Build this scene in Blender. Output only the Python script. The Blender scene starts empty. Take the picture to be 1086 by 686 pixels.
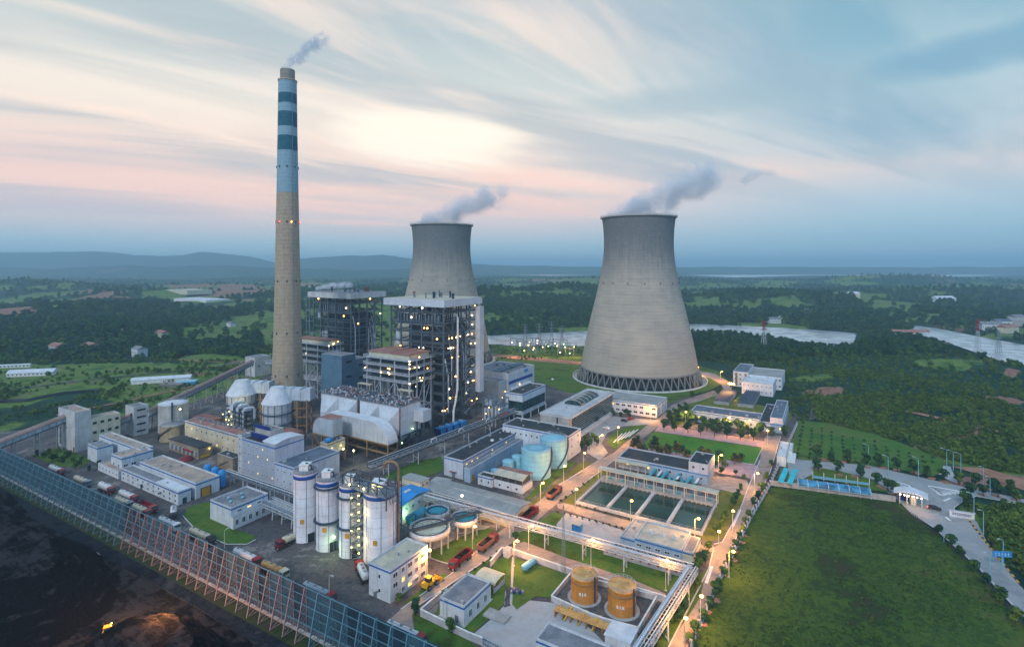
import bpy, math, random
import numpy as np
from mathutils import Vector
R = random.Random(7)
sc = bpy.context.scene
COL = sc.collection
rad = math.radians
# ------------------------------------------------------------------ camera, sky, sun, exposure
H, F, CX, Y0 = 97.0, 560.0, 543.0, 281.0
cd = bpy.data.cameras.new("camera"); cam = bpy.data.objects.new("camera", cd); COL.objects.link(cam)
cam.location = (0, 0, H); cam.rotation_euler = (rad(90), 0, 0)
cd.sensor_width = 36; cd.lens = F / 1086 * 36; cd.shift_y = (Y0 - 343) / 1086
cd.clip_start = 1; cd.clip_end = 60000
sc.camera = cam
sc.view_settings.view_transform = 'Standard'; sc.view_settings.look = 'None'
sc.view_settings.exposure = 0.46; sc.view_settings.gamma = 1
sc.cycles.max_bounces = 6; sc.cycles.diffuse_bounces = 3; sc.cycles.glossy_bounces = 3
sc.cycles.volume_bounces = 2; sc.cycles.transparent_max_bounces = 12
sc.cycles.volume_step_rate = 1.0; sc.cycles.volume_max_steps = 96
sc.cycles.use_denoising = True
SUN_EL, SUN_AZ = rad(38), rad(205)      # azimuth measured from +Y clockwise: behind the camera, a little to the left

def lin(c):
    out = []
    for v in c[:3]:
        v /= 255.0
        out.append(v / 12.92 if v <= .04045 else ((v + .055) / 1.055) ** 2.4)
    return (*out, 1.0)

class NT:
    def __init__(s, tree): s.t = tree; s.n = tree.nodes; s.l = tree.links
    def node(s, typ, **kw):
        n = s.n.new(typ)
        for k, v in kw.items():
            if k.startswith('i_'):
                key = k[2:]; key = int(key) if key.isdigit() else key.replace('_', ' ')
                s.put(n.inputs[key], v)
            else: setattr(n, k, v)
        return n
    def put(s, sock, v):
        if isinstance(v, bpy.types.NodeSocket): s.l.new(v, sock)
        elif isinstance(v, bpy.types.Node): s.l.new(v.outputs[0], sock)
        else: sock.default_value = v
    def math(s, op, a, b=0.0, c=None, clamp=False):
        n = s.n.new('ShaderNodeMath'); n.operation = op; n.use_clamp = clamp
        s.put(n.inputs[0], a); s.put(n.inputs[1], b)
        if c is not None: s.put(n.inputs[2], c)
        return n.outputs[0]
    def smooth(s, v, a, b, lo=0.0, hi=1.0):
        n = s.n.new('ShaderNodeMapRange'); n.interpolation_type = 'SMOOTHSTEP'
        s.put(n.inputs['Value'], v); n.inputs['From Min'].default_value = a; n.inputs['From Max'].default_value = b
        n.inputs['To Min'].default_value = lo; n.inputs['To Max'].default_value = hi
        return n.outputs[0]
    def mix(s, f, a, b, blend='MIX'):
        n = s.n.new('ShaderNodeMix'); n.data_type = 'RGBA'; n.blend_type = blend
        s.put(n.inputs[0], f); s.put(n.inputs[6], a); s.put(n.inputs[7], b)
        return n.outputs[2]
    def ramp(s, f, stops):
        n = s.n.new('ShaderNodeValToRGB'); e = n.color_ramp.elements
        while len(e) > 1: e.remove(e[-1])
        e[0].position = stops[0][0]; e[0].color = stops[0][1]
        for p, c in stops[1:]:
            q = e.new(p); q.color = c
        s.put(n.inputs[0], f)
        return n.outputs[0]
    def noise(s, vec, scale, detail=4, rough=.55, dist=0.0):
        n = s.n.new('ShaderNodeTexNoise'); s.put(n.inputs['Vector'], vec)
        n.inputs['Scale'].default_value = scale; n.inputs['Detail'].default_value = detail
        n.inputs['Roughness'].default_value = rough; n.inputs['Distortion'].default_value = dist
        return n.outputs[0]
    def mapping(s, vec, scale=(1, 1, 1), rot=(0, 0, 0), loc=(0, 0, 0)):
        n = s.n.new('ShaderNodeMapping'); s.put(n.inputs[0], vec)
        n.inputs['Scale'].default_value = scale; n.inputs['Rotation'].default_value = rot; n.inputs['Location'].default_value = loc
        return n.outputs[0]

world = bpy.data.worlds.new("World"); sc.world = world; world.use_nodes = True
w = NT(world.node_tree); w.n.clear()
tc = w.node('ShaderNodeTexCoord'); sep = w.node('ShaderNodeSeparateXYZ', i_0=tc.outputs['Generated'])
sx, sy, sz = sep.outputs
zz = w.math('MULTIPLY', sz, 2.0, clamp=True)
def rs(l): return [(z * 2, lin(c)) for z, c in l]
warm = w.ramp(zz, rs([(0, (142, 176, 194)), (.035, (158, 186, 200)), (.06, (186, 188, 196)), (.10, (218, 196, 194)), (.15, (236, 206, 192)), (.20, (232, 212, 198)),
                      (.25, (228, 216, 202)), (.32, (196, 202, 198)), (.39, (180, 192, 193)), (.46, (188, 198, 197))]))
cool = w.ramp(zz, rs([(0, (134, 172, 192)), (.05, (142, 178, 196)), (.10, (168, 188, 200)), (.15, (204, 197, 195)), (.19, (184, 194, 198)),
                      (.26, (158, 184, 193)), (.34, (124, 166, 184)), (.46, (104, 152, 174))]))
side = w.smooth(sx, -.02, .62)
base = w.mix(side, warm, cool)
den = w.math('ADD', sz, .12)
cxx = w.math('DIVIDE', sx, den); cyy = w.math('DIVIDE', sy, den)
cv = w.node('ShaderNodeCombineXYZ', i_0=cxx, i_1=cyy, i_2=0.0).outputs[0]
def streaks(az, sx_, sy_, loc): return w.mapping(w.mapping(cv, (1, 1, 1), (0, 0, rad(az - 90))), (sx_, sy_, 1), (0, 0, 0), loc)
m1 = streaks(55, .34, .9, (2.3, 1.1, 0))
n1 = w.noise(m1, 1.1, 5, .5, .6)
n2 = w.noise(streaks(48, .3, 1.3, (7.3, 4.1, 0)), 1.5, 6, .55, .9)
up = w.smooth(sz, .06, .2)
dk = w.math('MULTIPLY', w.smooth(n1, .50, .68), up)
lt = w.math('MULTIPLY', w.smooth(n2, .48, .72), up)
greyc = w.mix(side, lin((172, 180, 188)), lin((138, 168, 184)))
c1 = w.mix(w.math('MULTIPLY', dk, .85), base, greyc)
lightc = w.mix(side, lin((246, 230, 214)), lin((196, 208, 208)))
c2 = w.mix(w.math('MULTIPLY', lt, w.math('SUBTRACT', .6, w.math('MULTIPLY', side, .35))), c1, lightc)
n3 = w.noise(streaks(62, .22, .95, (1.3, 5.1, 0)), 1.7, 5, .5, .5)
n4 = w.noise(streaks(40, .4, 1.4, (4.3, 2.1, 0)), 1.6, 5, .52, .7)
c2 = w.mix(w.math('MULTIPLY', w.math('MULTIPLY', w.smooth(n3, .46, .66), up), .62), c2, w.mix(side, lin((160, 172, 180)), lin((116, 154, 176))))
c2 = w.mix(w.math('MULTIPLY', w.math('MULTIPLY', w.smooth(n4, .5, .7), up), w.math('SUBTRACT', .55, w.math('MULTIPLY', side, .40))), c2, w.mix(side, lin((252, 226, 206)), lin((190, 206, 210))))
# bright veil where the low sun stands behind the cloud
def glow(px, py, wx, wy):
    v = Vector(((px - CX) / F, 1, (Y0 - py) / F)).normalized()
    dx = w.math('DIVIDE', w.math('SUBTRACT', sx, v.x), wx); dz = w.math('DIVIDE', w.math('SUBTRACT', sz, v.z), wy)
    d = w.math('ADD', w.math('MULTIPLY', dx, dx), w.math('MULTIPLY', dz, dz))
    d = w.math('ADD', d, w.math('MULTIPLY', w.math('SUBTRACT', n3, .5), 4.6))
    return w.math('MULTIPLY', w.smooth(d, 1.1, -.2), w.smooth(sy, 0, .2))
c3 = w.mix(w.math('MULTIPLY', glow(480, 142, .19, .07), .82), c2, lin((255, 243, 222)))
c3 = w.mix(w.math('MULTIPLY', glow(330, 205, .55, .055), .6), c3, lin((244, 200, 182)))
c3 = w.mix(w.math('MULTIPLY', glow(70, 175, .34, .07), .4), c3, lin((232, 202, 194)))
c3 = w.mix(w.math('MULTIPLY', glow(640, 190, .3, .04), .4), c3, lin((246, 206, 188)))
# grey cloud banks low on the left and dark streaks right of centre
c3 = w.mix(w.math('MULTIPLY', glow(90, 215, .22, .022), .6), c3, lin((170, 178, 190)))
c3 = w.mix(w.math('MULTIPLY', glow(760, 105, .30, .030), .55), c3, lin((150, 174, 184)))
c3 = w.mix(w.math('MULTIPLY', glow(1010, 60, .10, .030), .6), c3, lin((96, 148, 176)))
sky = w.node('ShaderNodeTexSky', sky_type='NISHITA', sun_disc=False, sun_elevation=SUN_EL, sun_rotation=SUN_AZ)
# unseen sky overhead and behind, its blue brightened to light the scene
c3 = w.mix(w.smooth(sz, .47, .75), c3, lin((136, 180, 222)))
c3 = w.mix(w.math('MULTIPLY', w.smooth(sy, .12, -.35), .85), c3, lin((136, 176, 216)))
bg1 = w.node('ShaderNodeBackground', i_0=c3, i_1=.88)
bg2 = w.node('ShaderNodeBackground', i_0=sky, i_1=0.006)
add = w.node('ShaderNodeAddShader', i_0=bg1, i_1=bg2)
wo = w.node('ShaderNodeOutputWorld', i_0=add)

sl = bpy.data.lights.new("sun", 'SUN'); sl.energy = 1.15; sl.angle = rad(12); sl.color = (1, .95, .90)
so = bpy.data.objects.new("sun", sl); COL.objects.link(so)
d = Vector((math.sin(SUN_AZ) * math.cos(SUN_EL), math.cos(SUN_AZ) * math.cos(SUN_EL), math.sin(SUN_EL)))
so.rotation_euler = (-d).to_track_quat('-Z', 'Y').to_euler(); so.location = d * 500 + Vector((0, 300, 0))

# ------------------------------------------------------------------ coordinates
TH = rad(-31)
UA = (math.cos(TH), math.sin(TH)); UB = (-math.sin(TH), math.cos(TH))
def G(px, py, z=0.0):
    Y = (H - z) * F / (py - Y0); return ((px - CX) / F * Y, Y)
def hgt(yb, yt): return H * (yb - yt) / (yb - Y0)
def along(P, d, px):
    k = (px - CX) / F
    return (k * P[1] - P[0]) / (d[0] - k * d[1])
def toloc(root, P):
    th = root.rotation_euler.z; dx = P[0] - root.location.x; dy = P[1] - root.location.y
    return (dx * math.cos(th) + dy * math.sin(th), -dx * math.sin(th) + dy * math.cos(th))

# ------------------------------------------------------------------ materials
M = {}
def newmat(name):
    m = bpy.data.materials.new(name); m.use_nodes = True; t = NT(m.node_tree); t.n.clear(); M[name] = m
    out = t.node('ShaderNodeOutputMaterial'); return m, t, out
def mat(name, rgb, rough=.8, var=.18, scale=.35, rgb2=None, stain=0.0, metal=0.0, bump=0.0, spec=.3, grain=2.5, panel=None, rot=TH):
    m, t, out = newmat(name)
    geo = t.node('ShaderNodeNewGeometry'); pos = geo.outputs['Position']
    na = t.noise(pos, scale, 4, .6); nb = t.noise(pos, scale * 7, 3, .6); ng = t.noise(pos, grain, 2, .5)
    c = t.mix(t.smooth(na, .38, .62), (*rgb, 1), (*(rgb2 or [v * (1 - var) for v in rgb]), 1))
    c = t.mix(t.math('MULTIPLY', t.smooth(nb, .42, .72), var * 1.1), c, (*[v * .45 for v in rgb], 1))
    c = t.mix(t.math('MULTIPLY', t.smooth(ng, .5, .8), var * .7), c, (*[min(1, v * 1.35) for v in rgb], 1))
    if stain:
        st = t.noise(t.mapping(pos, (1.1, 1.1, .07)), 1.0, 4, .7)
        c = t.mix(t.math('MULTIPLY', t.smooth(st, .48, .72), stain), c, (*[rgb[0] * .42, rgb[1] * .38, rgb[2] * .34], 1))
    if panel:      # joints between cladding sheets or slabs
        pr = t.node('ShaderNodeSeparateXYZ', i_0=t.mapping(pos, (1, 1, 1), (0, 0, -rot)))
        f = None
        for k, pitch in enumerate(panel):
            if not pitch: continue
            fr = t.math('FRACT', t.math('ADD', t.math('DIVIDE', pr.outputs[k], pitch), 500.37))
            ln = t.math('LESS_THAN', fr, min(.2, .14 / pitch * 1.4))
            f = ln if f is None else t.math('MAXIMUM', f, ln)
        c = t.mix(t.math('MULTIPLY', f, .42), c, (*[v * .4 for v in rgb], 1))
    b = t.node('ShaderNodeBsdfPrincipled', i_Base_Color=c, i_Metallic=metal)
    t.put(b.inputs['Roughness'], t.math('ADD', t.math('MULTIPLY', nb, .25), rough - .12)); b.inputs['Specular IOR Level'].default_value = spec
    if bump:
        bn = t.node('ShaderNodeBump', i_Height=nb, i_Strength=bump, i_Distance=.3); t.put(b.inputs['Normal'], bn.outputs[0])
    t.put(out.inputs[0], b.outputs[0]); return m
def emis(name, rgb, strength):
    m, t, out = newmat(name)
    e = t.node('ShaderNodeEmission', i_0=(*rgb, 1), i_1=strength); t.put(out.inputs[0], e.outputs[0]); return m
def glass(name, rgb, rough=.12, lit=None):
    m, t, out = newmat(name)
    geo = t.node('ShaderNodeNewGeometry'); n = t.noise(geo.outputs['Position'], .35, 3)
    c = t.mix(t.smooth(n, .4, .6), (*rgb, 1), (*[v * .4 for v in rgb], 1))
    b = t.node('ShaderNodeBsdfPrincipled', i_Base_Color=c, i_Roughness=rough); b.inputs['Specular IOR Level'].default_value = .6
    if lit: b.inputs['Emission Color'].default_value = (*lit[0], 1); b.inputs['Emission Strength'].default_value = lit[1]
    t.put(out.inputs[0], b.outputs[0]); return m

mat('white', (.66, .72, .78), .75, .14, .22, stain=.5)
mat('white_panel', (.60, .66, .71), .6, .14, .2, stain=.36, panel=(2.4, 2.4, 3.2))
mat('bluegrey_wall', (.33, .46, .60), .7, .14, .2, stain=.3, panel=(3, 3, 0))
mat('lilac_wall', (.52, .58, .68), .7, .14, .2, stain=.35, panel=(3.2, 3.2, 0))
mat('beige', (.62, .56, .42), .8, .2, .2, stain=.45)
mat('cream', (.62, .60, .46), .8, .16, .3, stain=.3)
mat('concrete', (.42, .43, .42), .85, .25, .2, stain=.45)
mat('column_concrete', (.22, .23, .23), .85, .25, .2, stain=.4)
mat('pale_concrete', (.55, .57, .58), .85, .2, .2, stain=.5)
mat('roof_tan', (.44, .35, .28), .9, .3, .2, rgb2=(.30, .24, .21))
mat('roof_grey', (.25, .25, .27), .9, .3, .2, rgb2=(.16, .17, .19))
mat('roof_dark', (.022, .032, .042), .8, .4, .12, rgb2=(.045, .052, .06))
mat('roof_cream', (.55, .51, .39), .9, .3, .25, rgb2=(.42, .40, .33))
mat('roof_sheet', (.33, .35, .34), .7, .3, .1, rgb2=(.26, .27, .26), panel=(6, 0, 0))
mat('roof_pale', (.62, .66, .70), .7, .15, .3)
mat('blue_roof', (.02, .30, .72), .5, .2, .3, panel=(1.5, 0, 0))
mat('teal_roof', (.03, .52, .62), .5, .2, .3)
mat('blue_trim', (.02, .15, .42), .6, .15, .5)
mat('blue', (.03, .28, .62), .45, .2, .5)
mat('deep_blue', (.012, .035, .20), .5, .2, .5)
mat('rust', (.28, .12, .085), .85, .4, .25, rgb2=(.18, .10, .085))
mat('rust_roof', (.30, .13, .11), .85, .35, .2, rgb2=(.36, .22, .17))
mat('tank_blue', (.21, .50, .62), .45, .12, .2, stain=.3, panel=(0, 0, 2.2))
mat('tank_teal', (.04, .34, .44), .5, .2, .3)
mat('tank_orange', (.50, .21, .03), .6, .35, .35, rgb2=(.42, .17, .03), stain=.5)
mat('tank_orange_top', (.66, .40, .14), .6, .3, .4, rgb2=(.5, .25, .08))
mat('silo', (.68, .70, .74), .75, .14, .15, rgb2=(.58, .57, .61), stain=.6, panel=(0, 0, 3.3))
mat('silo_blue', (.015, .08, .34), .6, .15, .5)
mat('steel', (.22, .28, .34), .5, .3, .5, metal=.2)
mat('frame_steel', (.12, .165, .20), .5, .3, .4, metal=.2)
mat('steel_dark', (.055, .09, .13), .55, .3, .4, metal=.2)
mat('steel_pale', (.52, .58, .64), .5, .2, .5, metal=.15)
mat('steel_brown', (.30, .19, .10), .7, .3, .4)
mat('steel_orange', (.34, .19, .09), .7, .3, .4)
mat('steel_blue', (.12, .26, .33), .5, .2, .3)
mat('steel_lamplit', (.34, .25, .255), .6, .2, .3)  # pink copy of the post steel, warm lamp light put into the colour
mat('dark_body', (.05, .075, .095), .7, .4, .12)
mat('duct', (.56, .62, .68), .5, .15, .15, stain=.35, metal=.1)
mat('duct_side', (.42, .50, .57), .6, .2, .15, stain=.45)
mat('bunker_blue', (.10, .20, .29), .6, .2, .15, panel=(1.6, 1.6, 0))
mat('rubble', (.16, .17, .18), .9, .6, .9, rgb2=(.36, .28, .24), grain=4)
mat('conveyor_roof', (.23, .16, .14), .85, .25, .2, rgb2=(.30, .22, .19))
mat('brick_brown', (.34, .28, .20), .85, .3, .2, stain=.4)
mat('red', (.36, .02, .025), .45, .2, .5)
mat('red_cab', (.26, .015, .02), .35, .1, .5)
mat('dark_red', (.20, .02, .03), .5, .2, .5)
mat('yellow', (.75, .42, .02), .45, .15, .5)
mat('door_orange', (.65, .33, .03), .6, .2, .5)
mat('rubber', (.018, .018, .02), .85, .1, .5)
mat('chassis', (.03, .03, .035), .7, .1, .5)
mat('tank_white', (.66, .68, .70), .4, .15, .6, stain=.3)
mat('tank_cream', (.62, .56, .42), .5, .15, .6, stain=.3)
mat('wall_fence', (.52, .54, .60), .8, .2, .3, stain=.4)
mat('paint_white', (.78, .80, .80), .7, .2, .6)
mat('paving_pink', (.42, .31, .34), .85, .2, .4, panel=(3, 3, 0))
def coalmat(name, amp):
    m, t, out = newmat(name)
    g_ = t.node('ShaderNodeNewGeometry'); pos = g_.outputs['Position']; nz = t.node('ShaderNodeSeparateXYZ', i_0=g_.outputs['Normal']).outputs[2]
    a = t.noise(pos, .16, 6, .7, .8); b2 = t.noise(pos, 1.4, 5, .75); rut = t.noise(t.mapping(t.mapping(pos, (1, 1, 1), (0, 0, rad(31))), (.06, .9, 1)), 1.0, 4, .6)
    c = t.mix(t.smooth(b2, .4, .65), (.003, .0035, .005, 1), (.010, .011, .014, 1))
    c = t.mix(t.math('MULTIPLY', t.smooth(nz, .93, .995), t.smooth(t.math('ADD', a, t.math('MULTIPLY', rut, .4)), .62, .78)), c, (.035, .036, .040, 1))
    b = t.node('ShaderNodeBsdfPrincipled', i_Base_Color=c, i_Roughness=.95); b.inputs['Specular IOR Level'].default_value = .03
    bn = t.node('ShaderNodeBump', i_Height=t.math('ADD', a, t.math('MULTIPLY', b2, .5)), i_Strength=1.0, i_Distance=amp); t.put(b.inputs['Normal'], bn.outputs[0])
    t.put(out.inputs[0], b.outputs[0])
ground_mat_later = [('verge_green', [(.02, .035, .012), (.04, .06, .016), (.03, .04, .02), (.06, .06, .04)])]
mat('bark', (.09, .06, .04), .9, .3, 2)
mat('slate', (.13, .17, .23), .7, .35, .2, panel=(0, 2.2, 0))
glass('glass', (.03, .06, .09)); glass('glass_teal', (.02, .085, .10), .15)
glass('glass_lit', (.5, .4, .1), .3, ((1, .72, .18), 1.1))
glass('glass_blue', (.04, .26, .46), .2)
emis('lamp_glare', (1, .40, .07), 22); emis('lamp_warm', (1, .44, .10), 10); emis('lamp_white', (1, .74, .46), 9); emis('lamp_green', (.55, 1, .35), 7); emis('lamp_yellow', (1, .80, .25), 9)
emis('lamp_red', (1, .08, .05), 5)

# banded chimney and casting rings of the towers
def tower_mat():
    m, t, out = newmat('tower_concrete')
    tcn = t.node('ShaderNodeTexCoord'); o = tcn.outputs['Object']; s = t.node('ShaderNodeSeparateXYZ', i_0=o)
    z = s.outputs[2]
    ang = t.math('ARCTAN2', s.outputs[1], s.outputs[0])
    cyl = t.node('ShaderNodeCombineXYZ', i_0=t.math('MULTIPLY', ang, 9.0), i_1=t.math('MULTIPLY', z, .02), i_2=0.0).outputs[0]
    st = t.noise(cyl, 1.6, 5, .65)
    cyl2 = t.node('ShaderNodeCombineXYZ', i_0=t.math('MULTIPLY', ang, 1.2), i_1=t.math('MULTIPLY', z, .12), i_2=0.0).outputs[0]
    hb = t.noise(cyl2, 2.2, 4, .6)
    lay = t.math('FRACT', t.math('DIVIDE', t.math('ADD', z, t.math('MULTIPLY', hb, .5)), 2.6)); lay = t.math('LESS_THAN', lay, .2)
    big = t.noise(o, .03, 4, .6); fine = t.noise(o, .5, 3, .6)
    c = t.mix(t.smooth(big, .35, .65), (.44, .40, .33, 1), (.36, .34, .29, 1))
    c = t.mix(t.math('MULTIPLY', t.smooth(hb, .45, .65), .26), c, (.20, .21, .21, 1))
    c = t.mix(t.math('MULTIPLY', t.smooth(st, .5, .8), .25), c, (.19, .20, .20, 1))
    # darker blue-grey towards the top of the shell, broken up by the streak noise
    top_tone = t.math('MULTIPLY', t.smooth(t.math('ADD', z, t.math('MULTIPLY', st, 40.0)), 88, 146), .8)
    c = t.mix(top_tone, c, (.095, .125, .145, 1))
    c = t.mix(t.math('MULTIPLY', lay, .16), c, (.13, .135, .14, 1))
    c = t.mix(t.math('MULTIPLY', t.smooth(fine, .5, .8), .2), c, (.52, .50, .45, 1))
    b = t.node('ShaderNodeBsdfPrincipled', i_Base_Color=c, i_Roughness=.9)
    b.inputs['Specular IOR Level'].default_value = .15
    t.put(out.inputs[0], b.outputs[0])
tower_mat()
def ringed(name, a, b_, pitch):
    m, t, out = newmat(name)
    o = t.node('ShaderNodeTexCoord').outputs['Object']; s = t.node('ShaderNodeSeparateXYZ', i_0=o); z = s.outputs[2]
    ang = t.math('ARCTAN2', s.outputs[1], s.outputs[0])
    cyl = t.node('ShaderNodeCombineXYZ', i_0=t.math('MULTIPLY', ang, 3.0), i_1=t.math('MULTIPLY', z, .03), i_2=0.0).outputs[0]
    st = t.noise(cyl, 2.0, 5, .65); fine = t.noise(o, .45, 4, .65)
    lay = t.math('LESS_THAN', t.math('FRACT', t.math('DIVIDE', z, pitch)), .14)
    c = t.mix(t.smooth(fine, .35, .65), (*a, 1), (*b_, 1))
    c = t.mix(t.math('MULTIPLY', t.smooth(st, .45, .75), .35), c, (*[v * .45 for v in a], 1))
    c = t.mix(t.math('MULTIPLY', lay, .28), c, (*[v * .4 for v in a], 1))
    bb = t.node('ShaderNodeBsdfPrincipled', i_Base_Color=c, i_Roughness=.85); t.put(out.inputs[0], bb.outputs[0])
ringed('chimney_concrete', (.34, .275, .195), (.41, .335, .24), 2.4)
ringed('chimney_light', (.21, .34, .40), (.25, .37, .42), 2.4)
ringed('chimney_blue', (.010, .085, .13), (.018, .12, .17), 2.4)

def ground_mat(name, stops, scale=.02, fine=.25, rough=.95, warp=1.0, streak=None, bump=.5):
    """stops: colours mixed by layered noise"""
    m, t, out = newmat(name)
    pos = t.node('ShaderNodeNewGeometry').outputs['Position']
    p = t.mapping(pos, streak, (0, 0, rad(31))) if streak else pos
    n1 = t.noise(p, scale, 6, .6, warp); n2 = t.noise(pos, fine, 5, .7); n3 = t.noise(pos, scale * 4.3, 4, .6, .5)
    v = t.math('ADD', t.math('MULTIPLY', n1, .55), t.math('ADD', t.math('MULTIPLY', n2, .22), t.math('MULTIPLY', n3, .23)))
    lo, hi = .40, .60
    k = len(stops) - 1
    c = t.ramp(t.smooth(v, lo, hi), [(i / k, (*s, 1)) for i, s in enumerate(stops)])
    b = t.node('ShaderNodeBsdfPrincipled', i_Base_Color=c, i_Roughness=rough); b.inputs['Specular IOR Level'].default_value = .03 if 'coal' in name else .15
    if bump:
        bn = t.node('ShaderNodeBump', i_Height=n2, i_Strength=bump, i_Distance=.5); t.put(b.inputs['Normal'], bn.outputs[0])
    t.put(out.inputs[0], b.outputs[0]); return m
ground_mat('lawn', [(.045, .070, .014), (.065, .13, .017), (.052, .14, .024), (.105, .15, .026), (.058, .12, .018)], .05, .8)
ground_mat('lawn_bright', [(.045, .14, .016), (.060, .20, .022), (.055, .18, .028), (.09, .20, .022)], .04, .8)
ground_mat('lawn_tan', [(.08, .11, .02), (.15, .15, .035), (.11, .16, .03)], .06, .8)
ground_mat('meadow', [(.040, .040, .018), (.020, .048, .014), (.034, .078, .013), (.058, .105, .015), (.024, .058, .014), (.044, .092, .014), (.080, .115, .020), (.055, .055, .024)], .016, .40, streak=(1, .5, 1))
ground_mat('verge_green', ground_mat_later[0][1], .08, .9)
ground_mat('farm', [(.04, .12, .02), (.065, .15, .025), (.10, .13, .035)], .04, .4)
ground_mat('yard', [(.045, .05, .065), (.10, .095, .095), (.06, .066, .08), (.14, .125, .115), (.085, .088, .10), (.23, .21, .19)], .035, .4, .9)
ground_mat('road', [(.20, .17, .15), (.34, .28, .24), (.25, .22, .20), (.38, .33, .29)], .03, .4, .85, streak=(.3, 1, 1), bump=.1)
ground_mat('road_grey', [(.22, .24, .25), (.33, .34, .34), (.28, .30, .31)], .03, .3, .85, bump=.1)
ground_mat('slab', [(.30, .31, .32), (.40, .41, .42), (.36, .35, .34)], .05, .5, .9, bump=.1)
ground_mat('earth_red', [(.26, .12, .08), (.36, .20, .14), (.22, .13, .08)], .03, .3)
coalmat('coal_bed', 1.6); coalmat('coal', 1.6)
ground_mat('coal_floor', [(.006, .010, .016), (.022, .030, .038), (.010, .014, .020), (.045, .052, .06)], .03, .4, .85)
# open country: woodland green broken by brighter meadows and red clearings
def country():
    m, t, out = newmat('country')
    pos = t.node('ShaderNodeNewGeometry').outputs['Position']
    a = t.noise(pos, .0035, 6, .6, .8); b2 = t.noise(t.mapping(pos, (1, .8, 1), (0, 0, .4), (300, 90, 0)), .0048, 5, .55, .6)
    f = t.noise(pos, .045, 6, .72); g = t.noise(pos, .3, 4, .7)
    wood = t.mix(t.smooth(f, .35, .65), (.006, .034, .028, 1), (.020, .068, .038, 1))
    grass = t.ramp(t.smooth(f, .3, .7), [(0, (.035, .080, .024, 1)), (.3, (.075, .150, .032, 1)), (.45, (.12, .20, .038, 1)), (.6, (.145, .21, .05, 1)), (.72, (.09, .14, .04, 1)), (1, (.24, .17, .11, 1))])
    earth = t.mix(t.smooth(g, .35, .65), (.20, .10, .075, 1), (.32, .19, .14, 1))
    aw = t.node('ShaderNodeAttribute', attribute_name='wood').outputs['Fac']; ae = t.node('ShaderNodeAttribute', attribute_name='earth').outputs['Fac']
    c = t.mix(t.smooth(t.math('ADD', aw, t.math('SUBTRACT', f, .5)), .35, .65), grass, wood)
    c = t.mix(t.math('MULTIPLY', t.smooth(b2, .62, .68), .55), c, earth)
    c = t.mix(t.smooth(t.math('ADD', ae, t.math('MULTIPLY', t.math('SUBTRACT', f, .5), .8)), .4, .6), c, earth)
    c = t.mix(t.math('MULTIPLY', t.smooth(g, .5, .75), .4), c, (.012, .04, .02, 1))
    b = t.node('ShaderNodeBsdfPrincipled', i_Base_Color=c, i_Roughness=.95); b.inputs['Specular IOR Level'].default_value = .1
    bn = t.node('ShaderNodeBump', i_Height=f, i_Strength=.8, i_Distance=4.0); t.put(b.inputs['Normal'], bn.outputs[0])
    t.put(out.inputs[0], b.outputs[0])
country()
def leafmat(name, a, b_):
    m, t, out = newmat(name)
    pos = t.node('ShaderNodeNewGeometry').outputs['Position']; oi = t.node('ShaderNodeObjectInfo')
    n = t.noise(pos, .9, 3, .7)
    c = t.mix(t.smooth(n, .35, .65), (*a, 1), (*b_, 1))
    rnd = oi.outputs['Random']; r2 = t.math('FRACT', t.math('MULTIPLY', rnd, 7.31))
    c = t.mix(t.math('MULTIPLY', rnd, .5), c, (*[v * .5 for v in b_], 1))
    c = t.mix(t.math('MULTIPLY', t.smooth(r2, .55, 1.0), .42), c, (b_[0] * 1.5, b_[1] * 1.3, b_[2] * .8, 1))
    b = t.node('ShaderNodeBsdfPrincipled', i_Base_Color=c, i_Roughness=.8); b.inputs['Specular IOR Level'].default_value = .15
    t.put(out.inputs[0], b.outputs[0])
leafmat('leaf', (.018, .060, .015), (.058, .135, .028)); leafmat('leaf_dark', (.006, .036, .027), (.022, .084, .044))
leafmat('leaf_olive', (.05, .105, .016), (.12, .19, .034)); leafmat('leaf_brown', (.10, .07, .03), (.15, .11, .045))
def water(name, c, rough):
    m, t, out = newmat(name)
    pos = t.node('ShaderNodeNewGeometry').outputs['Position']; n = t.noise(pos, .5, 4, .6); n2 = t.noise(pos, .05, 3)
    cc = t.mix(t.smooth(n2, .4, .6), (*c, 1), (*[v * .6 for v in c], 1))
    b = t.node('ShaderNodeBsdfPrincipled', i_Base_Color=cc, i_Roughness=rough)
    bn = t.node('ShaderNodeBump', i_Height=n, i_Strength=.12 if name == 'water_pool' else .0, i_Distance=.2); t.put(b.inputs['Normal'], bn.outputs[0])
    t.put(out.inputs[0], b.outputs[0])
water('water_pool', (.012, .062, .052), .10); water('water_lake', (.50, .55, .57), .22)

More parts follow.
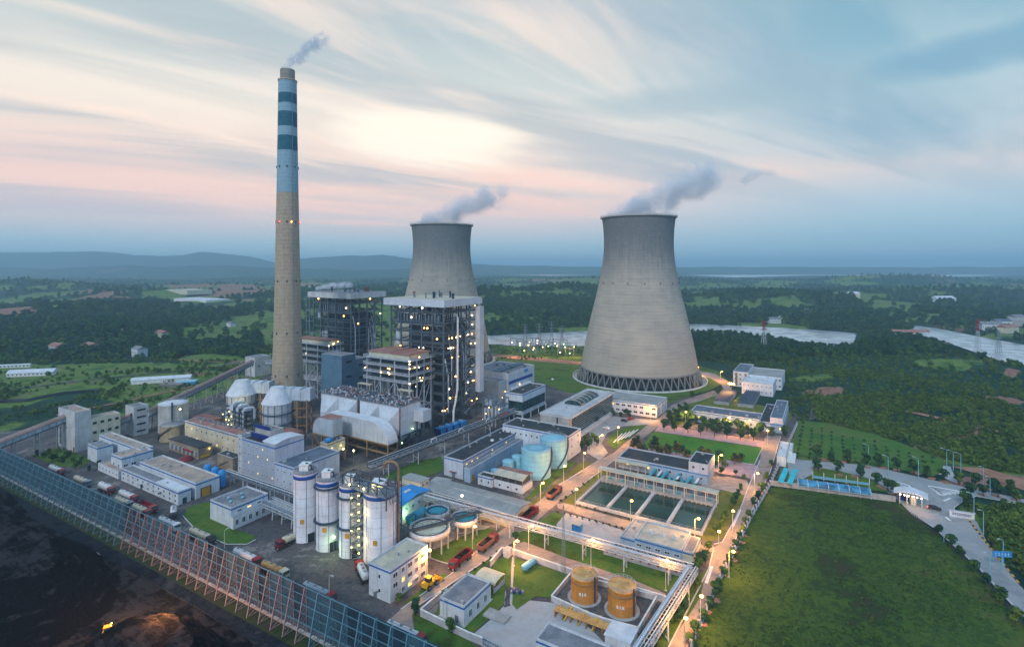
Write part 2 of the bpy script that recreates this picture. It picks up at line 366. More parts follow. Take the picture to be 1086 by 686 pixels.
# ------------------------------------------------------------------ mesh building
class MB:
    def __init__(s): s.v = []; s.f = []; s.m = []; s.sm = []; s.cur = 0
    def add(s, vs, fs, smooth=False):
        o = len(s.v); s.v.extend([tuple(p) for p in vs])
        for f in fs: s.f.append(tuple(i + o for i in f)); s.m.append(s.cur); s.sm.append(smooth)
        return s
    def slot(s, i): s.cur = i; return s
    def box(s, x0, x1, y0, y1, z0, z1):
        return s.add([(x0, y0, z0), (x1, y0, z0), (x1, y1, z0), (x0, y1, z0), (x0, y0, z1), (x1, y0, z1), (x1, y1, z1), (x0, y1, z1)],
                     [(0, 3, 2, 1), (4, 5, 6, 7), (0, 1, 5, 4), (1, 2, 6, 5), (2, 3, 7, 6), (3, 0, 4, 7)])
    def cbox(s, c, sx_, sy_, sz_): return s.box(c[0] - sx_ / 2, c[0] + sx_ / 2, c[1] - sy_ / 2, c[1] + sy_ / 2, c[2] - sz_ / 2, c[2] + sz_ / 2)
    def beam(s, p, q, w, h=None):
        h = h or w; p = Vector(p); q = Vector(q); d = (q - p)
        if d.length < 1e-6: return s
        d.normalize(); up = Vector((0, 0, 1)) if abs(d.z) < .98 else Vector((0, 1, 0))
        a = d.cross(up).normalized() * (w / 2); b = a.normalized().cross(d).normalized() * (h / 2)
        vs = [p - a - b, p + a - b, p + a + b, p - a + b, q - a - b, q + a - b, q + a + b, q - a + b]
        return s.add(vs, [(0, 1, 2, 3), (7, 6, 5, 4), (0, 4, 5, 1), (1, 5, 6, 2), (2, 6, 7, 3), (3, 7, 4, 0)])
    def tube(s, pts, r, n=8, caps=True, radii=None):
        pts = [Vector(p) for p in pts]; rings = []
        for i, p in enumerate(pts):
            d = (pts[min(i + 1, len(pts) - 1)] - pts[max(i - 1, 0)]).normalized()
            up = Vector((0, 0, 1)) if abs(d.z) < .95 else Vector((0, 1, 0))
            a = d.cross(up).normalized(); b = a.cross(d).normalized(); rr = radii[i] if radii else r
            rings.append([p + a * math.cos(2 * math.pi * k / n) * rr + b * math.sin(2 * math.pi * k / n) * rr for k in range(n)])
        vs = [v for r_ in rings for v in r_]; fs = []
        for i in range(len(pts) - 1):
            for k in range(n): fs.append((i * n + k, i * n + (k + 1) % n, (i + 1) * n + (k + 1) % n, (i + 1) * n + k))
        s.add(vs, fs, True)
        if caps: s.add(rings[0], [tuple(range(n))]); s.add(rings[-1], [tuple(reversed(range(n)))])
        return s
    def lathe(s, prof, n=32, x=0, y=0, smooth=True, caps=True):
        vs = []; fs = []
        for r, z in prof:
            for k in range(n): a = 2 * math.pi * k / n; vs.append((x + r * math.cos(a), y + r * math.sin(a), z))
        for i in range(len(prof) - 1):
            for k in range(n): fs.append((i * n + k, i * n + (k + 1) % n, (i + 1) * n + (k + 1) % n, (i + 1) * n + k))
        s.add(vs, fs, smooth)
        if caps:
            if prof[-1][0] > .01: s.add(vs[-n:], [tuple(range(n))])
            if prof[0][0] > .01: s.add(vs[:n], [tuple(reversed(range(n)))])
        return s
    def prism(s, poly, a0, a1, axis='y'):
        """poly of (p, z) extruded from a0 to a1 along an axis; poly counter-clockwise or not, closed"""
        n = len(poly)
        if axis == 'y': vs = [(p, a0, z) for p, z in poly] + [(p, a1, z) for p, z in poly]
        elif axis == 'x': vs = [(a0, p, z) for p, z in poly] + [(a1, p, z) for p, z in poly]
        else: vs = [(p, z, a0) for p, z in poly] + [(p, z, a1) for p, z in poly]
        fs = [tuple(range(n)), tuple(reversed(range(n, 2 * n)))]
        fs += [(i, i + n, (i + 1) % n + n, (i + 1) % n) for i in range(n)]
        return s.add(vs, fs)
    def mesh(s, name, mats):
        me = bpy.data.meshes.new(name); me.from_pydata(s.v, [], s.f)
        for x in ([mats] if isinstance(mats, str) else mats): me.materials.append(M[x])
        me.polygons.foreach_set('material_index', s.m); me.polygons.foreach_set('use_smooth', s.sm); me.update()
        return me
    def build(s, name, mats, parent=None, label=None, loc=None):
        return inst(name, s.mesh(name, mats), parent, label, loc)
_last = [None]
def inst(name, me, parent=None, label=None, loc=None, rot=None, scale=None):
    o = bpy.data.objects.new(name, me); COL.objects.link(o); o.parent = parent; _last[0] = o
    if label: o['label'] = label
    if loc is not None: o.location = loc
    if rot is not None: o.rotation_euler = rot if hasattr(rot, '__len__') else (0, 0, rot)
    if scale is not None: o.scale = scale if hasattr(scale, '__len__') else (scale,) * 3
    return o
def tag(o, label, cat, group=None, kind=None):
    o['label'] = label; o['category'] = cat
    if group: o['group'] = group
    if kind: o['kind'] = kind
    return o
def thing(name, label, cat, loc, rz=TH, group=None):
    o = bpy.data.objects.new(name, None); COL.objects.link(o); o.empty_display_size = .5
    o.location = (*loc, 0) if len(loc) == 2 else loc; o.rotation_euler = (0, 0, rz)
    return tag(o, label, cat, group)
def sheet(name, pts, z, matn, thick=0.0, world=False, kind='structure', holes=None):
    import bmesh
    P = [p if world else G(*p) for p in pts]
    bm = bmesh.new(); f = bm.faces.new([bm.verts.new((x, y, z)) for x, y in P]); bmesh.ops.triangulate(bm, faces=[f])
    if thick:
        r = bmesh.ops.extrude_face_region(bm, geom=bm.faces[:])
        for v in r['geom']:
            if isinstance(v, bmesh.types.BMVert): v.co.z -= thick
    bmesh.ops.recalc_face_normals(bm, faces=bm.faces)
    if not thick:
        for q in bm.faces:
            if q.normal.z < 0: q.normal_flip()
    me = bpy.data.meshes.new(name); bm.to_mesh(me); bm.free(); me.materials.append(M[matn])
    o = inst(name, me)
    if kind: o['kind'] = kind
    return o
ORD = ['nearest', 'second', 'third', 'fourth', 'fifth', 'sixth', 'seventh', 'eighth', 'ninth', 'tenth', 'eleventh', 'twelfth', 'thirteenth', 'fourteenth',
       'fifteenth', 'sixteenth', 'seventeenth', 'eighteenth', 'nineteenth', 'twentieth', 'twenty-first', 'twenty-second', 'twenty-third', 'twenty-fourth',
       'twenty-fifth', 'twenty-sixth', 'twenty-seventh', 'twenty-eighth', 'twenty-ninth', 'thirtieth']
# ------------------------------------------------------------------ terrain
_rs = np.random.RandomState(11); _lat = _rs.rand(256, 256)
def vnoise(x, y):
    xi = np.floor(x).astype(int); yi = np.floor(y).astype(int); fx = x - xi; fy = y - yi
    fx = fx * fx * (3 - 2 * fx); fy = fy * fy * (3 - 2 * fy)
    g = lambda a, b: _lat[a & 255, b & 255]
    return (g(xi, yi) * (1 - fx) + g(xi + 1, yi) * fx) * (1 - fy) + (g(xi, yi + 1) * (1 - fx) + g(xi + 1, yi + 1) * fx) * fy
def fbm(x, y, o=5):
    s = 0; a = .5; t = 0
    for k in range(o): s = s + a * vnoise(x + 17.3 * k, y + 9.1 * k); t += a; a *= .5; x = x * 2.03; y = y * 2.03
    return s / t
def sstep(v, a, b):
    t = np.clip((v - a) / (b - a), 0, 1); return t * t * (3 - 2 * t)
def pdist(x, y, poly):
    """distance outside the polygon, 0 inside"""
    x = np.asarray(x, float); y = np.asarray(y, float); ins = np.zeros(x.shape, bool); dm = np.full(x.shape, 1e18)
    for i in range(len(poly)):
        (x1, y1), (x2, y2) = poly[i], poly[(i + 1) % len(poly)]
        c = ((y1 > y) != (y2 > y))
        with np.errstate(all='ignore'): c &= x < (x2 - x1) * (y - y1) / (y2 - y1 + 1e-12) + x1
        ins ^= c
        t = np.clip(((x - x1) * (x2 - x1) + (y - y1) * (y2 - y1)) / ((x2 - x1) ** 2 + (y2 - y1) ** 2 + 1e-9), 0, 1)
        dm = np.minimum(dm, (x - x1 - t * (x2 - x1)) ** 2 + (y - y1 - t * (y2 - y1)) ** 2)
    d = np.sqrt(dm); return np.where(ins, 0, d), ins, d
FLAT = [G(*p) for p in [(-260, 425), (60, 412), (200, 402), (300, 383), (420, 370), (520, 364), (620, 368), (760, 384), (835, 412), (856, 418), (864, 446), (930, 462), (1000, 487), (1100, 508), (1200, 520), (1500, 640), (1500, 1600), (-1500, 1600), (-1500, 560)]]
WL = -3.0
def GW(l): return [G(x, y, WL) for x, y in l]
LAKES = [GW([(455, 357), (527, 356), (600, 353), (680, 349), (735, 345), (800, 347.5), (850, 350), (905, 354), (900, 357), (884, 371), (871, 373), (856, 363), (800, 357), (735, 352), (680, 358), (620, 366), (525, 364), (450, 364)]),
         GW([(975, 346), (1010, 351), (1060, 361), (1100, 368), (1240, 382), (1260, 404), (1100, 392), (1050, 380), (1015, 366), (985, 355)]),
         GW([(720, 292.0), (800, 290.2), (900, 289.6), (1010, 290.6), (1100, 292.4), (1000, 293.6), (860, 292.6), (780, 294.6)]),
         GW([(520, 291.6), (600, 290.8), (640, 291.8), (580, 293.2)])]
GH = []      # extra hills: x, y, height, radius along x, radius along y
for px, py, h_, ra, rb in [(915, 374, 20, 70, 42), (975, 380, 9, 50, 36), (1030, 395, 9, 60, 40), (1110, 400, 8, 60, 40), (800, 376, 3, 80, 30), (870, 384, 6, 36, 26),
                           (1000, 425, 7, 60, 40), (1100, 450, 7, 50, 40), (900, 410, 6, 60, 40),
                           (610, 318, 34, 180, 140), (520, 322, 24, 120, 110), (820, 322, 28, 260, 140), (1000, 316, 30, 260, 160), (960, 302, 40, 500, 250), (700, 302, 34, 500, 250),
                           (60, 332, 10, 160, 90), (140, 316, 22, 160, 120), (255, 308, 30, 190, 150), (20, 310, 28, 300, 150), (330, 312, 22, 200, 150), (380, 330, 8, 100, 80), (120, 358, 6, 90, 60)]:
    x, y = G(px, py); GH.append((x, y, h_, ra, rb))
CREST = [(-400, 268.5), (-150, 267.5), (0, 267.5), (30, 268.4), (60, 267.6), (100, 266.3), (120, 267), (140, 269.4), (175, 270.6), (195, 269.5), (212, 266.2), (228, 267.6), (250, 270), (275, 273), (292, 277.5), (312, 276), (340, 272.6), (372, 271), (388, 271.5), (405, 269), (420, 271), (440, 274), (470, 278.5), (520, 281), (640, 283), (1500, 283.5)]
def height(x, y):
    r = np.hypot(x, y)
    d, ins, _ = pdist(x, y, FLAT); s = sstep(d, 0, 170)
    amp = np.clip(4 + r * .011, 0, 34) * np.where(x < 0, 1, .85)
    z = ((fbm(x / 420 + 3, y / 420 + 8, 4) - .46) * 2 * amp + (fbm(x / 90, y / 90, 4) - .5) * np.clip(r * .008, 1, 11)) * s
    for hx, hy, hh, ra, rb in GH:
        z = z + hh * np.exp(-((x - hx) / ra) ** 2 - ((y - hy) / rb) ** 2) * sstep(d, 0, 60)
    dl = np.full(np.shape(x), 1e9)
    for L in LAKES[:2]: dl = np.minimum(dl, np.where(True, pdist(x, y, L)[0], 0))
    dl = np.maximum(0, dl + (fbm(x / 38 + 5, y / 38, 3) - .5) * 46)
    k = sstep(dl, 0, 120); z = z * (.12 + .88 * k) + np.where(dl < 28, -7 * (1 - sstep(dl, 2, 28)), 0) + (1 - k) * .4
    far = sstep(r, 2600, 4200); z = z * (1 - far * .35)
    dl2 = np.minimum(pdist(x, y, LAKES[2])[0], pdist(x, y, LAKES[3])[0]); k2 = sstep(dl2, 0, 1200); z = np.where(k2 < 1, z * (.15 + .85 * k2) - 9 * (1 - sstep(dl2, 0, 60)), z)
    px = CX + x / np.maximum(y, 1) * F
    cy = np.interp(px, [c[0] for c in CREST], [c[1] for c in CREST])
    mz = np.clip(H + (Y0 - cy) / F * 6500, 20, 900)
    rug = 1 + .22 * (fbm(x / 900, y / 900, 5) - .5)
    z = z + np.where(y > 0, mz * np.minimum(np.exp(-((y - 6500) / 700) ** 2) * rug, 1.0), 0)
    mz2 = np.interp(px, [-300, 60, 190, 280, 420, 520, 1400], [74, 68, 84, 76, 60, 45, 38])
    z = z + np.where(y > 0, mz2 * np.exp(-((y - 4600) / 400) ** 2) * (.75 + .5 * fbm(x / 500, y / 500, 4)), 0) * np.where(dl2 < 900, .1, 1)
    return np.where(ins, 0, z) - .35
REDS = [(113, 318, 32, 5.5), (6, 338, 30, 6), (255, 313, 34, 6), (200, 306, 22, 2.5), (535, 309, 16, 3.5), (322, 304, 16, 2.5), (425, 303, 12, 1.6), (1022, 458, 26, 7), (1060, 440, 16, 4), (870, 417, 26, 3.2), (1075, 405, 14, 3), (990, 362, 14, 1.5), (575, 300, 16, 1.8), (640, 300, 14, 1.5), (740, 387, 14, 1.6), (1045, 510, 50, 5), (155, 404, 14, 2), (205, 396, 14, 2), (230, 330, 12, 2.5)]
def cover(x, y):
    """(wood, earth) shares of the land cover"""
    y = np.maximum(y, 1); px = CX + x / y * F; py = Y0 + H * F / y
    n = fbm(x / 150 + 40, y / 150 + 11, 5); n2 = fbm(x / 40 + 4, y / 40 + 1, 4)
    b = np.full(np.shape(x), .60)
    b = np.where((py > 384) & (px < 330), .35, b)
    b = np.where((py > 331) & (py <= 384) & (px < 215 - (py - 331) * .5), .74, b)
    b = np.where((py > 325) & (py <= 384) & (px >= 190) & (px < 420), .42, b)
    b = np.where((px > 520) & (px < 625) & (py > 354), .30, b)
    b = np.where((px > 740) & (py > 378), .67, b); b = np.where((px > 740) & (py > 378) & (py < 392), .70, b)
    b = np.where((px > 845) & (px < 985) & (py > 360) & (py < 385), .85, b)
    b = np.where(py < 330, .50, b); b = np.where(py < 300, .44, b)
    wood = sstep(n + (n2 - .5) * .35 + b - 1.0, -.06, .06)
    e = np.zeros(np.shape(x))
    for cx, cy, ra, rb in REDS:
        q = ((px - cx) / ra) ** 2 + ((py - cy) / rb) ** 2 + (n2 - .5) * 6.5 + (n - .5) * 5.0
        e = np.maximum(e, 1 - sstep(q, .55, 1.05))
    far_ = sstep(np.hypot(x, y), 2600, 3800); wood = np.maximum(wood, far_); e = e * (1 - far_)
    return wood * (1 - e), e
def build_terrain():
    na, nr = 640, 400
    th = np.linspace(rad(-72), rad(72), na); rr = 30 * (32000 / 30) ** np.linspace(0, 1, nr)
    A, B = np.meshgrid(th, rr); X = B * np.sin(A); Y = B * np.cos(A); Z = height(X, Y)
    co = np.stack([X, Y, Z], -1).reshape(-1, 3)
    i = np.arange(nr - 1)[:, None] * na + np.arange(na - 1)[None, :]
    q = np.stack([i, i + 1, i + na + 1, i + na], -1).reshape(-1, 4)
    q = q[:, ::-1]
    me = bpy.data.meshes.new('ground'); me.vertices.add(len(co)); me.vertices.foreach_set('co', co.ravel().astype('f'))
    me.loops.add(q.size); me.loops.foreach_set('vertex_index', q.ravel()); me.polygons.add(len(q))
    me.polygons.foreach_set('loop_start', np.arange(len(q)) * 4); me.polygons.foreach_set('loop_total', np.full(len(q), 4))
    me.polygons.foreach_set('use_smooth', np.ones(len(q), bool)); me.update(calc_edges=True)
    if me.polygons[0].normal.z < 0: me.flip_normals()
    wd, er = cover(X, Y)
    for n, v in (('wood', wd), ('earth', er)):
        at = me.attributes.new(n, 'FLOAT', 'POINT'); at.data.foreach_set('value', v.ravel().astype('f'))
    me.materials.append(M['country']); o = inst('ground', me); o['kind'] = 'structure'; return o
build_terrain()
for i, L in enumerate(LAKES):
    xs = [p[0] for p in L]; 
    # a sheet a little wider than the bed; the banks cut its edge
    cx = sum(p[0] for p in L) / len(L); cy = sum(p[1] for p in L) / len(L)
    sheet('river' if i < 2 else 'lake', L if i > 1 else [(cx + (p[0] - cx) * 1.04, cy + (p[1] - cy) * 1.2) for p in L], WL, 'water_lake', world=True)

# ------------------------------------------------------------------ ground sheets of the plant
sheet('plant_yard', [(-120, 470), (-40, 462), (60, 452), (200, 428), (290, 396), (350, 390), (520, 388), (560, 398), (600, 412), (640, 414), (740, 420), (800, 428), (842, 438), (856, 446), (838, 468), (834, 486), (818, 517), (760, 610), (728, 700), (680, 900), (440, 900), (320, 700), (297, 672), (0, 512), (-120, 486)], -.10, 'yard')
sheet('meadow', [(817, 516.5), (890, 523), (950, 531), (966, 545), (990, 562), (1036, 604), (1086, 661), (1180, 790), (1300, 1100), (600, 1400), (700, 760), (728, 694), (745, 656), (770, 604), (797, 549)], -.06, 'meadow')
LAWN = [('lawn', [(516, 384), (590, 371), (620, 374), (700, 376), (760, 393), (772, 404), (752, 414), (731, 419), (712, 427), (640, 418), (600, 416), (570, 404)]),
        ('lawn', [(33, 483), (62, 474), (80, 480), (98, 488), (85, 495), (60, 494)]),
        ('lawn', [(194, 547), (200, 537), (224, 531), (246, 560), (271, 568), (271, 573), (262, 577), (240, 577), (214, 566)]),
        ('lawn', [(452, 588), (478, 574), (505, 562), (523, 560), (524, 566), (480, 599), (466, 594)]),
        ('lawn', [(426, 641), (450, 622), (470, 608), (476, 610), (440, 637)]),
        ('lawn', [(525, 593), (541, 590), (543, 600), (540, 626), (532, 614), (522, 603)]),
        ('lawn', [(545, 591), (604, 609), (587, 634), (568, 632), (548, 646), (543, 640), (542, 620)]),
        ('lawn', [(462, 650), (466, 640), (520, 600), (536, 622), (535, 640), (505, 668), (496, 674)]),
        ('lawn', [(438, 648), (445, 653), (497, 678), (515, 692), (468, 690), (440, 668)]),
        ('lawn', [(446, 643), (528, 587), (531, 588), (450, 648)]),
        ('lawn', [(548, 566), (556, 562), (660, 583), (716, 600), (722, 611), (708, 628), (640, 607), (556, 583)]),
        ('lawn', [(569, 554), (587, 543), (604, 546), (600, 553), (586, 560)]),
        ('lawn_tan', [(594, 534), (640, 497), (646, 502), (612, 533), (602, 540)]),
        ('lawn_tan', [(563, 533), (606, 499), (615, 490), (630, 490), (588, 515), (564, 538)]),
        ('lawn', [(556, 530), (575, 510), (596, 492), (612, 489), (600, 501), (561, 531)]),
        ('lawn_tan', [(742, 569), (763, 533), (757, 520), (780, 520), (792, 524), (776, 552), (766, 571), (750, 574)]),
        ('lawn_tan', [(606, 541), (611, 536.5), (744, 572), (740, 578)]),
        ('lawn', [(745, 514), (757, 506), (795, 516), (792, 521)]),
        ('lawn_bright', [(680, 474), (694, 457.5), (808, 475), (800, 492)]),
        ('lawn', [(686, 450.3), (668, 451.5), (656, 456), (646, 463), (645, 470), (651, 476.6)]),
        ('lawn', [(722, 432), (757, 420), (775, 425), (737, 436), (737, 450), (716, 450), (708, 444)]),
        ('lawn_tan', [(738, 430), (760, 420), (800, 428), (842, 438), (838, 446), (812, 442)]),
        ('lawn', [(728, 656), (742, 634), (750, 603), (726, 622), (716, 640), (690, 690), (708, 684)]),
        ('farm', [(838, 482), (846, 446), (905, 450), (1000, 487), (1000, 500), (990, 505), (920, 491)]),
        ('lawn', [(862, 495), (890, 499), (925, 508), (946, 522), (925, 520), (862, 506)]),
        ('lawn', [(400, 508), (440, 489), (468, 484), (470, 499), (440, 510)])]
for k, (m_, p) in enumerate(LAWN): sheet('lawn', p, .02 + .004 * (k % 5) - (.05 if k == 0 else 0), m_)
sheet('road', [(400, 668), (425, 646), (479, 608), (525, 567), (552, 547), (590, 516), (635, 488), (650, 480.5), (685, 451.5), (699, 443), (713, 429), (731, 422), (757, 414), (763, 419), (722, 431), (707, 444.5), (691, 457.5), (656, 484.5), (606, 523), (594, 531), (568, 553), (548, 572), (528, 585), (441, 644), (437, 652), (440, 672), (430, 700)], 0.0, 'road')
sheet('road', [(700, 705), (709, 686), (727.4, 650.6), (752, 602), (757, 580), (766, 575), (785, 540), (795, 513), (806, 488), (808, 474), (812, 462), (828, 462), (817, 500), (797.7, 540), (780, 572), (763, 611), (742, 667), (728, 705)], .01, 'road')
sheet('path', [(546, 577), (556, 574), (600, 591), (670, 614), (706, 629), (704, 636), (668, 624), (590, 598), (546, 583)], .04, 'road')
sheet('path', [(590, 534), (598, 533), (670, 553), (745, 578), (757, 578), (757, 585), (735, 584), (668, 562), (592, 539)], .045, 'road')
sheet('path', [(795, 516), (790, 525), (765, 519), (742, 516), (752, 505), (770, 505), (792, 509)], .03, 'road')
sheet('path', [(736, 397), (739, 393), (757, 396), (772, 404), (776, 413), (770, 418), (765, 408), (753, 401)], .05, 'road')
sheet('path', [(616, 438), (700, 446), (688, 450), (660, 452), (644, 459), (638, 470), (645, 480), (636, 488), (622, 480), (626, 462)], .005, 'road_grey')
sheet('path', [(500, 610), (530, 612), (537, 628), (534, 644), (560, 636), (600, 640), (650, 690), (520, 690), (497, 676), (522, 655), (536, 640), (534, 622), (524, 612)], -.01, 'slab')
sheet('path', [(543, 590), (545.5, 591), (543, 645), (540.5, 640)], .06, 'slab')
sheet('paving', [(694, 457), (700, 450), (812, 468), (808.5, 474.5)], .06, 'paving_pink')
sheet('paving', [(672, 470), (680, 474.5), (800, 492.5), (806, 496), (800, 508), (755, 500), (664, 480)], .06, 'paving_pink')
sheet('road', [(834, 486), (920, 493), (995, 510), (1086, 529), (1250, 562), (1250, 572), (1086, 535.5), (1035, 526), (1022, 531), (1012, 538), (1012, 545), (1026, 547), (1036, 553), (1049, 579), (1086, 625), (1180, 735), (1160, 780), (1086, 655), (1037, 601), (991, 560), (966, 544), (950, 528), (920, 507), (870, 499), (847, 510), (838, 507)], -.02, 'road_grey')
sheet('path', [(978, 491), (1008, 494.5), (1016, 513), (1004, 508)], 0.0, 'slab')
sheet('earth_bank', [(1008, 494), (1050, 506), (1100, 525), (1240, 558), (1240, 548), (1100, 512), (1045, 496)], -.04, 'earth_red')
sheet('path', [(856, 447), (838, 484), (841, 486), (862, 449)], .02, 'road_grey')
sheet('path', [(862, 420), (872, 422), (868, 444), (858, 446)], .3, 'yard')
sheet('concrete_pad', [(480, 508), (425, 548), (410, 541), (463, 505)], .03, 'slab')
sheet('concrete_pad', [(600, 544), (632, 552), (660, 562), (668, 575), (640, 578), (592, 563), (590, 556)], .035, 'slab')
sheet('concrete_pad', [(460, 582), (495, 572), (520, 558), (480, 550), (440, 560), (436, 580)], .02, 'slab')
# painted markings at the gate
def stripe(p, q, wd, z=.04):
    a = Vector((*G(*p), 0)); b = Vector((*G(*q), 0)); n = (b - a).normalized().cross(Vector((0, 0, 1))) * wd / 2
    return [(a + n).to_tuple()[:2], (b + n).to_tuple()[:2], (b - n).to_tuple()[:2], (a - n).to_tuple()[:2]]
def marks(name, segs, wd, z=.03):
    mb = MB()
    for p, q in segs:
        P = stripe(p, q, wd); mb.add([(x, y, z) for x, y in P], [(3, 2, 1, 0)])
    o = mb.build(name, 'paint_white'); o['kind'] = 'structure'
marks('road_markings', [((941 + i * 3.6, 508.2 + i * .9), (947 + i * 3.6, 513.5 + i * .9)) for i in range(7)] + [((938, 507), (966, 517)), ((966, 517), (966, 520)), ((943, 509), (966, 520)),
      ((1001, 531), (1008, 528)), ((1003, 548), (1008, 552)), ((785, 540), (777, 558)), ((755, 600), (749, 618))], .9)
marks('road_markings', [((984.5 + i * 2.2, 515.5 + i * 1.4), (1024 - i * 5, 522 + i * .6)) for i in range(0, 6)], 2.2)
marks('road_markings', [((651 + i * 3.9, 469.0 - i * 1.5), (660 + i * 4.2, 459.5 - i * 1.1)) for i in range(5)], .7, .06)
# kerbs
def kerb(pts, wd=.35, ht=.15, m_='pale_concrete', name='kerb'):
    mb = MB(); P = [G(*p) for p in pts]
    for a, b in zip(P, P[1:]): mb.beam((*a, ht / 2 + .02), (*b, ht / 2 + .02), wd, ht)
    o = mb.build(name, m_); o['kind'] = 'structure'
kerb([(709, 686), (727.4, 650.6), (740, 626), (752, 602), (757, 581)]); kerb([(757, 577), (766, 575), (785, 540), (795, 513), (806, 488)])
kerb([(742, 667), (763, 611), (780, 572), (797.7, 540), (817, 500), (828, 463)]); kerb([(441, 644), (528, 585.5), (543, 580)]); kerb([(425, 646), (479, 608), (525, 567)])
kerb([(194, 547), (205, 559), (214, 566), (240, 577), (262, 577), (271, 572)]); kerb([(606, 523), (656, 484.5)]); kerb([(590, 516), (635, 488)])
kerb([(1012, 545), (1012, 538), (1022, 531), (1035, 526), (1086, 535.5)]); kerb([(966, 544), (991, 560), (1037, 601), (1086, 655)], .5, .3)
kerb([(555, 562), (660, 583)], .3); kerb([(452, 590), (466, 595), (480, 599)]); kerb([(680, 474.6), (800, 492.6), (808.5, 475)])
mbk = [MB(), MB()]
P0, P1, P2 = G(1024, 547), G(1049, 579), G(1086, 625)
pts = []
for a, b in ((P0, P1), (P1, P2)):
    n = int(math.dist(a, b) / 1.6)
    for i in range(n): pts.append((a[0] + (b[0] - a[0]) * i / n, a[1] + (b[1] - a[1]) * i / n))
for i, (a, b) in enumerate(zip(pts, pts[1:])): mbk[i % 2].beam((*a, .15), (*b, .15), .4, .3)
for mb_, mm in zip(mbk, ('yellow', 'chassis')): o = mb_.build('kerb', mm); o['kind'] = 'structure'

# ------------------------------------------------------------------ coal yard behind the windbreak
F0, F1 = G(7, 517), G(297, 674)
FD = Vector((F1[0] - F0[0], F1[1] - F0[1])).normalized(); FN = Vector((-FD.y, FD.x))     # along the fence; towards the plant
def fp(s, n, z=0): v = Vector(F0) + FD * s + FN * n; return (v.x, v.y, z)
sheet('coal_yard', [fp(-120, -.5)[:2], fp(260, -.5)[:2], fp(260, -300)[:2], fp(-120, -300)[:2]], -.05, 'coal_floor', world=True)
sheet('verge', [fp(-120, 4.4)[:2], fp(240, 4.4)[:2], fp(240, -.9)[:2], fp(-120, -.9)[:2]], .0, 'verge_green', world=True)
mb = MB()
kp = [G(-60, 500), G(0, 531), G(54, 559), G(98, 585), G(150, 611), G(212, 646), G(242, 665), G(275, 685), G(320, 712)]
for a, b in zip(kp, kp[1:]): mb.beam((*a, .12), (*b, .12), .3, .4)
o = mb.build('kerb', 'coal_floor'); o['kind'] = 'structure'
mb = MB(); jb = G(103, 589)
mb.box(-1.6, 1.6, -.8, .8, 0, 1.1).box(-1.3, 1.3, -.5, .5, 1.1, 1.4)
o = mb.build('pit_cover', 'concrete', loc=(*jb, 0)); o.scale = (.6, .6, .6); o.rotation_euler.z = TH; tag(o, 'small pale concrete pit cover on the coal yard kerb', 'pit cover')
def coal_heap(name, label, cx, cy, La, Lb, hh, ang, seed, ridge=0.0, steps=5, m_='coal'):
    n = 110; u = np.linspace(-1, 1, n); U, V = np.meshgrid(u, u)
    ca, sa = math.cos(ang), math.sin(ang)
    X = cx + U * La * ca - V * Lb * sa; Y = cy + U * La * sa + V * Lb * ca
    q = np.sqrt((U * .98) ** 2 + (V * .98) ** 2) + (fbm(X / 16 + seed, Y / 16, 4) - .5) * .22
    t = np.clip(1 - q, 0, 1)
    Z = np.minimum(t * 2.0, 1) ** .9
    Z = Z + np.where(Z >= .9, .12 * fbm(X / 9 + seed, Y / 9, 4), 0)
    w_ = Z * steps + (fbm(X / 18 + seed * 2, Y / 18, 3) - .5) * 1.0
    ter = (np.floor(w_) + sstep(w_ - np.floor(w_), .35, 1)) / steps
    Z = hh * (.35 * Z + .65 * np.clip(ter, 0, 1.3)) + (fbm(X / 2.6, Y / 2.6, 3) - .5) * .8 * (Z > .02)
    Z = np.where(t <= 0, -.6, Z)
    co = np.stack([X, Y, Z], -1).reshape(-1, 3); i = np.arange(n - 1)[:, None] * n + np.arange(n - 1)[None, :]
    fq = np.stack([i, i + 1, i + n + 1, i + n], -1).reshape(-1, 4)
    me = bpy.data.meshes.new(name); me.from_pydata(co.tolist(), [], fq.tolist()); me.polygons.foreach_set('use_smooth', np.ones(len(fq), bool)); me.materials.append(M[m_])
    o = inst(name, me); return tag(o, label, 'coal heap', 'coal heaps in the coal yard')
kq = [toloc_(p) for p in kp] if 0 else kp
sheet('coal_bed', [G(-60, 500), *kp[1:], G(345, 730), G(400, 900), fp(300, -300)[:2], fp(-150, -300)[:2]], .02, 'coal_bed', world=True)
h1 = fp(10, -43); h2 = fp(92, -31); h3 = fp(169, -25)
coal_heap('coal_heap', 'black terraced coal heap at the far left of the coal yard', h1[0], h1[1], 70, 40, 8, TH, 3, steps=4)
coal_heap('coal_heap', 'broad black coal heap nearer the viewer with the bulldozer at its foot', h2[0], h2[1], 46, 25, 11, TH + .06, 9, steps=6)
coal_heap('coal_heap', 'small round coal heap in the bottom corner glowing under the work lamp', h3[0], h3[1], 24, 17, 8, TH, 17, steps=5)

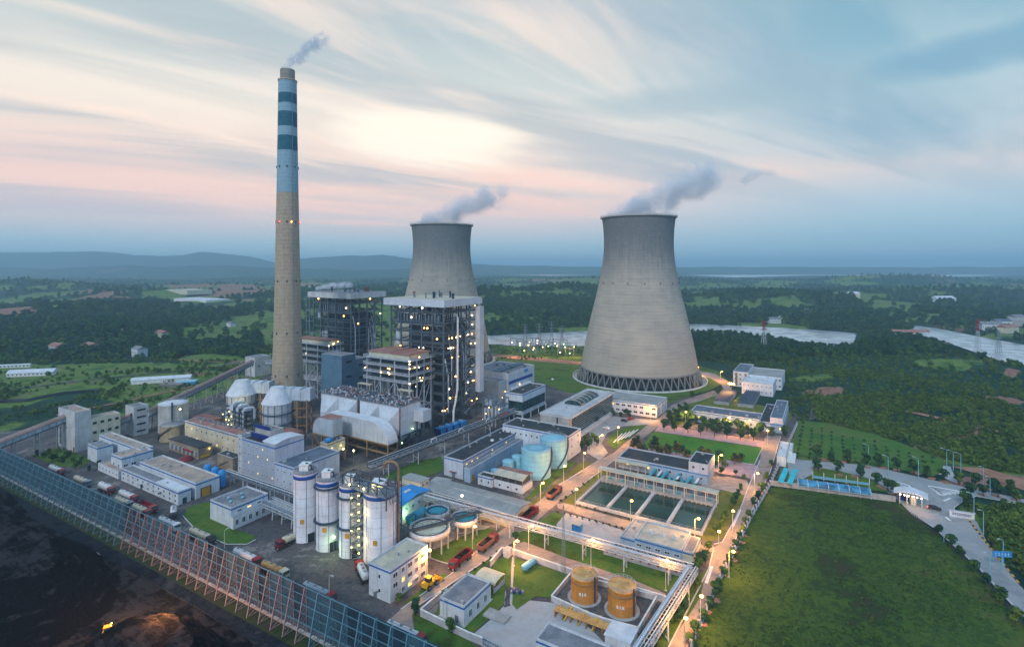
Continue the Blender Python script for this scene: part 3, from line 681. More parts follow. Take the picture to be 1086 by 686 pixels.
# ------------------------------------------------------------------ vegetation
def crown_mesh(name, rx, h_, n, seed, mats_, leaf=.32, clumps=11, base=.2):
    rr = random.Random(seed); mb = MB(); cl = []
    for i in range(clumps):
        a = rr.random() * 6.283; q = rr.random() ** .5 * .68; z = rr.uniform(base, .92)
        wd = math.sin(math.pi * min(.95, max(.1, (z * .8 + .12)))) 
        cl.append((q * rx * wd * math.cos(a), q * rx * wd * math.sin(a), z * h_, rx * rr.uniform(.34, .55), rr.randrange(len(mats_))))
    for i in range(n):
        c = cl[rr.randrange(clumps)]
        v = Vector((rr.gauss(0, 1), rr.gauss(0, 1), rr.gauss(0, 1))).normalized() * c[3] * rr.uniform(.72, 1.08); v.z *= .8
        p = Vector(c[:3]) + v; nn = (v.normalized() + Vector((rr.uniform(-.5, .5), rr.uniform(-.5, .5), rr.uniform(-.2, .7)))).normalized()
        t = nn.orthogonal().normalized(); b = nn.cross(t); an = rr.random() * 6.28; t, b = t * math.cos(an) + b * math.sin(an), b * math.cos(an) - t * math.sin(an)
        s_ = leaf * rx * rr.uniform(.7, 1.3); mb.cur = c[4]
        mb.add([p - t * s_ * .5, p + b * s_ * .42 + nn * s_ * .1, p + t * s_ * .5, p - b * s_ * .42 - nn * s_ * .06], [(0, 1, 2, 3)])
    return mb.mesh(name, mats_)
def trunk_mesh(name, h_, r):
    mb = MB(); mb.tube([(0, 0, -.2), (.02 * h_, 0, h_ * .5), (0, .03 * h_, h_)], r, 6, radii=[r * 1.3, r, r * .6])
    for k in range(3):
        a = k * 2.1; mb.tube([(0, 0, h_ * .7), (math.cos(a) * h_ * .28, math.sin(a) * h_ * .28, h_ * 1.15)], r * .5, 5, radii=[r * .55, r * .2])
    return mb.mesh(name, 'bark')
protos = bpy.data.collections.new('woodland_kinds')
PK = []
for k, (rx, hh, mats_) in enumerate([(4.2, 7.5, ['leaf', 'leaf_dark']), (3.4, 9, ['leaf_dark', 'leaf']), (4.8, 6.2, ['leaf_dark', 'leaf']), (3.0, 5.0, ['leaf', 'leaf_olive']), (2.4, 3.2, ['leaf_olive', 'leaf'])]):
    me = crown_mesh('wood_crown', rx, hh, 230, 50 + k, mats_, .36, 9, .08)
    o = bpy.data.objects.new('wood_tree', me); protos.objects.link(o); PK.append(o)
def woodland(name, label, pts, protos=protos, cat_='woodland'):
    pts = np.array(pts); me = bpy.data.meshes.new(name); me.vertices.add(len(pts)); me.vertices.foreach_set('co', pts[:, :3].ravel().astype('f'))
    for n_, col_ in (('size', 3), ('turn', 4)):
        at = me.attributes.new(n_, 'FLOAT', 'POINT'); at.data.foreach_set('value', pts[:, col_].astype('f'))
    at = me.attributes.new('kind_of_tree', 'INT', 'POINT'); at.data.foreach_set('value', pts[:, 5].astype('i'))
    o = inst(name, me); o['kind'] = 'stuff'; tag(o, label, cat_, kind='stuff')
    ng = bpy.data.node_groups.new(name, 'GeometryNodeTree')
    ng.interface.new_socket('Geometry', in_out='INPUT', socket_type='NodeSocketGeometry'); ng.interface.new_socket('Geometry', in_out='OUTPUT', socket_type='NodeSocketGeometry')
    N = ng.nodes; L = ng.links; gi = N.new('NodeGroupInput'); go = N.new('NodeGroupOutput')
    ip = N.new('GeometryNodeInstanceOnPoints'); ci = N.new('GeometryNodeCollectionInfo'); ci.inputs['Collection'].default_value = protos
    ci.inputs['Separate Children'].default_value = True; ci.inputs['Reset Children'].default_value = True
    def attr(nm, typ):
        a = N.new('GeometryNodeInputNamedAttribute'); a.data_type = typ; a.inputs['Name'].default_value = nm; return a.outputs['Attribute']
    cv_ = N.new('ShaderNodeCombineXYZ'); L.new(attr('turn', 'FLOAT'), cv_.inputs[2])
    L.new(gi.outputs[0], ip.inputs['Points']); L.new(ci.outputs[0], ip.inputs['Instance']); ip.inputs['Pick Instance'].default_value = True
    L.new(attr('kind_of_tree', 'INT'), ip.inputs['Instance Index']); L.new(cv_.outputs[0], ip.inputs['Rotation']); L.new(attr('size', 'FLOAT'), ip.inputs['Scale'])
    L.new(ip.outputs[0], go.inputs[0]); md = o.modifiers.new('scatter', 'NODES'); md.node_group = ng
    return o
def scatter():
    rs_ = np.random.RandomState(5); out = []; r = 250.0
    while r < 4200:
        s_ = max(4.6, r * .0095); n = int(rad(124) * r / s_)
        a = np.linspace(rad(-62), rad(62), n) + rs_.uniform(-.5, .5, n) * s_ / r; ra = r + rs_.uniform(-.6, .6, n) * s_
        x = ra * np.sin(a); y = ra * np.cos(a); out.append(np.stack([x, y, np.full(n, s_)], -1)); r += s_ * (1.0 if r < 1500 else 1.6)
    P = np.concatenate(out); x, y, s_ = P.T
    wd, er = cover(x, y); keep = rs_.rand(len(x)) < wd * .93 + .035
    d, ins, _ = pdist(x, y, FLAT); keep &= (d > 2.5)
    lk = np.full(len(x), 1e9)
    for L in LAKES: lk = np.minimum(lk, pdist(x, y, L)[0])
    keep &= lk > 14
    for hx, hy in [(62, 370), (97, 369), (148, 375), (132, 358), (172, 358), (245, 344), (1050, 349), (1062, 347), (1078, 346), (1068, 352), (958, 356), (975, 354), (820, 339), (834, 337), (862, 333), (200, 316), (214, 321), (35, 397.5), (172, 404.5), (12, 388), (198, 407), (184, 409)]:
        X_, Y_ = G(hx, hy); w2 = 75 if hy < 330 else 17
        keep &= ~((np.abs(x - X_ * y / Y_) < w2) & (y > Y_ - (260 if hy < 330 else 26)) & (y < Y_ + (70 if hy < 330 else 10)))
    keep &= er < .3
    # open strips: village clearing and the roadside bank
    for poly in ([(1000, 494), (1100, 515), (1260, 545), (1260, 580), (1086, 540), (1000, 512)],): keep &= ~pdist(x, y, [G(*p) for p in poly])[1]
    x, y, s_ = x[keep], y[keep], s_[keep]; z = height(x, y)
    near = fbm(x / 60 + 9, y / 60, 3)
    px = CX + x / y * F; py = Y0 + H * F / y
    low = ((px > 740) & (py > 384)) | ((px < 330) & (py > 380))
    k = np.where(low, 3 + (rs_.rand(len(x)) < .55), rs_.randint(0, 4, len(x)))
    size = s_ / 5.2 * rs_.uniform(.75, 1.35, len(x)) * np.where(low, .62, 1.0) * (.7 + near * .6)
    size = np.minimum(size, 2.2 - sstep(np.hypot(x, y), 900, 2600) * .9) * np.clip(.35 + lk[keep] / 130, .35, 1)
    return np.stack([x, y, z - .5, size, rs_.rand(len(x)) * 6.28, k], -1), px, py
WP, wpx, wpy = scatter()
print('wood points', len(WP))
sel = (WP[:, 0] > 0) & (WP[:, 1] < 850); woodland('woodland', 'dark green woods and scrub on the low hills right of the plant, this side of the river', WP[sel])
s2 = (WP[:, 0] <= 0) & (WP[:, 1] < 1500); woodland('woodland', 'scattered trees and woods in the fields left of the chimney', WP[s2])
s3 = ~(sel | s2); woodland('woodland', 'hazy far woods rolling to the horizon beyond the river', WP[s3])
# rough grass tufts on the big field
tufts = bpy.data.collections.new('tuft_kinds')
for k, (rx, hh, ms) in enumerate([(.9, .5, ['leaf_olive', 'leaf']), (.7, .7, ['leaf', 'leaf_dark']), (1.1, .35, ['leaf', 'leaf_olive'])]):
    tufts.objects.link(bpy.data.objects.new('tuft', crown_mesh('tuft', rx, hh, 46, 400 + k, ms, .4, 5, .1)))
def tuft_points(poly, n, seed, thr=.5):
    r_ = np.random.RandomState(seed); P = np.array(poly); x = r_.uniform(P[:, 0].min(), P[:, 0].max(), n); y = r_.uniform(P[:, 1].min(), P[:, 1].max(), n)
    m_ = pdist(x, y, poly)[1]; m_ &= fbm(x / 22 + seed, y / 22, 4) + r_.uniform(-.12, .12, n) > thr
    x, y = x[m_], y[m_]; return np.stack([x, y, np.full(len(x), -.06), r_.uniform(.25, .7, len(x)), r_.rand(len(x)) * 6.28, r_.randint(0, 3, len(x))], -1)
fieldp = [G(*p) for p in [(819, 519), (890, 525.5), (950, 533), (964, 546), (988, 563), (1034, 605), (1086, 664), (1180, 800), (900, 900), (734, 694), (750, 656), (774, 604), (800, 549)]]
woodland('grass_tufts', 'rough grass tufts and weeds scattered over the big field', tuft_points(fieldp, 14000, 3, .52), tufts, 'grass')
def rough(name, label, px_poly, n, seed, thr, smin, smax):
    P = tuft_points([G(*p) for p in px_poly], n, seed, thr); r_ = np.random.RandomState(seed)
    P[:, 2] = height(P[:, 0], P[:, 1]) + .15; P[:, 3] = smin + (smax - smin) * r_.rand(len(P)) ** 3; P[:, 5] = r_.choice([3, 4, 4], len(P))
    woodland(name, label, P, protos, 'scrub')
rough('scrub', 'patchy olive scrub and weeds over the left field beyond the conveyor', [(-120, 470), (-40, 456), (60, 446), (200, 422), (290, 390), (340, 384), (345, 362), (215, 366), (160, 384), (0, 392), (-160, 400)], 22000, 21, .58, .08, .8)
rough('scrub', 'dense dark scrub filling the wedge between the gate road and the right edge', [(1036, 540), (1090, 540), (1240, 575), (1240, 720), (1100, 632), (1055, 580)], 5000, 22, .30, .25, 1.0)
rough('scrub', 'low scrub on the slope between the sapling plot and the wooded hill', [(866, 446), (930, 461), (1000, 486), (1100, 507), (1180, 500), (1060, 440), (930, 425), (860, 420)], 9000, 23, .40, .2, .9)
rough('scrub', 'scrub and bushes on the flat around the switchyard', [(520, 384), (640, 376), (640, 366), (520, 366)], 1500, 24, .5, .15, .7)
rough('scrub', 'weeds and bushes in the waste strip right of the warehouse', [(845, 448), (862, 447), (872, 416), (842, 412), (828, 424)], 900, 25, .42, .15, .6)
def drape(name, pts, wd, matn, dz=.5):
    P = [Vector(G(*p)).to_3d() for p in pts]; L_ = []; 
    for a, b in zip(P, P[1:]):
        k = max(2, int((b - a).length / 6)); L_ += [a + (b - a) * i / k for i in range(k)]
    L_.append(P[-1]); vs = []
    for i, p in enumerate(L_):
        d_ = (L_[min(i + 1, len(L_) - 1)] - L_[max(i - 1, 0)]).normalized(); n_ = Vector((-d_.y, d_.x, 0)) * wd / 2 * R.uniform(.8, 1.2)
        for q in (p - n_, p + n_): vs.append((q.x, q.y, float(height(np.array([q.x]), np.array([q.y]))[0]) + dz))
    o = MB().add(vs, [(2 * i, 2 * i + 2, 2 * i + 3, 2 * i + 1) for i in range(len(L_) - 1)]).build(name, matn); o['kind'] = 'structure'
drape('dirt_track', [(-60, 418), (20, 412), (80, 404), (150, 397), (215, 391), (262, 383), (300, 374)], 5, 'yard')
drape('dirt_track', [(-40, 428), (30, 424), (70, 416), (110, 413)], 9, 'coal_floor'); drape('dirt_track', [(60, 440), (130, 426), (190, 413), (250, 399)], 3, 'earth_red'); drape('dirt_track', [(180, 380), (230, 384), (262, 383)], 4, 'earth_red')
drape('dirt_track', [(880, 372), (905, 366), (940, 362), (975, 361), (1010, 366)], 4, 'slab', 1.2); drape('dirt_track', [(862, 420), (905, 427), (960, 440), (1010, 452), (1086, 470)], 4, 'earth_red', .8)
# haze
hb = MB().box(-31000, 31000, -3000, 31500, -14, 282)
m, t, out = newmat('haze_air')
pv = t.node('ShaderNodeVolumePrincipled'); pv.inputs['Color'].default_value = (.55, .82, 1.0, 1); pv.inputs['Density'].default_value = .00017; pv.inputs['Anisotropy'].default_value = .2
t.put(out.inputs['Volume'], pv.outputs[0]); m.volume_intensity if False else None
hz = hb.build('haze', 'haze_air'); tag(hz, 'thin blue evening haze over the whole country', 'haze', kind='stuff')
# ------------------------------------------------------------------ building kit
_wc = {}
def win_mesh(w_, h_, kind):
    k = (round(w_, 2), round(h_, 2), kind)
    if k not in _wc:
        mb = MB(); f = .09
        mb.slot(0).box(-w_ / 2, w_ / 2, -.10, .02, -h_ / 2, -h_ / 2 + f).box(-w_ / 2, w_ / 2, -.10, .02, h_ / 2 - f, h_ / 2)
        mb.box(-w_ / 2, -w_ / 2 + f, -.10, .02, -h_ / 2 + f, h_ / 2 - f).box(w_ / 2 - f, w_ / 2, -.10, .02, -h_ / 2 + f, h_ / 2 - f)
        if w_ > 1.2: mb.box(-.04, .04, -.09, .02, -h_ / 2 + f, h_ / 2 - f)
        mb.slot(1).box(-w_ / 2 + f, w_ / 2 - f, -.05, .02, -h_ / 2 + f, h_ / 2 - f)
        _wc[k] = mb.mesh('window', ['paint_white' if kind != 'dark' else 'steel_dark', {'plain': 'glass', 'dark': 'glass', 'lit': 'glass_lit', 'blue': 'glass_blue'}[kind]])
    return _wc[k]
def put_window(root, face, u, z, w_, h_, x0, x1, y0, kind='plain'):
    """face S: outward -y at y0, u along x; face E: outward +x at x1, u along y"""
    me = win_mesh(w_, h_, kind); lab = 'yellow lit window' if kind == 'lit' else None
    if face == 'S': return inst('window', me, root, lab, (u, y0, z), 0.0)
    return inst('window', me, root, lab, (x1, u, z), math.pi / 2)
def windows(root, face, x0, x1, y0, y1, z0, z1, rows, cols, w_=1.3, h_=1.3, lit=.12, kind='plain', skip=()):
    lo, hi = (x0, x1) if face == 'S' else (y0, y1)
    for r in range(rows):
        z = z0 + (z1 - z0) * (r + .55) / rows
        for c in range(cols):
            if (r, c) in skip: continue
            u = lo + (hi - lo) * (c + .5) / cols
            put_window(root, face, u, z, w_, h_, x0, x1, y0, 'lit' if R.random() < lit else kind)
def block(root, x0, x1, y0, y1, z0, z1, wall='white', roof='roof_tan', trim='blue_trim', par=.55, S=None, E=None, lit=.12, coping='pale_concrete', name='wall', kind='plain'):
    t = .3; zr = z1 - par
    mb = MB().box(x0, x1, y0, y1, z0, zr)
    if par > 0:
        mb.box(x0, x1, y0, y0 + t, zr, z1).box(x0, x1, y1 - t, y1, zr, z1).box(x0, x0 + t, y0 + t, y1 - t, zr, z1).box(x1 - t, x1, y0 + t, y1 - t, zr, z1)
    mb.build(name, wall, root)
    rf = MB().box(x0 + t, x1 - t, y0 + t, y1 - t, zr, zr + .08) if par > 0 else MB().box(x0 - .25, x1 + .25, y0 - .25, y1 + .25, zr, zr + .3)
    rf = rf.build('roof', roof, root)
    if par > 0:
        e = .05; MB().box(x0 - e, x1 + e, y0 - e, y0 + t, z1, z1 + .1).box(x0 - e, x1 + e, y1 - t, y1 + e, z1, z1 + .1).box(x0 - e, x0 + t, y0 + t, y1 - t, z1, z1 + .1).box(x1 - t, x1 + e, y0 + t, y1 - t, z1, z1 + .1).build('coping', coping, root)
        # vents and hatches that keep a flat roof from being bare
        A_ = (x1 - x0) * (y1 - y0)
        if A_ > 60:
            for _ in range(min(7, 1 + int(A_ / 110))):
                vx = R.uniform(x0 + 1.2, x1 - 1.2); vy = R.uniform(y0 + 1.2, y1 - 1.2); s_ = R.uniform(.3, .7)
                MB().box(-s_, s_, -s_ * .7, s_ * .7, 0, R.uniform(.4, .9)).build('roof_vent', 'concrete', rf, loc=(vx, vy, zr + .08))
    if trim:
        e = .04; za, zb = z1 - .95, z1 - .45
        MB().box(x0 - e, x1 + e, y0 - e, y0, za, zb).box(x0 - e, x1 + e, y1, y1 + e, za, zb).box(x0 - e, x0, y0, y1, za, zb).box(x1, x1 + e, y0, y1, za, zb).build('trim', trim, root)
    zz0 = z0 + .3; zz1 = z1 - (1.0 if trim else .3)
    if S: windows(root, 'S', x0, x1, y0, y1, zz0, zz1, *S[:2], *(S[2:] or (1.3, 1.3)), lit=lit, kind=kind)
    if E: windows(root, 'E', x0, x1, y0, y1, zz0, zz1, *E[:2], *(E[2:] or (1.3, 1.3)), lit=lit, kind=kind)
    return rf
def fit(xn, yb, yt, xl, xr, a=None, b=None):
    N = G(xn, yb); h_ = hgt(yb, yt)
    if a is None: a = along(N, (-UA[0], -UA[1]), xl)
    if b is None: b = along(N, UB, xr)
    return N, abs(a), abs(b), h_
def bld(name, label, xn, yb, yt, xl, xr, cat='building', a=None, b=None, group=None, **kw):
    N, a, b, h_ = fit(xn, yb, yt, xl, xr, a, b)
    root = thing(name, label, cat, N, TH, group); root['_'] = 0; del root['_']
    block(root, -a, 0, 0, b, 0, h_, **kw)
    return root, a, b, h_
def sub(root, xn, yb, yt, xl, xr, a=None, b=None, z0=0, **kw):
    N, a, b, h_ = fit(xn, yb, yt, xl, xr, a, b); x, y = toloc(root, N)
    block(root, x - a, x, y, y + b, z0, h_, **kw); return x, y, a, b, h_
def door(root, face, u, w_, h_, x1=0, y0=0, m_='door_orange', z0=0, label=None):
    mb = MB()
    if face == 'S': mb.box(u - w_ / 2, u + w_ / 2, y0 - .09, y0 + .02, z0, z0 + h_)
    else: mb.box(x1 - .02, x1 + .09, u - w_ / 2, u + w_ / 2, z0, z0 + h_)
    mb.build('door', m_, root, label)
def rails(mb, x0, x1, y0, y1, z, h_=1.1, step=2.5, w_=.09):
    for (a, b) in (((x0, y0), (x1, y0)), ((x1, y0), (x1, y1)), ((x1, y1), (x0, y1)), ((x0, y1), (x0, y0))):
        L = math.dist(a, b); n = max(1, int(L / step))
        mb.beam((*a, z + h_), (*b, z + h_), w_); mb.beam((*a, z + h_ * .5), (*b, z + h_ * .5), w_)
        for i in range(n): mb.beam((a[0] + (b[0] - a[0]) * i / n, a[1] + (b[1] - a[1]) * i / n, z), (a[0] + (b[0] - a[0]) * i / n, a[1] + (b[1] - a[1]) * i / n, z + h_), w_)

# ---- transfer houses and the coal conveyor on the left
r, a, b, h_ = bld('transfer_tower', 'tall pale concrete transfer tower that takes the left conveyor gallery', 79.4, 479.7, 437.7, 61.8, 96.5, wall='pale_concrete', trim=None, S=(1, 1, 1.2, 1.6), lit=0)
block(r, -8, 0, b, b + 13.5, 0, h_ * .76, wall='cream', trim=None, roof='roof_tan', E=(3, 4, 1.7, 1.4), lit=0, kind='dark')
door(r, 'S', -1.2, 1.5, 2.4, m_='dark_red'); MB().box(-a + 2.0, -a + 4.4, -.12, .02, 1.5, 11).build('recess', 'steel_dark', r)
tt1 = (r, a, b, h_)
r, a, b, h_ = bld('transfer_tower', 'short grey concrete transfer tower between the conveyor galleries and the round silo', 142, 463, 432, 133, 157.5, wall='pale_concrete', trim=None, roof='roof_grey', E=(4, 1, 4.5, 1.0), lit=0, kind='dark')
tt2 = (r, a, b, h_)
r, a, b, h_ = bld('transfer_tower', 'small pale transfer house at the top of the long conveyor left of the chimney', 270.5, 400, 379.6, 260, 287, wall='pale_concrete', trim=None, roof='roof_grey', S=(1, 2), E=(1, 2, 2, 1), lit=0, kind='dark')
tt3 = (r, a, b, h_)
def gallery(name, label, p, q, w_=3.6, h_=2.9, n=6, legs=True, roofm='conveyor_roof', wallm='duct_side', cat='conveyor'):
    P = Vector(p); Q = Vector(q); d = Q - P; L = math.hypot(d.x, d.y); rz = math.atan2(d.y, d.x)
    r = thing(name, label, cat, (P.x, P.y), rz); z0, z1 = P.z, Q.z
    s = (z1 - z0) / L
    def bar(u0, u1, v0, v1, a0, a1, m_, nm, par=r):
        vs = [(u, v, z0 + s * u + dz) for u in (u0, u1) for v in (v0, v1) for dz in (a0, a1)]
        return MB().add(vs, [(0, 1, 3, 2), (4, 6, 7, 5), (0, 4, 5, 1), (2, 3, 7, 6), (0, 2, 6, 4), (1, 5, 7, 3)]).build(nm, m_, par)
    bar(0, L, -w_ / 2, w_ / 2, 0, h_ * .82, wallm, 'wall'); h_ *= .82
    mb = MB(); k = 8
    pr = [(w_ * .62 * math.cos(math.pi * i / k), h_ - .3 + 1.5 * math.sin(math.pi * i / k)) for i in range(k + 1)]
    vs = [(u, v, z0 + s * u + dz) for u in (-.3, L + .3) for v, dz in pr]; m_ = k + 1
    mb.add(vs, [(i, i + 1, i + 1 + m_, i + m_) for i in range(k)] + [tuple(range(m_)), tuple(reversed(range(m_, 2 * m_)))], False).build('roof', roofm, r)
    mb = MB()
    for v in (-w_ / 2 - .06, w_ / 2 + .06):
        mb.beam((0, v, z0 - .3), (L, v, z1 - .3), .35, .5)
        for i in range(int(L / 3)):
            u = i * 3.0; mb.beam((u, v, z0 + s * u), (u, v, z0 + s * u + h_ * .9), .12)
    mb.build('girder', 'steel_dark', r)
    if legs:
        for i in range(n):
            u = L * (i + .6) / n; z = z0 + s * u - .4
            if z < 2: continue
            mb = MB()
            for v in (-w_ / 2, w_ / 2): mb.beam((u, v * 1.3, 0), (u, v, z), .45)
            for k_ in range(max(1, int(z / 4))):
                za = z * k_ / max(1, int(z / 4)); zb = z * (k_ + 1) / max(1, int(z / 4)); mb.beam((u, -w_ / 2 * 1.2, za), (u, w_ / 2 * 1.2, zb), .2); mb.beam((u, -w_ / 2 * 1.2, zb), (u, w_ / 2 * 1.2, zb), .2)
            mb.build('leg', 'concrete', r)
    return r
def PZ(px, py, z): return (*G(px, py, z), z)
gallery('conveyor_gallery', 'brown roofed conveyor gallery rising from the left edge to the tall transfer tower', PZ(-60, 497, 5.5), PZ(72, 445, 14.5), n=5)
gallery('conveyor_gallery', 'short sloping conveyor gallery between the two nearest transfer towers', PZ(120, 453, 5.5), PZ(139, 444.5, 9.5), n=2, legs=False)
gallery('conveyor_gallery', 'long brown conveyor gallery climbing from the grey transfer tower towards the chimney', PZ(155, 441, 10), PZ(267, 386, 15.5), n=9)
gallery('conveyor_gallery', 'high conveyor gallery passing behind the chimney to the boiler houses', PZ(283, 386, 17), PZ(350, 383, 22), n=5, roofm='roof_grey')

# ---- offices and workshops of the left yard
r, a, b, h_ = bld('office_building', 'white two storey office with a tan roof and a courtyard terrace by the transfer tower', 129, 503.9, 485.5, 118, 162, wall='white', E=(1, 4, 2.0, 1.3), S=(1, 2), lit=0)
sub(r, 149, 494.5, 476.8, 105, 162.5, wall='white', S=None, lit=0)
sub(r, 125.5, 508, 500, 104, 131, wall='white', trim=None, roof='roof_tan', S=(1, 6, .9, .9), lit=0, par=.3, b=7)
x_, y_, a_, b_, hh = sub(r, 103, 491, 474.5, 93, 120, wall='white', roof='roof_grey', trim='blue_trim', lit=0)
r, a, b, h_ = bld('workshop_hall', 'large white hall with a broad tan roof behind the low office row', 207.6, 529.4, 512.5, 148, 232.8, wall='white', lit=0)
door(r, 'E', b * .42, 3.4, 3.4, label='orange roller door'); MB().box(0, .12, b * .42 - 2.2, b * .42 - 1.8, 0, 3.6).box(0, .12, b * .42 + 1.8, b * .42 + 2.2, 0, 3.6).box(0, .12, b * .42 - 2.2, b * .42 + 2.2, 3.6, 3.9).build('door_frame', 'dark_red', r)
r, a, b, h_ = bld('office_row', 'low two storey white office row with blue trim beside the parked tankers', 189, 535.8, 521.5, 128.5, 202.5, wall='white', roof='roof_grey', S=(2, 11, 1.1, 1.1), lit=.15)
door(r, 'E', b * .5, 1.6, 2.3, m_='steel_dark'); door(r, 'S', -a * .62, 1.4, 2.2, m_='steel_dark')
MB().box(-a * .40, -.35, .35, b - .35, h_ - .50, h_ - .22).build('roof_panel', 'roof_pale', r, 'bright white raised roof over the near end')
MB().box(-a * .62 - 1.4, -a * .62 + 1.4, -1.4, 0, 2.5, 2.7).box(-a * .3 - 1.4, -a * .3 + 1.4, -1.4, 0, 2.5, 2.7).build('canopy', 'pale_concrete', r)
r, a, b, h_ = bld('pump_building', 'small white building with four round roof vents on the lawn', 245, 559.5, 538.6, 223, 284, wall='white', roof='roof_grey', lit=0, E=None)
for i, (u, v) in enumerate([(.35, .30), (.40, .62), (.62, .2), (.66, .5)]):
    mb = MB(); mb.lathe([(.45, 0), (.45, .45), (.62, .5), (.62, .8), (.45, 1.0), (.01, 1.15)], 14); mb.build('roof_ventilator', 'tank_blue', r, loc=(-a * (1 - u), b * v, h_ - .5))
sub(r, 247.5, 561.5, 549.5, 245, 289, wall='white', roof='roof_grey', trim=None, E=(1, 6, 1.3, 2.0), lit=0, a=2.2)
for i in range(3): put_window(r, 'E', b * (.22 + .26 * i), h_ - 2.0, 1.7, .8, -a, 0, 0, 'lit' if i == 1 else 'plain')
r, a, b, h_ = bld('fan_shed', 'dark roofed shed with yellow lit end beside the round silo', 210.7, 487.5, 475.5, 179.4, 224.8, wall='brick_brown', roof='roof_dark', trim=None, lit=0, par=0)
for i in range(7): mb = MB().box(-.5, .5, -.9, 0, -1.5, .7); mb.build('fan_unit', 'steel_pale', r, loc=(-a * (i + .6) / 7.4, 0, 3.2))
MB().box(-.02, .10, b * .15, b * .8, .6, 1.7).build('sign_panel', 'yellow', r); MB().box(-a * .45, -a * .12, -1.3, -1.1, 3.2, 4.1).build('awning', 'red', r)
r = thing('coal_tarp', 'dark red tarpaulin heap on the yard beside the fan shed', 'tarpaulin', G(197, 487.5)); mb = MB(); mb.lathe([(3.6, 0), (3.3, .7), (2.4, 1.4), (1.1, 1.9), (.01, 2.0)], 14, caps=False); mb.build('cover', 'dark_red', r)
for i, (x, yt_, yb_) in enumerate([(220, 492.2, 509.5), (228, 495, 512.5), (235.4, 498, 517)]):
    P = G(x, yb_); h_ = hgt(yb_, yt_)
    r = thing('pressure_tank', ['bright blue upright pressure tank, leftmost of three beside the tan roofed hall', 'bright blue upright pressure tank in the middle of the three beside the hall', 'tallest looking bright blue pressure tank at the right end of the three'][i], 'tank', P, 0, 'blue pressure tanks')
    mb = MB(); mb.lathe([(1.55, .9), (1.55, h_ - .9), (1.35, h_ - .45), (.8, h_ - .1), (.01, h_)], 24); mb.build('vessel', 'blue', r)
    mb = MB()
    for k in range(4): mb.beam((1.25 * math.cos(k * 1.57 + .7), 1.25 * math.sin(k * 1.57 + .7), 0), (1.25 * math.cos(k * 1.57 + .7), 1.25 * math.sin(k * 1.57 + .7), 1.3), .25)
    mb.build('legs', 'steel_dark', r); MB().tube([(0, 0, h_ - .05), (0, 0, h_ + .5)], .15, 8).build('valve', 'steel', r)

# long beige hall with the tower block, the roof of which carries plant
r, a, b, h_ = bld('process_hall', 'long beige hall with reddish roof and rows of small windows', 256.5, 486.5, 463, 196, 272, wall='beige', roof='rust_roof', S=(2, 11, 1.0, 1.2), lit=.12, par=.4)
mb = MB()
for i in range(11): u = -a * (i + .5) / 11; mb.tube([(u, b * .8, h_), (u, b * .8, h_ + 1.2), (u - .5, b * .8, h_ + 1.6)], .25, 7); mb.cbox((u + 1, b * .85, h_ + .3), 1.0, .8, .9)
mb.build('roof_fans', 'steel', r)
r, a, b, h_ = bld('process_block', 'tall lilac grey block with arched white roof and small square windows', 291.4, 513.5, 474, 256.8, 322.5, wall='lilac_wall', roof='roof_dark', S=(4, 7, .8, .9), lit=.14, par=.5)
pr = [(0 + b * i / 10, 1.9 * math.sin(math.pi * (.15 + .7 * i / 10))) for i in range(11)]
MB().prism([(p, h_ + z) for p, z in pr] + [(b, h_ - .2), (0, h_ - .2)], -8, -.1, 'x').build('arched_gable', 'lilac_wall', r)
MB().prism([(p, h_ + z + .05) for p, z in pr] + [(p, h_ + z + .35) for p, z in reversed(pr)], -9.0, .3, 'x').build('arched_roof', 'roof_pale', r)
block(r, -a + 3.5, -a + 15, b * .28, b * .72, h_ - .4, h_ + 4.2, wall='concrete', roof='roof_grey', trim=None, name='penthouse')
MB().box(-a + 2, -a + 15, b * .2, b * .23, h_ + .2, h_ + 2.3).box(-a + 3.4, -a + 15, b * .25, b * .27, h_ + 4.6, h_ + 6.2).build('sign_board', 'deep_blue', r)
block(r, -a - 3.4, -a, 0, 4.5, 0, h_ + 1.0, wall='pale_concrete', roof='roof_grey', trim=None, S=(5, 1, .9, 1.0), lit=.1)
x_, y_, a_, b_, hh = sub(r, 312, 520.5, 496.3, 291.4, 360, wall='lilac_wall', roof='slate', trim='blue_trim', S=(2, 3, .9, .9), lit=0, par=.4)
r, a, b, h_ = bld('brick_shed', 'small flat brown shed at the foot of the beige hall', 247, 500.5, 486, 230.5, 258, wall='brick_brown', roof='roof_dark', trim=None, lit=0, E=(1, 2), par=.3)
MB().beam((-a, -.1, .3), (-a * .3, -.1, 4.4), .35).build('stair', 'steel_dark', r)

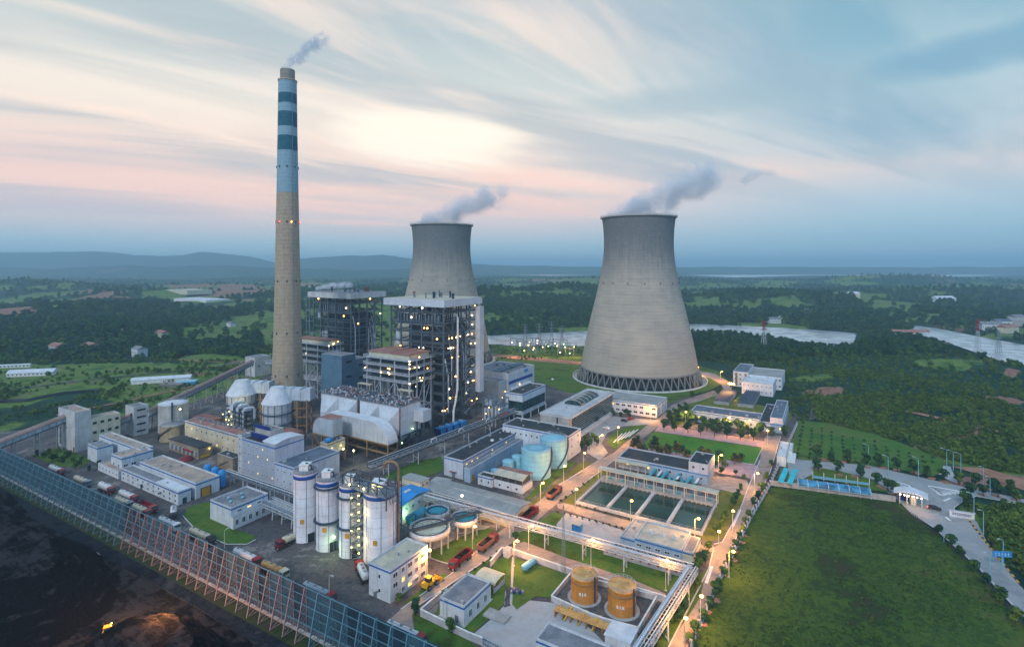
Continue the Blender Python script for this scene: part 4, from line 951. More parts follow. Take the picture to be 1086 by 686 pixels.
# ---- round silos beside the conveyor
def tank(name, label, px, yb, rpx, yt, matn, cat='tank', group=None, roofm=None, dome=0, stripe_=None, rim=True, n=40, extra=True):
    P = G(px, yb); R_ = rpx * P[1] / F; h_ = hgt(yb, yt); r = thing(name, label, cat, P, 0, group)
    mb = MB(); mb.lathe([(R_ + .15, 0), (R_ + .15, .25), (R_, .25), (R_, h_)], n); mb.build('shell', matn, r)
    mb = MB(); mb.lathe([(R_ + .12, h_), (R_ + .12, h_ + .12), (R_ * .6, h_ + .12 + dome * .65), (.02, h_ + .14 + dome)], n); ro = mb.build('roof', roofm or matn, r)
    if stripe_:
        mb = MB(); mb.lathe([(R_ + .04, h_ - stripe_[1]), (R_ + .06, h_ - stripe_[1]), (R_ + .06, h_ - stripe_[0]), (R_ + .04, h_ - stripe_[0])], n, caps=False); mb.build('stripe', stripe_[2], r)
    if rim:
        mb = MB(); 
        for zz_ in (.6, 1.1): mb.tube([(R_ * math.cos(k * math.pi / 20), R_ * math.sin(k * math.pi / 20), h_ + zz_) for k in range(41)], .045, 4, caps=False)
        for k in range(20): a_ = k * math.pi / 10; mb.beam((R_ * math.cos(a_), R_ * math.sin(a_), h_ + .1), (R_ * math.cos(a_), R_ * math.sin(a_), h_ + 1.1), .07)
        mb.build('railing', 'steel_pale', ro)
    return r, R_, h_
def spiral(r, R_, h_, a0, a1, m_='steel_dark'):
    mb = MB(); n = 22
    pts = [((R_ + .45) * math.cos(a0 + (a1 - a0) * i / n), (R_ + .45) * math.sin(a0 + (a1 - a0) * i / n), .2 + (h_ - .1) * i / n) for i in range(n + 1)]
    for p, q in zip(pts, pts[1:]): mb.beam(p, q, .8, .14); mb.beam((p[0] * 1.04, p[1] * 1.04, p[2] + 1), (q[0] * 1.04, q[1] * 1.04, q[2] + 1), .07)
    for p in pts: mb.beam((p[0] * 1.04, p[1] * 1.04, p[2]), (p[0] * 1.04, p[1] * 1.04, p[2] + 1), .06)
    mb.build('spiral_stair', m_, r)
r, R_, h_ = tank('ash_silo', 'wide grey round silo with a white lid beside the long conveyor', 184, 455.5, 13.8, 427, 'concrete', 'silo', roofm='roof_pale', dome=.8)
MB().beam((R_ * .5, -R_ * .95, 0), (R_ * .5, -R_ * .95, h_ + 2), .7).build('ladder', 'steel_dark', r)
r, R_, h_ = tank('ash_silo', 'squat brown round tank with a stair in front of the grey silo', 182.6, 465.5, 11.3, 450, 'brick_brown', 'tank', roofm='roof_grey', dome=.2); spiral(r, R_, h_, 3.4, 5.2)
r = thing('vault_store', 'low rust brown vaulted storage building beyond the beige hall', 'building', G(212, 452)); 
pr = [(6.5 * math.cos(math.pi * i / 12), 4.2 + 3.2 * math.sin(math.pi * i / 12)) for i in range(13)]
MB().prism(pr + [(-6.5, 3.8), (6.5, 3.8)], 0, 19, 'x').build('vault_roof', 'rust', r); 
mb = MB().box(0, 19, 6, 6.4, 0, 4); 
for i in range(6): mb.box(i * 3.7, i * 3.7 + .5, -6.5, -6, 0, 4.2)
mb.box(.2, 18.8, -6, -5.6, 0, 1.6).build('wall', 'concrete', r)

# ---- desulphurisation absorbers with cone tops
def absorber(label, px, yb, rpx, ycone, ytop, top_rpx):
    P = G(px, yb); R_ = rpx * P[1] / F; hc = hgt(yb, ycone); ht = hgt(yb, ytop); rt = top_rpx * P[1] / F
    r = thing('absorber_tower', label, 'tower', P, 0, 'desulphurisation absorbers')
    mb = MB(); mb.lathe([(R_, 0), (R_, hc)], 36); mb.build('shell', 'duct', r)
    mb = MB(); mb.lathe([(R_ + .5, hc - .3), (R_ + .5, hc), (rt * .86, ht), (rt * .84, ht + .3), (.02, ht + .6)], 20, smooth=False); mb.build('cone', 'roof_pale', r)
    mb = MB()
    for k in range(14):
        a = k * 2 * math.pi / 14; mb.beam((1.02 * R_ * math.cos(a), 1.02 * R_ * math.sin(a), 0), (1.02 * R_ * math.cos(a), 1.02 * R_ * math.sin(a), hc), .24)
    mb.build('ribs', 'steel_orange', r)
    mb = MB()
    for z in (hc * .35, hc * .68):
        mb.lathe([(R_, z), (R_ + 1.5, z), (R_ + 1.5, z + .15), (R_, z + .15)], 30, smooth=False, caps=False)
        for k in range(24): a = k * math.pi / 12; mb.beam(((R_ + 1.4) * math.cos(a), (R_ + 1.4) * math.sin(a), z), ((R_ + 1.4) * math.cos(a), (R_ + 1.4) * math.sin(a), z + 1.2), .08)
        mb.tube([((R_ + 1.4) * math.cos(k * math.pi / 15), (R_ + 1.4) * math.sin(k * math.pi / 15), z + 1.2) for k in range(31)], .06, 4, caps=False)
    mb.build('walkway', 'steel_dark', r)
    return r, R_, hc, ht
A1 = absorber('pale cone topped absorber tower further from the viewer, wrapped in yellow lit pipework', 256.5, 447.5, 14.4, 417, 403.5, 8)
A2 = absorber('pale cone topped absorber tower with orange ribs just in front of the chimney', 294.3, 458.5, 14.9, 426, 410.5, 8)
for r, R_, hc, ht in (A1, A2):
    n_, m_ = ('outlet_duct', 'duct')
    x1 = 17 if r is A2[0] else 15
    mb = MB()
    for k in range(3): mb.box(2 + x1 / 3 * k, 2 + x1 / 3 * (k + 1) - .35, 0, 7.5, ht - 7.5 - .25 * k, ht - 1.2 - .25 * k)
    for k in range(4): mb.box(2 + x1 / 3 * k - .4, 2 + x1 / 3 * k, -.3, 7.8, ht - 7.9, ht - .9)
    mb.build(n_, m_, r)
    mb = MB()
    for k in range(3):
        for v in (0, 7): mb.beam((6 + k * 5.5, v, 0), (6 + k * 5.5, v, ht - 7.5), .7)
        for q in range(3): mb.beam((6 + k * 5.5, 0, 4 + q * 5), (6 + k * 5.5, 7, 4 + q * 5), .45)
    for q in range(3): mb.beam((6, 0, 4 + q * 5), (17, 0, 4 + q * 5), .5)
    mb.build('duct_support', 'steel_orange', r)
# circulation pipes round the far absorber
r = thing('pipework', 'tangle of tall bent pale pipes lit yellow in front of the far absorber tower', 'pipes', G(243, 458))
for i in range(7):
    u = i * 2.6; z = 13 + (i * 37 % 5) * .9; mb = MB()
    mb.tube([(u, -1.5 + (i % 2), 0), (u, -1.5 + (i % 2), z), (u + .3, -.9 + (i % 2), z + 1), (u + 1.2, .2, z + 1.4), (u + 2.4, 3.2, z + 1.2), (u + 2.6, 4, z - .2), (u + 2.6, 4, z - 5)], .75, 9); mb.build('pipe', 'steel_pale', r)
mb = MB()
for i in range(5): mb.box(-2, 17, -3 + i * .01, 3.5, 2.5 + i * 2.7, 2.62 + i * 2.7); rails(mb, -2, 17, -3, 3.5, 2.6 + i * 2.7)
for u in (-2, 4.5, 11, 17):
    for v in (-3, 3.5): mb.beam((u, v, 0), (u, v, 15), .3)
mb.build('platform', 'steel_dark', r)
for i in range(9): MB().lathe([(.01, -.3), (.3, 0), (.01, .3)], 8).build('lamp', 'lamp_yellow', r, 'glowing yellow work lamp', loc=(R.uniform(-1, 16), -3.2, 3.5 + (i % 5) * 2.5))

# ---- chimney
P = G(305, 437.5); D_ = P[1]
def cz(y): return H - (y - Y0) / F * D_
ch = thing('chimney', 'very tall tapering concrete chimney with blue and white bands', 'chimney', P, 0)
prof = [(430, 18.6), (405, 17.0), (360, 15.2), (300, 13.6), (240, 12.4), (205, 11.7), (160.7, 10.9), (145, 10.6), (135.5, 10.45), (120, 10.3), (111, 10.15), (100.5, 10.0), (87, 9.85)]
def cr(y): return np.interp(y, [p[0] for p in prof][::-1], [p[1] for p in prof][::-1]) * D_ / F * .925
segs = [(437.5, 205, 'chimney_concrete'), (205, 160.7, 'chimney_light'), (160.7, 145, 'chimney_blue'), (145, 135.5, 'chimney_light'), (135.5, 120, 'chimney_blue'), (120, 111, 'chimney_light'), (111, 100.5, 'chimney_blue'), (100.5, 87, 'chimney_light')]
for ya, yb, m_ in segs:
    n = 10 if ya > 300 else 2; ys = np.linspace(ya, yb, n + 1)
    mb = MB(); mb.lathe([(cr(y), cz(y)) for y in ys], 48, caps=False); mb.build('band', m_, ch, {'chimney_concrete': 'bare brownish concrete lower shaft', 'chimney_light': 'pale blue white band', 'chimney_blue': 'dark blue band'}[m_])
mb = MB(); z = cz(87); r0 = cr(87); mb.lathe([(r0, z - .2), (r0 + .35, z), (r0 + .35, z + .8), (r0 - .3, z + .8), (r0 - .3, z - 1)], 40, caps=False).lathe([(4.4, z - 1), (4.4, cz(74.5)), (3.9, cz(74.5)), (3.9, z - 1)], 36, caps=False); mb.box(-4, 4, -4, 4, z - .6, z - .4)
mb.build('flue_cap', 'chimney_concrete', ch)
mb = MB(); 
for k in range(9): mb.lathe([(4.4, z + 1.0 + k * .75), (4.55, z + 1.0 + k * .75), (4.55, z + 1.2 + k * .75), (4.4, z + 1.2 + k * .75)], 30, caps=False)
mb.build('flue_rings', 'steel', ch)
for y in (178, 236, 298, 352, 396):
    zz_ = cz(y); rr_ = cr(y)
    for k in range(8):
        a = k * math.pi / 4 + .35; MB().cbox((0, 0, 0), .7, .9, 1.4).build('vent_opening', 'steel_dark', ch, loc=(rr_ * math.cos(a), rr_ * math.sin(a), zz_), )
for k in range(6):
    a = k * math.pi / 3 + .2; zz_ = cz(236); rr_ = cr(236) + .4; MB().lathe([(.01, -.45), (.45, 0), (.01, .45)], 8).build('lamp', 'lamp_warm' if k % 2 else 'lamp_red', ch, 'warning lamp', loc=(rr_ * math.cos(a), rr_ * math.sin(a), zz_))
mb = MB(); 
for i in range(67): mb.beam((0, -cr(430 - i * 5) - .5, cz(430 - i * 5)), (0, -cr(425 - i * 5) - .5, cz(425 - i * 5)), .3, .12)
lad = mb.build('ladder', 'steel', ch); lad.rotation_euler.z = .85

# ---- cooling towers
TP = [(94.2, 38.6), (88, 38.1), (80, 37.6), (70, 37.1), (61, 37.1), (55, 37.5), (42, 38.4), (28, 40.6), (12, 44.0), (-6, 49.2), (-24, 54.4), (-38, 58.6), (-46, 60.9), (-54, 62.6)]
def cooling_tower(label, loc, sc_=1.0):
    r = thing('cooling_tower', label, 'cooling tower', loc, 0, 'cooling towers')
    r.scale = (.963, .963, 1)
    Rb, zl = 52.0, 9.2
    prof = [(50.9, 9.2), (50.2, 15), (48.9, 22), (46.9, 32), (44.6, 42), (41.9, 53), (39.3, 63), (37.0, 72), (34.7, 82), (32.9, 91), (31.4, 100), (30.6, 108), (30.35, 116), (30.6, 124), (31.2, 131), (31.9, 136.5), (32.2, 137.3)]
    # finer profile
    zs = np.linspace(9.2, 137.3, 64); rs_ = np.interp(zs, [p[1] for p in prof], [p[0] for p in prof])
    kr = np.convolve(np.pad(rs_, 3, 'reflect', reflect_type='odd'), np.ones(7) / 7, 'valid')
    mb = MB(); mb.lathe([(x, z) for x, z in zip(kr, zs)] + [(kr[-1] - .7, zs[-1])] + [(x - .7, z) for x, z in reversed(list(zip(kr, zs)))] + [(kr[0], zs[0])], 128, caps=False); sh = mb.build('shell', 'tower_concrete', r)
    mb = MB(); zt = zs[-1]; rt = kr[-1]; mb.lathe([(rt - .8, zt - .6), (rt + 1.4, zt - .2), (rt + 1.4, zt + .9), (rt - .8, zt + .9)], 96, caps=False, smooth=False)
    for kk in range(96): a = kk * math.pi / 48; mb.beam(((rt + 1.3) * math.cos(a), (rt + 1.3) * math.sin(a), zt + .9), ((rt + 1.3) * math.cos(a), (rt + 1.3) * math.sin(a), zt + 2.0), .12)
    mb.tube([((rt + 1.3) * math.cos(kk * math.pi / 48), (rt + 1.3) * math.sin(kk * math.pi / 48), zt + 2) for kk in range(97)], .09, 4, caps=False)
    mb.build('rim', 'concrete', r)
    mb = MB(); n = 50
    for kk in range(n):
        for s_ in (-1, 1):
            a = (kk + .5) * 2 * math.pi / n; a2 = a + s_ * math.pi / n * .92
            mb.beam((54.6 * math.cos(a), 54.6 * math.sin(a), -.2), (51.3 * math.cos(a2), 51.3 * math.sin(a2), 9.6), .8)
    mb.lathe([(50.6, 8.9), (51.9, 8.9), (51.6, 10.2), (50.6, 10.2)], 96, caps=False)
    mb.build('columns', 'column_concrete', r, 'ring of slanting V-shaped columns')
    mb = MB(); mb.lathe([(58.0, -.3), (58.0, 1.2), (58.6, 1.2), (58.6, -.3)], 96, caps=False); mb.build('basin_wall', 'pale_concrete', r)
    mb = MB(); mb.lathe([(.1, .5), (58.0, .5)], 96, caps=False, smooth=False); mb.build('basin_water', 'water_pool', r)
    mb = MB(); mb.lathe([(46.5, .5), (46.5, 8.8)], 64, caps=False); mb.build('fill_pack', 'dark_body', r)
    for y in (47,):
        for kk in range(16): a = kk * math.pi / 8 + .3; rr_ = np.interp(82, zs, kr); MB().cbox((0, 0, 0), .8, .8, 1.0).build('warning_lamp', 'dark_red', r, loc=((rr_ + .3) * math.cos(a), (rr_ + .3) * math.sin(a), 82))
    return r
D1 = 456.3; T1 = ((677 - CX) / F * D1, D1); D2 = 545.0; T2 = ((468.6 - CX) / F * D2, D2)
cooling_tower('nearer larger looking cooling tower, fully in view with its ring of columns', T1)
cooling_tower('further cooling tower standing half hidden behind the boiler house', T2)
# ------------------------------------------------------------------ boiler houses
lampme = {}
def lamp_part(r, x, y, z, m_='lamp_warm', s_=.38):
    if (m_, s_) not in lampme: lampme[(m_, s_)] = MB().lathe([(.02, -s_), (s_ * .8, -s_ * .5), (s_, 0), (s_ * .8, s_ * .5), (.02, s_)], 8).mesh('lamp', m_)
    return inst('lamp', lampme[(m_, s_)], r, None, (x, y, z))
def frame(mb, xs, ys, zs, w_, wb=None, inner=False, brace=.0, rr=R):
    wb = wb or w_ * .6
    for i, x in enumerate(xs):
        for j, y in enumerate(ys):
            edge = i in (0, len(xs) - 1) or j in (0, len(ys) - 1)
            if edge or inner: mb.beam((x, y, zs[0]), (x, y, zs[-1]), w_)
    for z in zs[1:]:
        for j, y in enumerate(ys):
            if j in (0, len(ys) - 1) or inner: mb.beam((xs[0], y, z), (xs[-1], y, z), wb, wb * 1.3)
        for i, x in enumerate(xs):
            if i in (0, len(xs) - 1) or inner: mb.beam((x, ys[0], z), (x, ys[-1], z), wb, wb * 1.3)
    for k in range(len(zs) - 1):
        for i in range(len(xs) - 1):
            for y in (ys[0], ys[-1]):
                if rr.random() < brace: 
                    if rr.random() < .5: mb.beam((xs[i], y, zs[k]), (xs[i + 1], y, zs[k + 1]), wb * .7)
                    else: mb.beam((xs[i + 1], y, zs[k]), (xs[i], y, zs[k + 1]), wb * .7)
        for j in range(len(ys) - 1):
            for x in (xs[0], xs[-1]):
                if rr.random() < brace:
                    if rr.random() < .5: mb.beam((x, ys[j], zs[k]), (x, ys[j + 1], zs[k + 1]), wb * .7)
                    else: mb.beam((x, ys[j + 1], zs[k]), (x, ys[j], zs[k + 1]), wb * .7)
def boiler(label, xn, yb, xl, xr, front, seed):
    rr = random.Random(seed); N, a, b, _ = fit(xn, yb, yb - 10, xl, xr); h_ = 72.0
    r = thing('boiler_house', label, 'boiler house', N, TH, 'boiler houses')
    xs = list(np.linspace(-a, 0, 6)); ys = list(np.linspace(0, b, 5)); zs = [0, 8, 14, 20, 26, 32, 38, 44, 50, 56, 62, 68, h_]
    mb = MB(); frame(mb, xs, ys, zs, .75, .5, False, .22, rr); mb.build('steel_frame', 'frame_steel', r)
    mb = MB()
    for x in xs[1:-1]:
        for y in ys[1:-1]: mb.beam((x, y, 0), (x, y, h_), .7)
    for z in zs[1:]:
        for y in ys[1:-1]: mb.beam((xs[0], y, z), (xs[-1], y, z), .4)
        for x in xs[1:-1]: mb.beam((x, ys[0], z), (x, ys[-1], z), .4)
    mb.build('inner_frame', 'steel_dark', r)
    MB().box(-a * .80, -a * .16, b * .24, b * .9, 14, 60).build('furnace', 'dark_body', r)
    mb = MB(); 
    for z in range(18, 60, 7): mb.box(-a * .81, -a * .15, b * .23, b * .91, z, z + .4)
    mb.build('buckstays', 'steel', r)
    mb = MB()
    for i in range(14): x = -a * (.12 + .76 * i / 13); mb.box(x - .4, x + .4, b * .03, b * .08, 61, 67)
    mb.box(-a * .95, -a * .05, b * .02, b * .1, 60.4, 61).build('header_duct', 'steel', r)
    for k, z in enumerate(zs[1:-1]):
        if rr.random() < (.62 if front else .45):
            x0 = -a - .8; x1 = .8; mb = MB()
            mb.box(x0, x1, -.8, 2.4, z + .35, z + .5).box(x1 - 3.2, x1, 2.4, b + .8, z + .35, z + .5).box(x0, x0 + 3, 2.4, b, z + .35, z + .5)
            rails(mb, x0, x1, -.8, b + .8, z + .5, 1.1, 3.0, .1); mb.build('platform', 'frame_steel', r)
    for i in range(5): 
        x = -a * rr.uniform(.55, .97); y = b * rr.uniform(.0, .18); z = rr.choice([20, 30, 38, 48, 55]); MB().tube([(x, y, z), (x, y, z + rr.uniform(5, 9))], rr.uniform(1.0, 2.0), 12).build('vessel', rr.choice(['duct', 'duct_side', 'steel_pale']), r)
    for i in range(6):
        y = b * rr.uniform(.1, .9); z0_ = rr.uniform(6, 30); MB().tube([(.2, y, z0_), (.2, y, z0_ + rr.uniform(14, 30)), (-2.5, y, z0_ + 32)], rr.uniform(.25, .6), 8).build('riser_pipe', rr.choice(['duct', 'steel_pale', 'duct_side']), r)
    # roof slab
    e = 2.4
    MB().box(-a - e - 2, e, -e, b + e, h_, h_ + 4.2).build('roof', 'duct' if front else 'pale_concrete', r)
    MB().box(-a - e - 1.4, e - .6, -e + .6, b + e - .6, h_ + 4.2, h_ + 4.3).build('roof_deck', 'roof_cream' if front else 'roof_grey', r)
    for i in range(9):
        x = -a * rr.random(); y = b * rr.uniform(.1, .9); mb = MB(); hh = rr.uniform(1.6, 3.6); w_ = rr.uniform(.35, .9)
        mb.lathe([(w_, 0), (w_, hh), (w_ * 1.4, hh + .2), (w_ * 1.3, hh + .5), (.02, hh + .7)], 12); mb.build('roof_stack', rr.choice(['steel_dark', 'rust', 'steel']), r, loc=(x, y, h_ + 4.3))
    # stairs
    mb = MB(); 
    for k in range(22):
        z = 2 + k * 3.1; mb.beam((.3 + 1.2, b * .55, z), (.3 + 1.2, b * .75, z + 3.1), 1.1, .25) if k % 2 else mb.beam((1.5, b * .75, z), (1.5, b * .55, z + 3.1), 1.1, .25)
    mb.build('stair', 'steel', r)
    for _ in range(60 if front else 14):
        z = rr.choice(zs[1:-1]) + 3.0
        if front and z < 20 and rr.random() < .3: continue
        if rr.random() < .62: x, y = rr.choice([-.2, .95]), b * rr.random()
        else: x, y = -a * rr.random() * .9, -1.0
        lamp_part(r, x, y, z, rr.choice(['lamp_warm', 'lamp_warm', 'lamp_white']), rr.choice([.34, .42, .55]))
    return r, a, b, h_
def ray_y(root, px, yl):
    k = (px - CX) / F; x0, y0 = root.location.x, root.location.y
    # local y = -(X-x0) sin + (Y-y0) cos = yl with X = kY
    s_, c_ = math.sin(TH), math.cos(TH)
    Y = (yl - x0 * s_ + y0 * c_) / (c_ - k * s_)
    return (k * Y, Y)
def ypx(P): return Y0 + H * F / P[1]
r, a, b, h_ = boiler('nearer boiler house with blue grey roof, tall pale duct and many lit lamps', 470.5, 455, 415, 506, True, 3)
boil1 = r
MB().box(1.0, 4.6, b - 3.6, b + .9, 16, h_ - 1.5).build('lift_shaft', 'duct', r, 'tall pale blue vertical duct at the right corner')
mb = MB(); vx, vy = 1.6, b * .33
mb.tube([(-.6, vy + 1, h_ - 6), (.4, vy + .6, h_ - 5.2), (vx, vy, h_ - 7), (vx + .2, vy, h_ - 12), (vx, vy, 22), (vx - .1, vy - 1.6, 15), (vx, vy - 4, 9), (vx, vy - 4, 3)], .62, 10); mb.build('downpipe', 'paint_white', r, 'long white pipe down the facade')
r, a, b, h_ = boiler('further boiler house with a grey roof slab between chimney and the nearer one', 372.2, 420, 333, 405, False, 8)
mb = MB()
for x in (-a - 9, -a - 5):
    for y in (0, b * .5, b): mb.beam((x, y, 0), (x, y, h_), .6)
for z in range(8, 72, 9): mb.beam((-a - 9, 0, z), (-a, 0, z), .35); mb.beam((-a - 9, 0, z), (-a - 9, b, z), .35)
mb.build('outer_frame', 'steel', r)
boil2 = r
# catalytic reactor frames with rusty roofs
def reactor(label, xn, yb, yt, xl, xr, m_, lamps, seed, open_below=.45):
    rr = random.Random(seed); N, a, b, h_ = fit(xn, yb, yt, xl, xr)
    r = thing('reactor_frame', label, 'reactor', N, TH, 'reactor frames'); zl = h_ * open_below
    zs = [0, zl * .5, zl]; xs = list(np.linspace(-a, 0, 4)); ys = list(np.linspace(0, b, 4))
    mb = MB(); frame(mb, xs, ys, zs, .7, .5, True, .95, rr)
    frame(mb, xs, ys, list(np.linspace(zl, h_ - 4, 4)), .6, .45, False, 0, rr); mb.build('steel_frame', m_, r)
    MB().box(-a + 1.6, -1.6, 1.6, b - 1.6, zl + 1, h_ - 3).build('casing', 'dark_body', r)
    for z in np.linspace(zl, h_ - 4, 4):
        mb = MB().box(-a - 1.6, 1.6, -1.6, 0, z, z + .15).box(0, 1.6, 0, b + 1.6, z, z + .15); rails(mb, -a - 1.6, 1.6, -1.6, b + 1.6, z + .15, 1.5, 3.2, .22); mb.build('platform', m_, r)
    MB().box(-a + .8, -.8, .8, b - .8, h_ - 4, h_ - .8).build('hood', 'cream', r)
    MB().box(-a, -a * .52, 0, b, h_ - .8, h_ - .3).box(-a * .48, 0, 0, b, h_ - .8, h_ - .3).build('roof', 'rust_roof', r)
    for _ in range(lamps): lamp_part(r, rr.choice([1.9, 1.9, -a * rr.random()]), rr.choice([-1.8, b * rr.random()]), rr.uniform(zl, h_ - 1.5), rr.choice(['lamp_warm', 'lamp_yellow', 'lamp_white']), .4)
    return r
P = ray_y(boil1, 434, -20); Dn = P[1]
def yat(z, D): return Y0 + (H - z) / D * F
reactor('white open steel reactor frame with two rusty roofs in front of the nearer boiler', 434, ypx(P), 376, 389.5, 457, 'steel_pale', 18, 4, .64)
P = ray_y(boil2, 349, -17)
reactor('smaller reactor frame with red brown roof and bright lamps right behind the chimney', 349, ypx(P), 361, 314, 361, 'steel_pale', 18, 5, .6)
P = ray_y(boil2, 362.5, -40)
r, a, b, h_ = bld('coal_bunker', 'windowless dark blue clad bunker building between the two reactor frames', 362.5, ypx(P), 377.5, 341, 377, wall='bunker_blue', roof='roof_grey', trim=None, par=.3, E=(4, 1, 4.2, 1.4), lit=0, kind='dark')
block(r, -a, 0, b, b + 10, 0, h_ * .9, wall='bunker_blue', roof='roof_grey', trim=None, par=.3, E=(4, 1, 4.2, 1.3), lit=0, kind='dark')

# ------------------------------------------------------------------ precipitators and ducts
def precipitator(label, xn, yb, yt, xl, xr, seed, at_=None):
    rr = random.Random(seed); N, a, b, h_ = at_ or fit(xn, yb, yt, xl, xr); b = max(b, 14)
    r = thing('precipitator', label, 'filter', N, TH, 'dust precipitators'); z0 = h_ * .34
    MB().box(-a, 0, 1.5, b, z0, h_).build('casing', 'white_panel', r)
    # inlet funnels on the long side
    n = 2
    for i in range(n):
        x0 = -a + a * i / n + .4; x1 = -a + a * (i + 1) / n - .4; xm = (x0 + x1) / 2
        vs = [(x0, 1.5, z0 + 1), (x1, 1.5, z0 + 1), (x1, 1.5, h_ - .6), (x0, 1.5, h_ - .6), (xm - 2, -3.6, z0 + 2.5), (xm + 2, -3.6, z0 + 2.5), (xm + 2, -3.6, z0 + 6.5), (xm - 2, -3.6, z0 + 6.5)]
        MB().add(vs, [(0, 1, 5, 4), (1, 2, 6, 5), (2, 3, 7, 6), (3, 0, 4, 7), (4, 5, 6, 7)]).build('inlet_funnel', 'duct', r)
    for i in range(4):
        for j in range(2):
            x0, x1 = -a + a * i / 4, -a + a * (i + 1) / 4; y0, y1 = 1.5 + (b - 1.5) * j / 2, 1.5 + (b - 1.5) * (j + 1) / 2; xm, ym = (x0 + x1) / 2, (y0 + y1) / 2; zb = z0 - 5
            vs = [(x0, y0, z0), (x1, y0, z0), (x1, y1, z0), (x0, y1, z0), (xm - .4, ym - .4, zb), (xm + .4, ym - .4, zb), (xm + .4, ym + .4, zb), (xm - .4, ym + .4, zb)]
            MB().add(vs, [(0, 4, 5, 1), (1, 5, 6, 2), (2, 6, 7, 3), (3, 7, 4, 0), (4, 7, 6, 5)]).build('hopper', 'duct_side', r)
    mb = MB(); frame(mb, list(np.linspace(-a, 0, 5)), [1.5, b / 2, b], [0, z0 * .5, z0], .55, .4, True, .5, rr); mb.build('steel_frame', 'steel_dark', r)
    MB().box(-a - .3, .3, 1.2, b + .3, h_, h_ + .35).build('roof', 'roof_grey', r)
    mb = MB()
    for i in range(int(a * 1.5)):
        for j in range(int(b * .9)):
            if rr.random() < .86:
                x = -a + (i + rr.uniform(.2, .8)) / 1.5; y = 1.8 + (j + rr.random()) / .9; s_ = rr.uniform(.18, .42); hh = rr.uniform(.5, 1.5)
                mb.slot(rr.choice([0, 0, 1, 2, 3])).box(x - s_, x + s_, y - s_, min(b, y + s_), h_ + .35, h_ + .35 + hh)
    mb.build('rapper_gear', ['steel', 'rust', 'steel_dark', 'roof_pale'], r, 'crowded rows of small rapping machines on the roof')
    mb = MB(); rails(mb, -a - .2, .2, 1.3, b + .2, h_ + .35, 1.2, 2.2, .1); mb.build('railing', 'steel', r)
    mb = MB(); x0 = -a * .35
    mb.box(x0 - 5, x0 + 5, b - 2.2, b + .6, h_ + 4.6, h_ + 4.9)
    for x in (x0 - 4.6, x0 + 4.6):
        for y in (b - 2, b + .4): mb.beam((x, y, h_), (x, y, h_ + 4.6), .25)
    mb.build('canopy', 'roof_cream', r)
    mb = MB(); mb.beam((.2, 1.2, z0), (.2, 1.2, h_), .5); mb.build('corner_post', 'rust', r)
    return r, a, b, h_, z0
r, a, b, h_, z0 = precipitator('white box shaped precipitator at the right end with a crowded machinery roof', 422, 480, 433, 379.5, 446, 11)
MB().box(.0, 6.5, b - 5.5, b + 1, h_ - 9.5, h_ - 3.5).build('outlet_duct', 'duct', r); mb = MB()
for x in (1, 6): mb.beam((x, b - 4, 0), (x, b - 4, h_ - 9.5), .6)
mb.build('duct_support', 'steel_dark', r); lamp_part(r, .8, b * .6, z0 + 2, 'lamp_green', .35); lamp_part(r, 1.2, b * .1, z0 - 3, 'lamp_green', .35)
N2 = (r.location.x - (a + 1.6) * UA[0], r.location.y - (a + 1.6) * UA[1]); print('esp', a, b, h_)
precipitator('white box shaped precipitator at the left end nearer the chimney', 0, 0, 0, 0, 0, 12, (N2, abs(along(N2, (-UA[0], -UA[1]), 338.5)), b, h_))
# big rounded flue ducts in front of the precipitators
def flue(label, xn, yb, a_, b_, ztop, zbot, topm, sidem, roundr, loc=None):
    N = loc or G(xn, yb); r = thing('flue_duct', label, 'duct', N)
    n = 8; arc = [(-roundr + roundr * math.sin(math.pi / 2 * i / n), ztop - roundr * .8 + roundr * .8 * math.cos(math.pi / 2 * i / n)) for i in range(n + 1)]
    poly = [(-a_, zbot), (-a_, ztop)] + arc + [(0, zbot)]
    MB().prism(poly, 0, b_, 'y').build('duct_body', sidem, r)
    tp = [(-a_, ztop)] + arc; mb = MB()
    o = [(p + .25, z + .25) for p, z in tp]
    mb.prism(o + list(reversed([(p, z + .02) for p, z in tp])), -.2, b_ + .2, 'y').build('top_plate', topm, r)
    mb = MB(); frame(mb, list(np.linspace(-a_, 0, 4)), [0, b_], [0, zbot * .5, zbot], .55, .5, True, .1); mb.build('duct_support', 'steel_brown', r)
    mb = MB()
    for i in range(1, int(a_ / 3)): mb.beam((-a_ + i * 3, -.1, zbot), (-a_ + i * 3, -.1, ztop - (0 if -a_ + i * 3 < -roundr else roundr * .3)), .22)
    mb.build('stiffeners', 'duct', r); return r
flue('large white flue duct with a rounded shoulder bending down in front of the precipitators', 411.5, 490, 43, 6.5, 18.2, 8.2, 'roof_pale', 'duct', 13)
P = G(350, 488); r = thing('flue_duct', 'rust brown duct with a rounded left shoulder beside the white flue duct', 'duct', P, TH)
n = 8; arc = [(-13 + 7 - 7 * math.sin(math.pi / 2 * (n - i) / n), 13 + 7.4 * math.cos(math.pi / 2 * (n - i) / n)) for i in range(n + 1)]
MB().prism([(2, 11.5), (-13, 11.5)] + arc + [(2, 20.4)], 0, 6, 'y').build('duct_body', 'duct_side', r)
o_ = arc + [(2, 20.4)]; MB().prism([(p - .2, z + .3) for p, z in o_] + list(reversed([(p, z + .02) for p, z in o_])), -.25, 6.25, 'y').build('top_plate', 'rust_roof', r)
mb = MB(); frame(mb, [-13, -6, 2], [0, 6], [0, 5, 11.5], .5, .45, True, .1); mb.build('duct_support', 'steel_brown', r)
r, a, b, h_ = bld('equipment_room', 'small white raised equipment room with a blue motor on its roof', 347, 495, 483, 333.5, 366, wall='cream', roof='roof_grey', trim='steel_brown', E=(1, 2), lit=.5, par=.2, a=5)
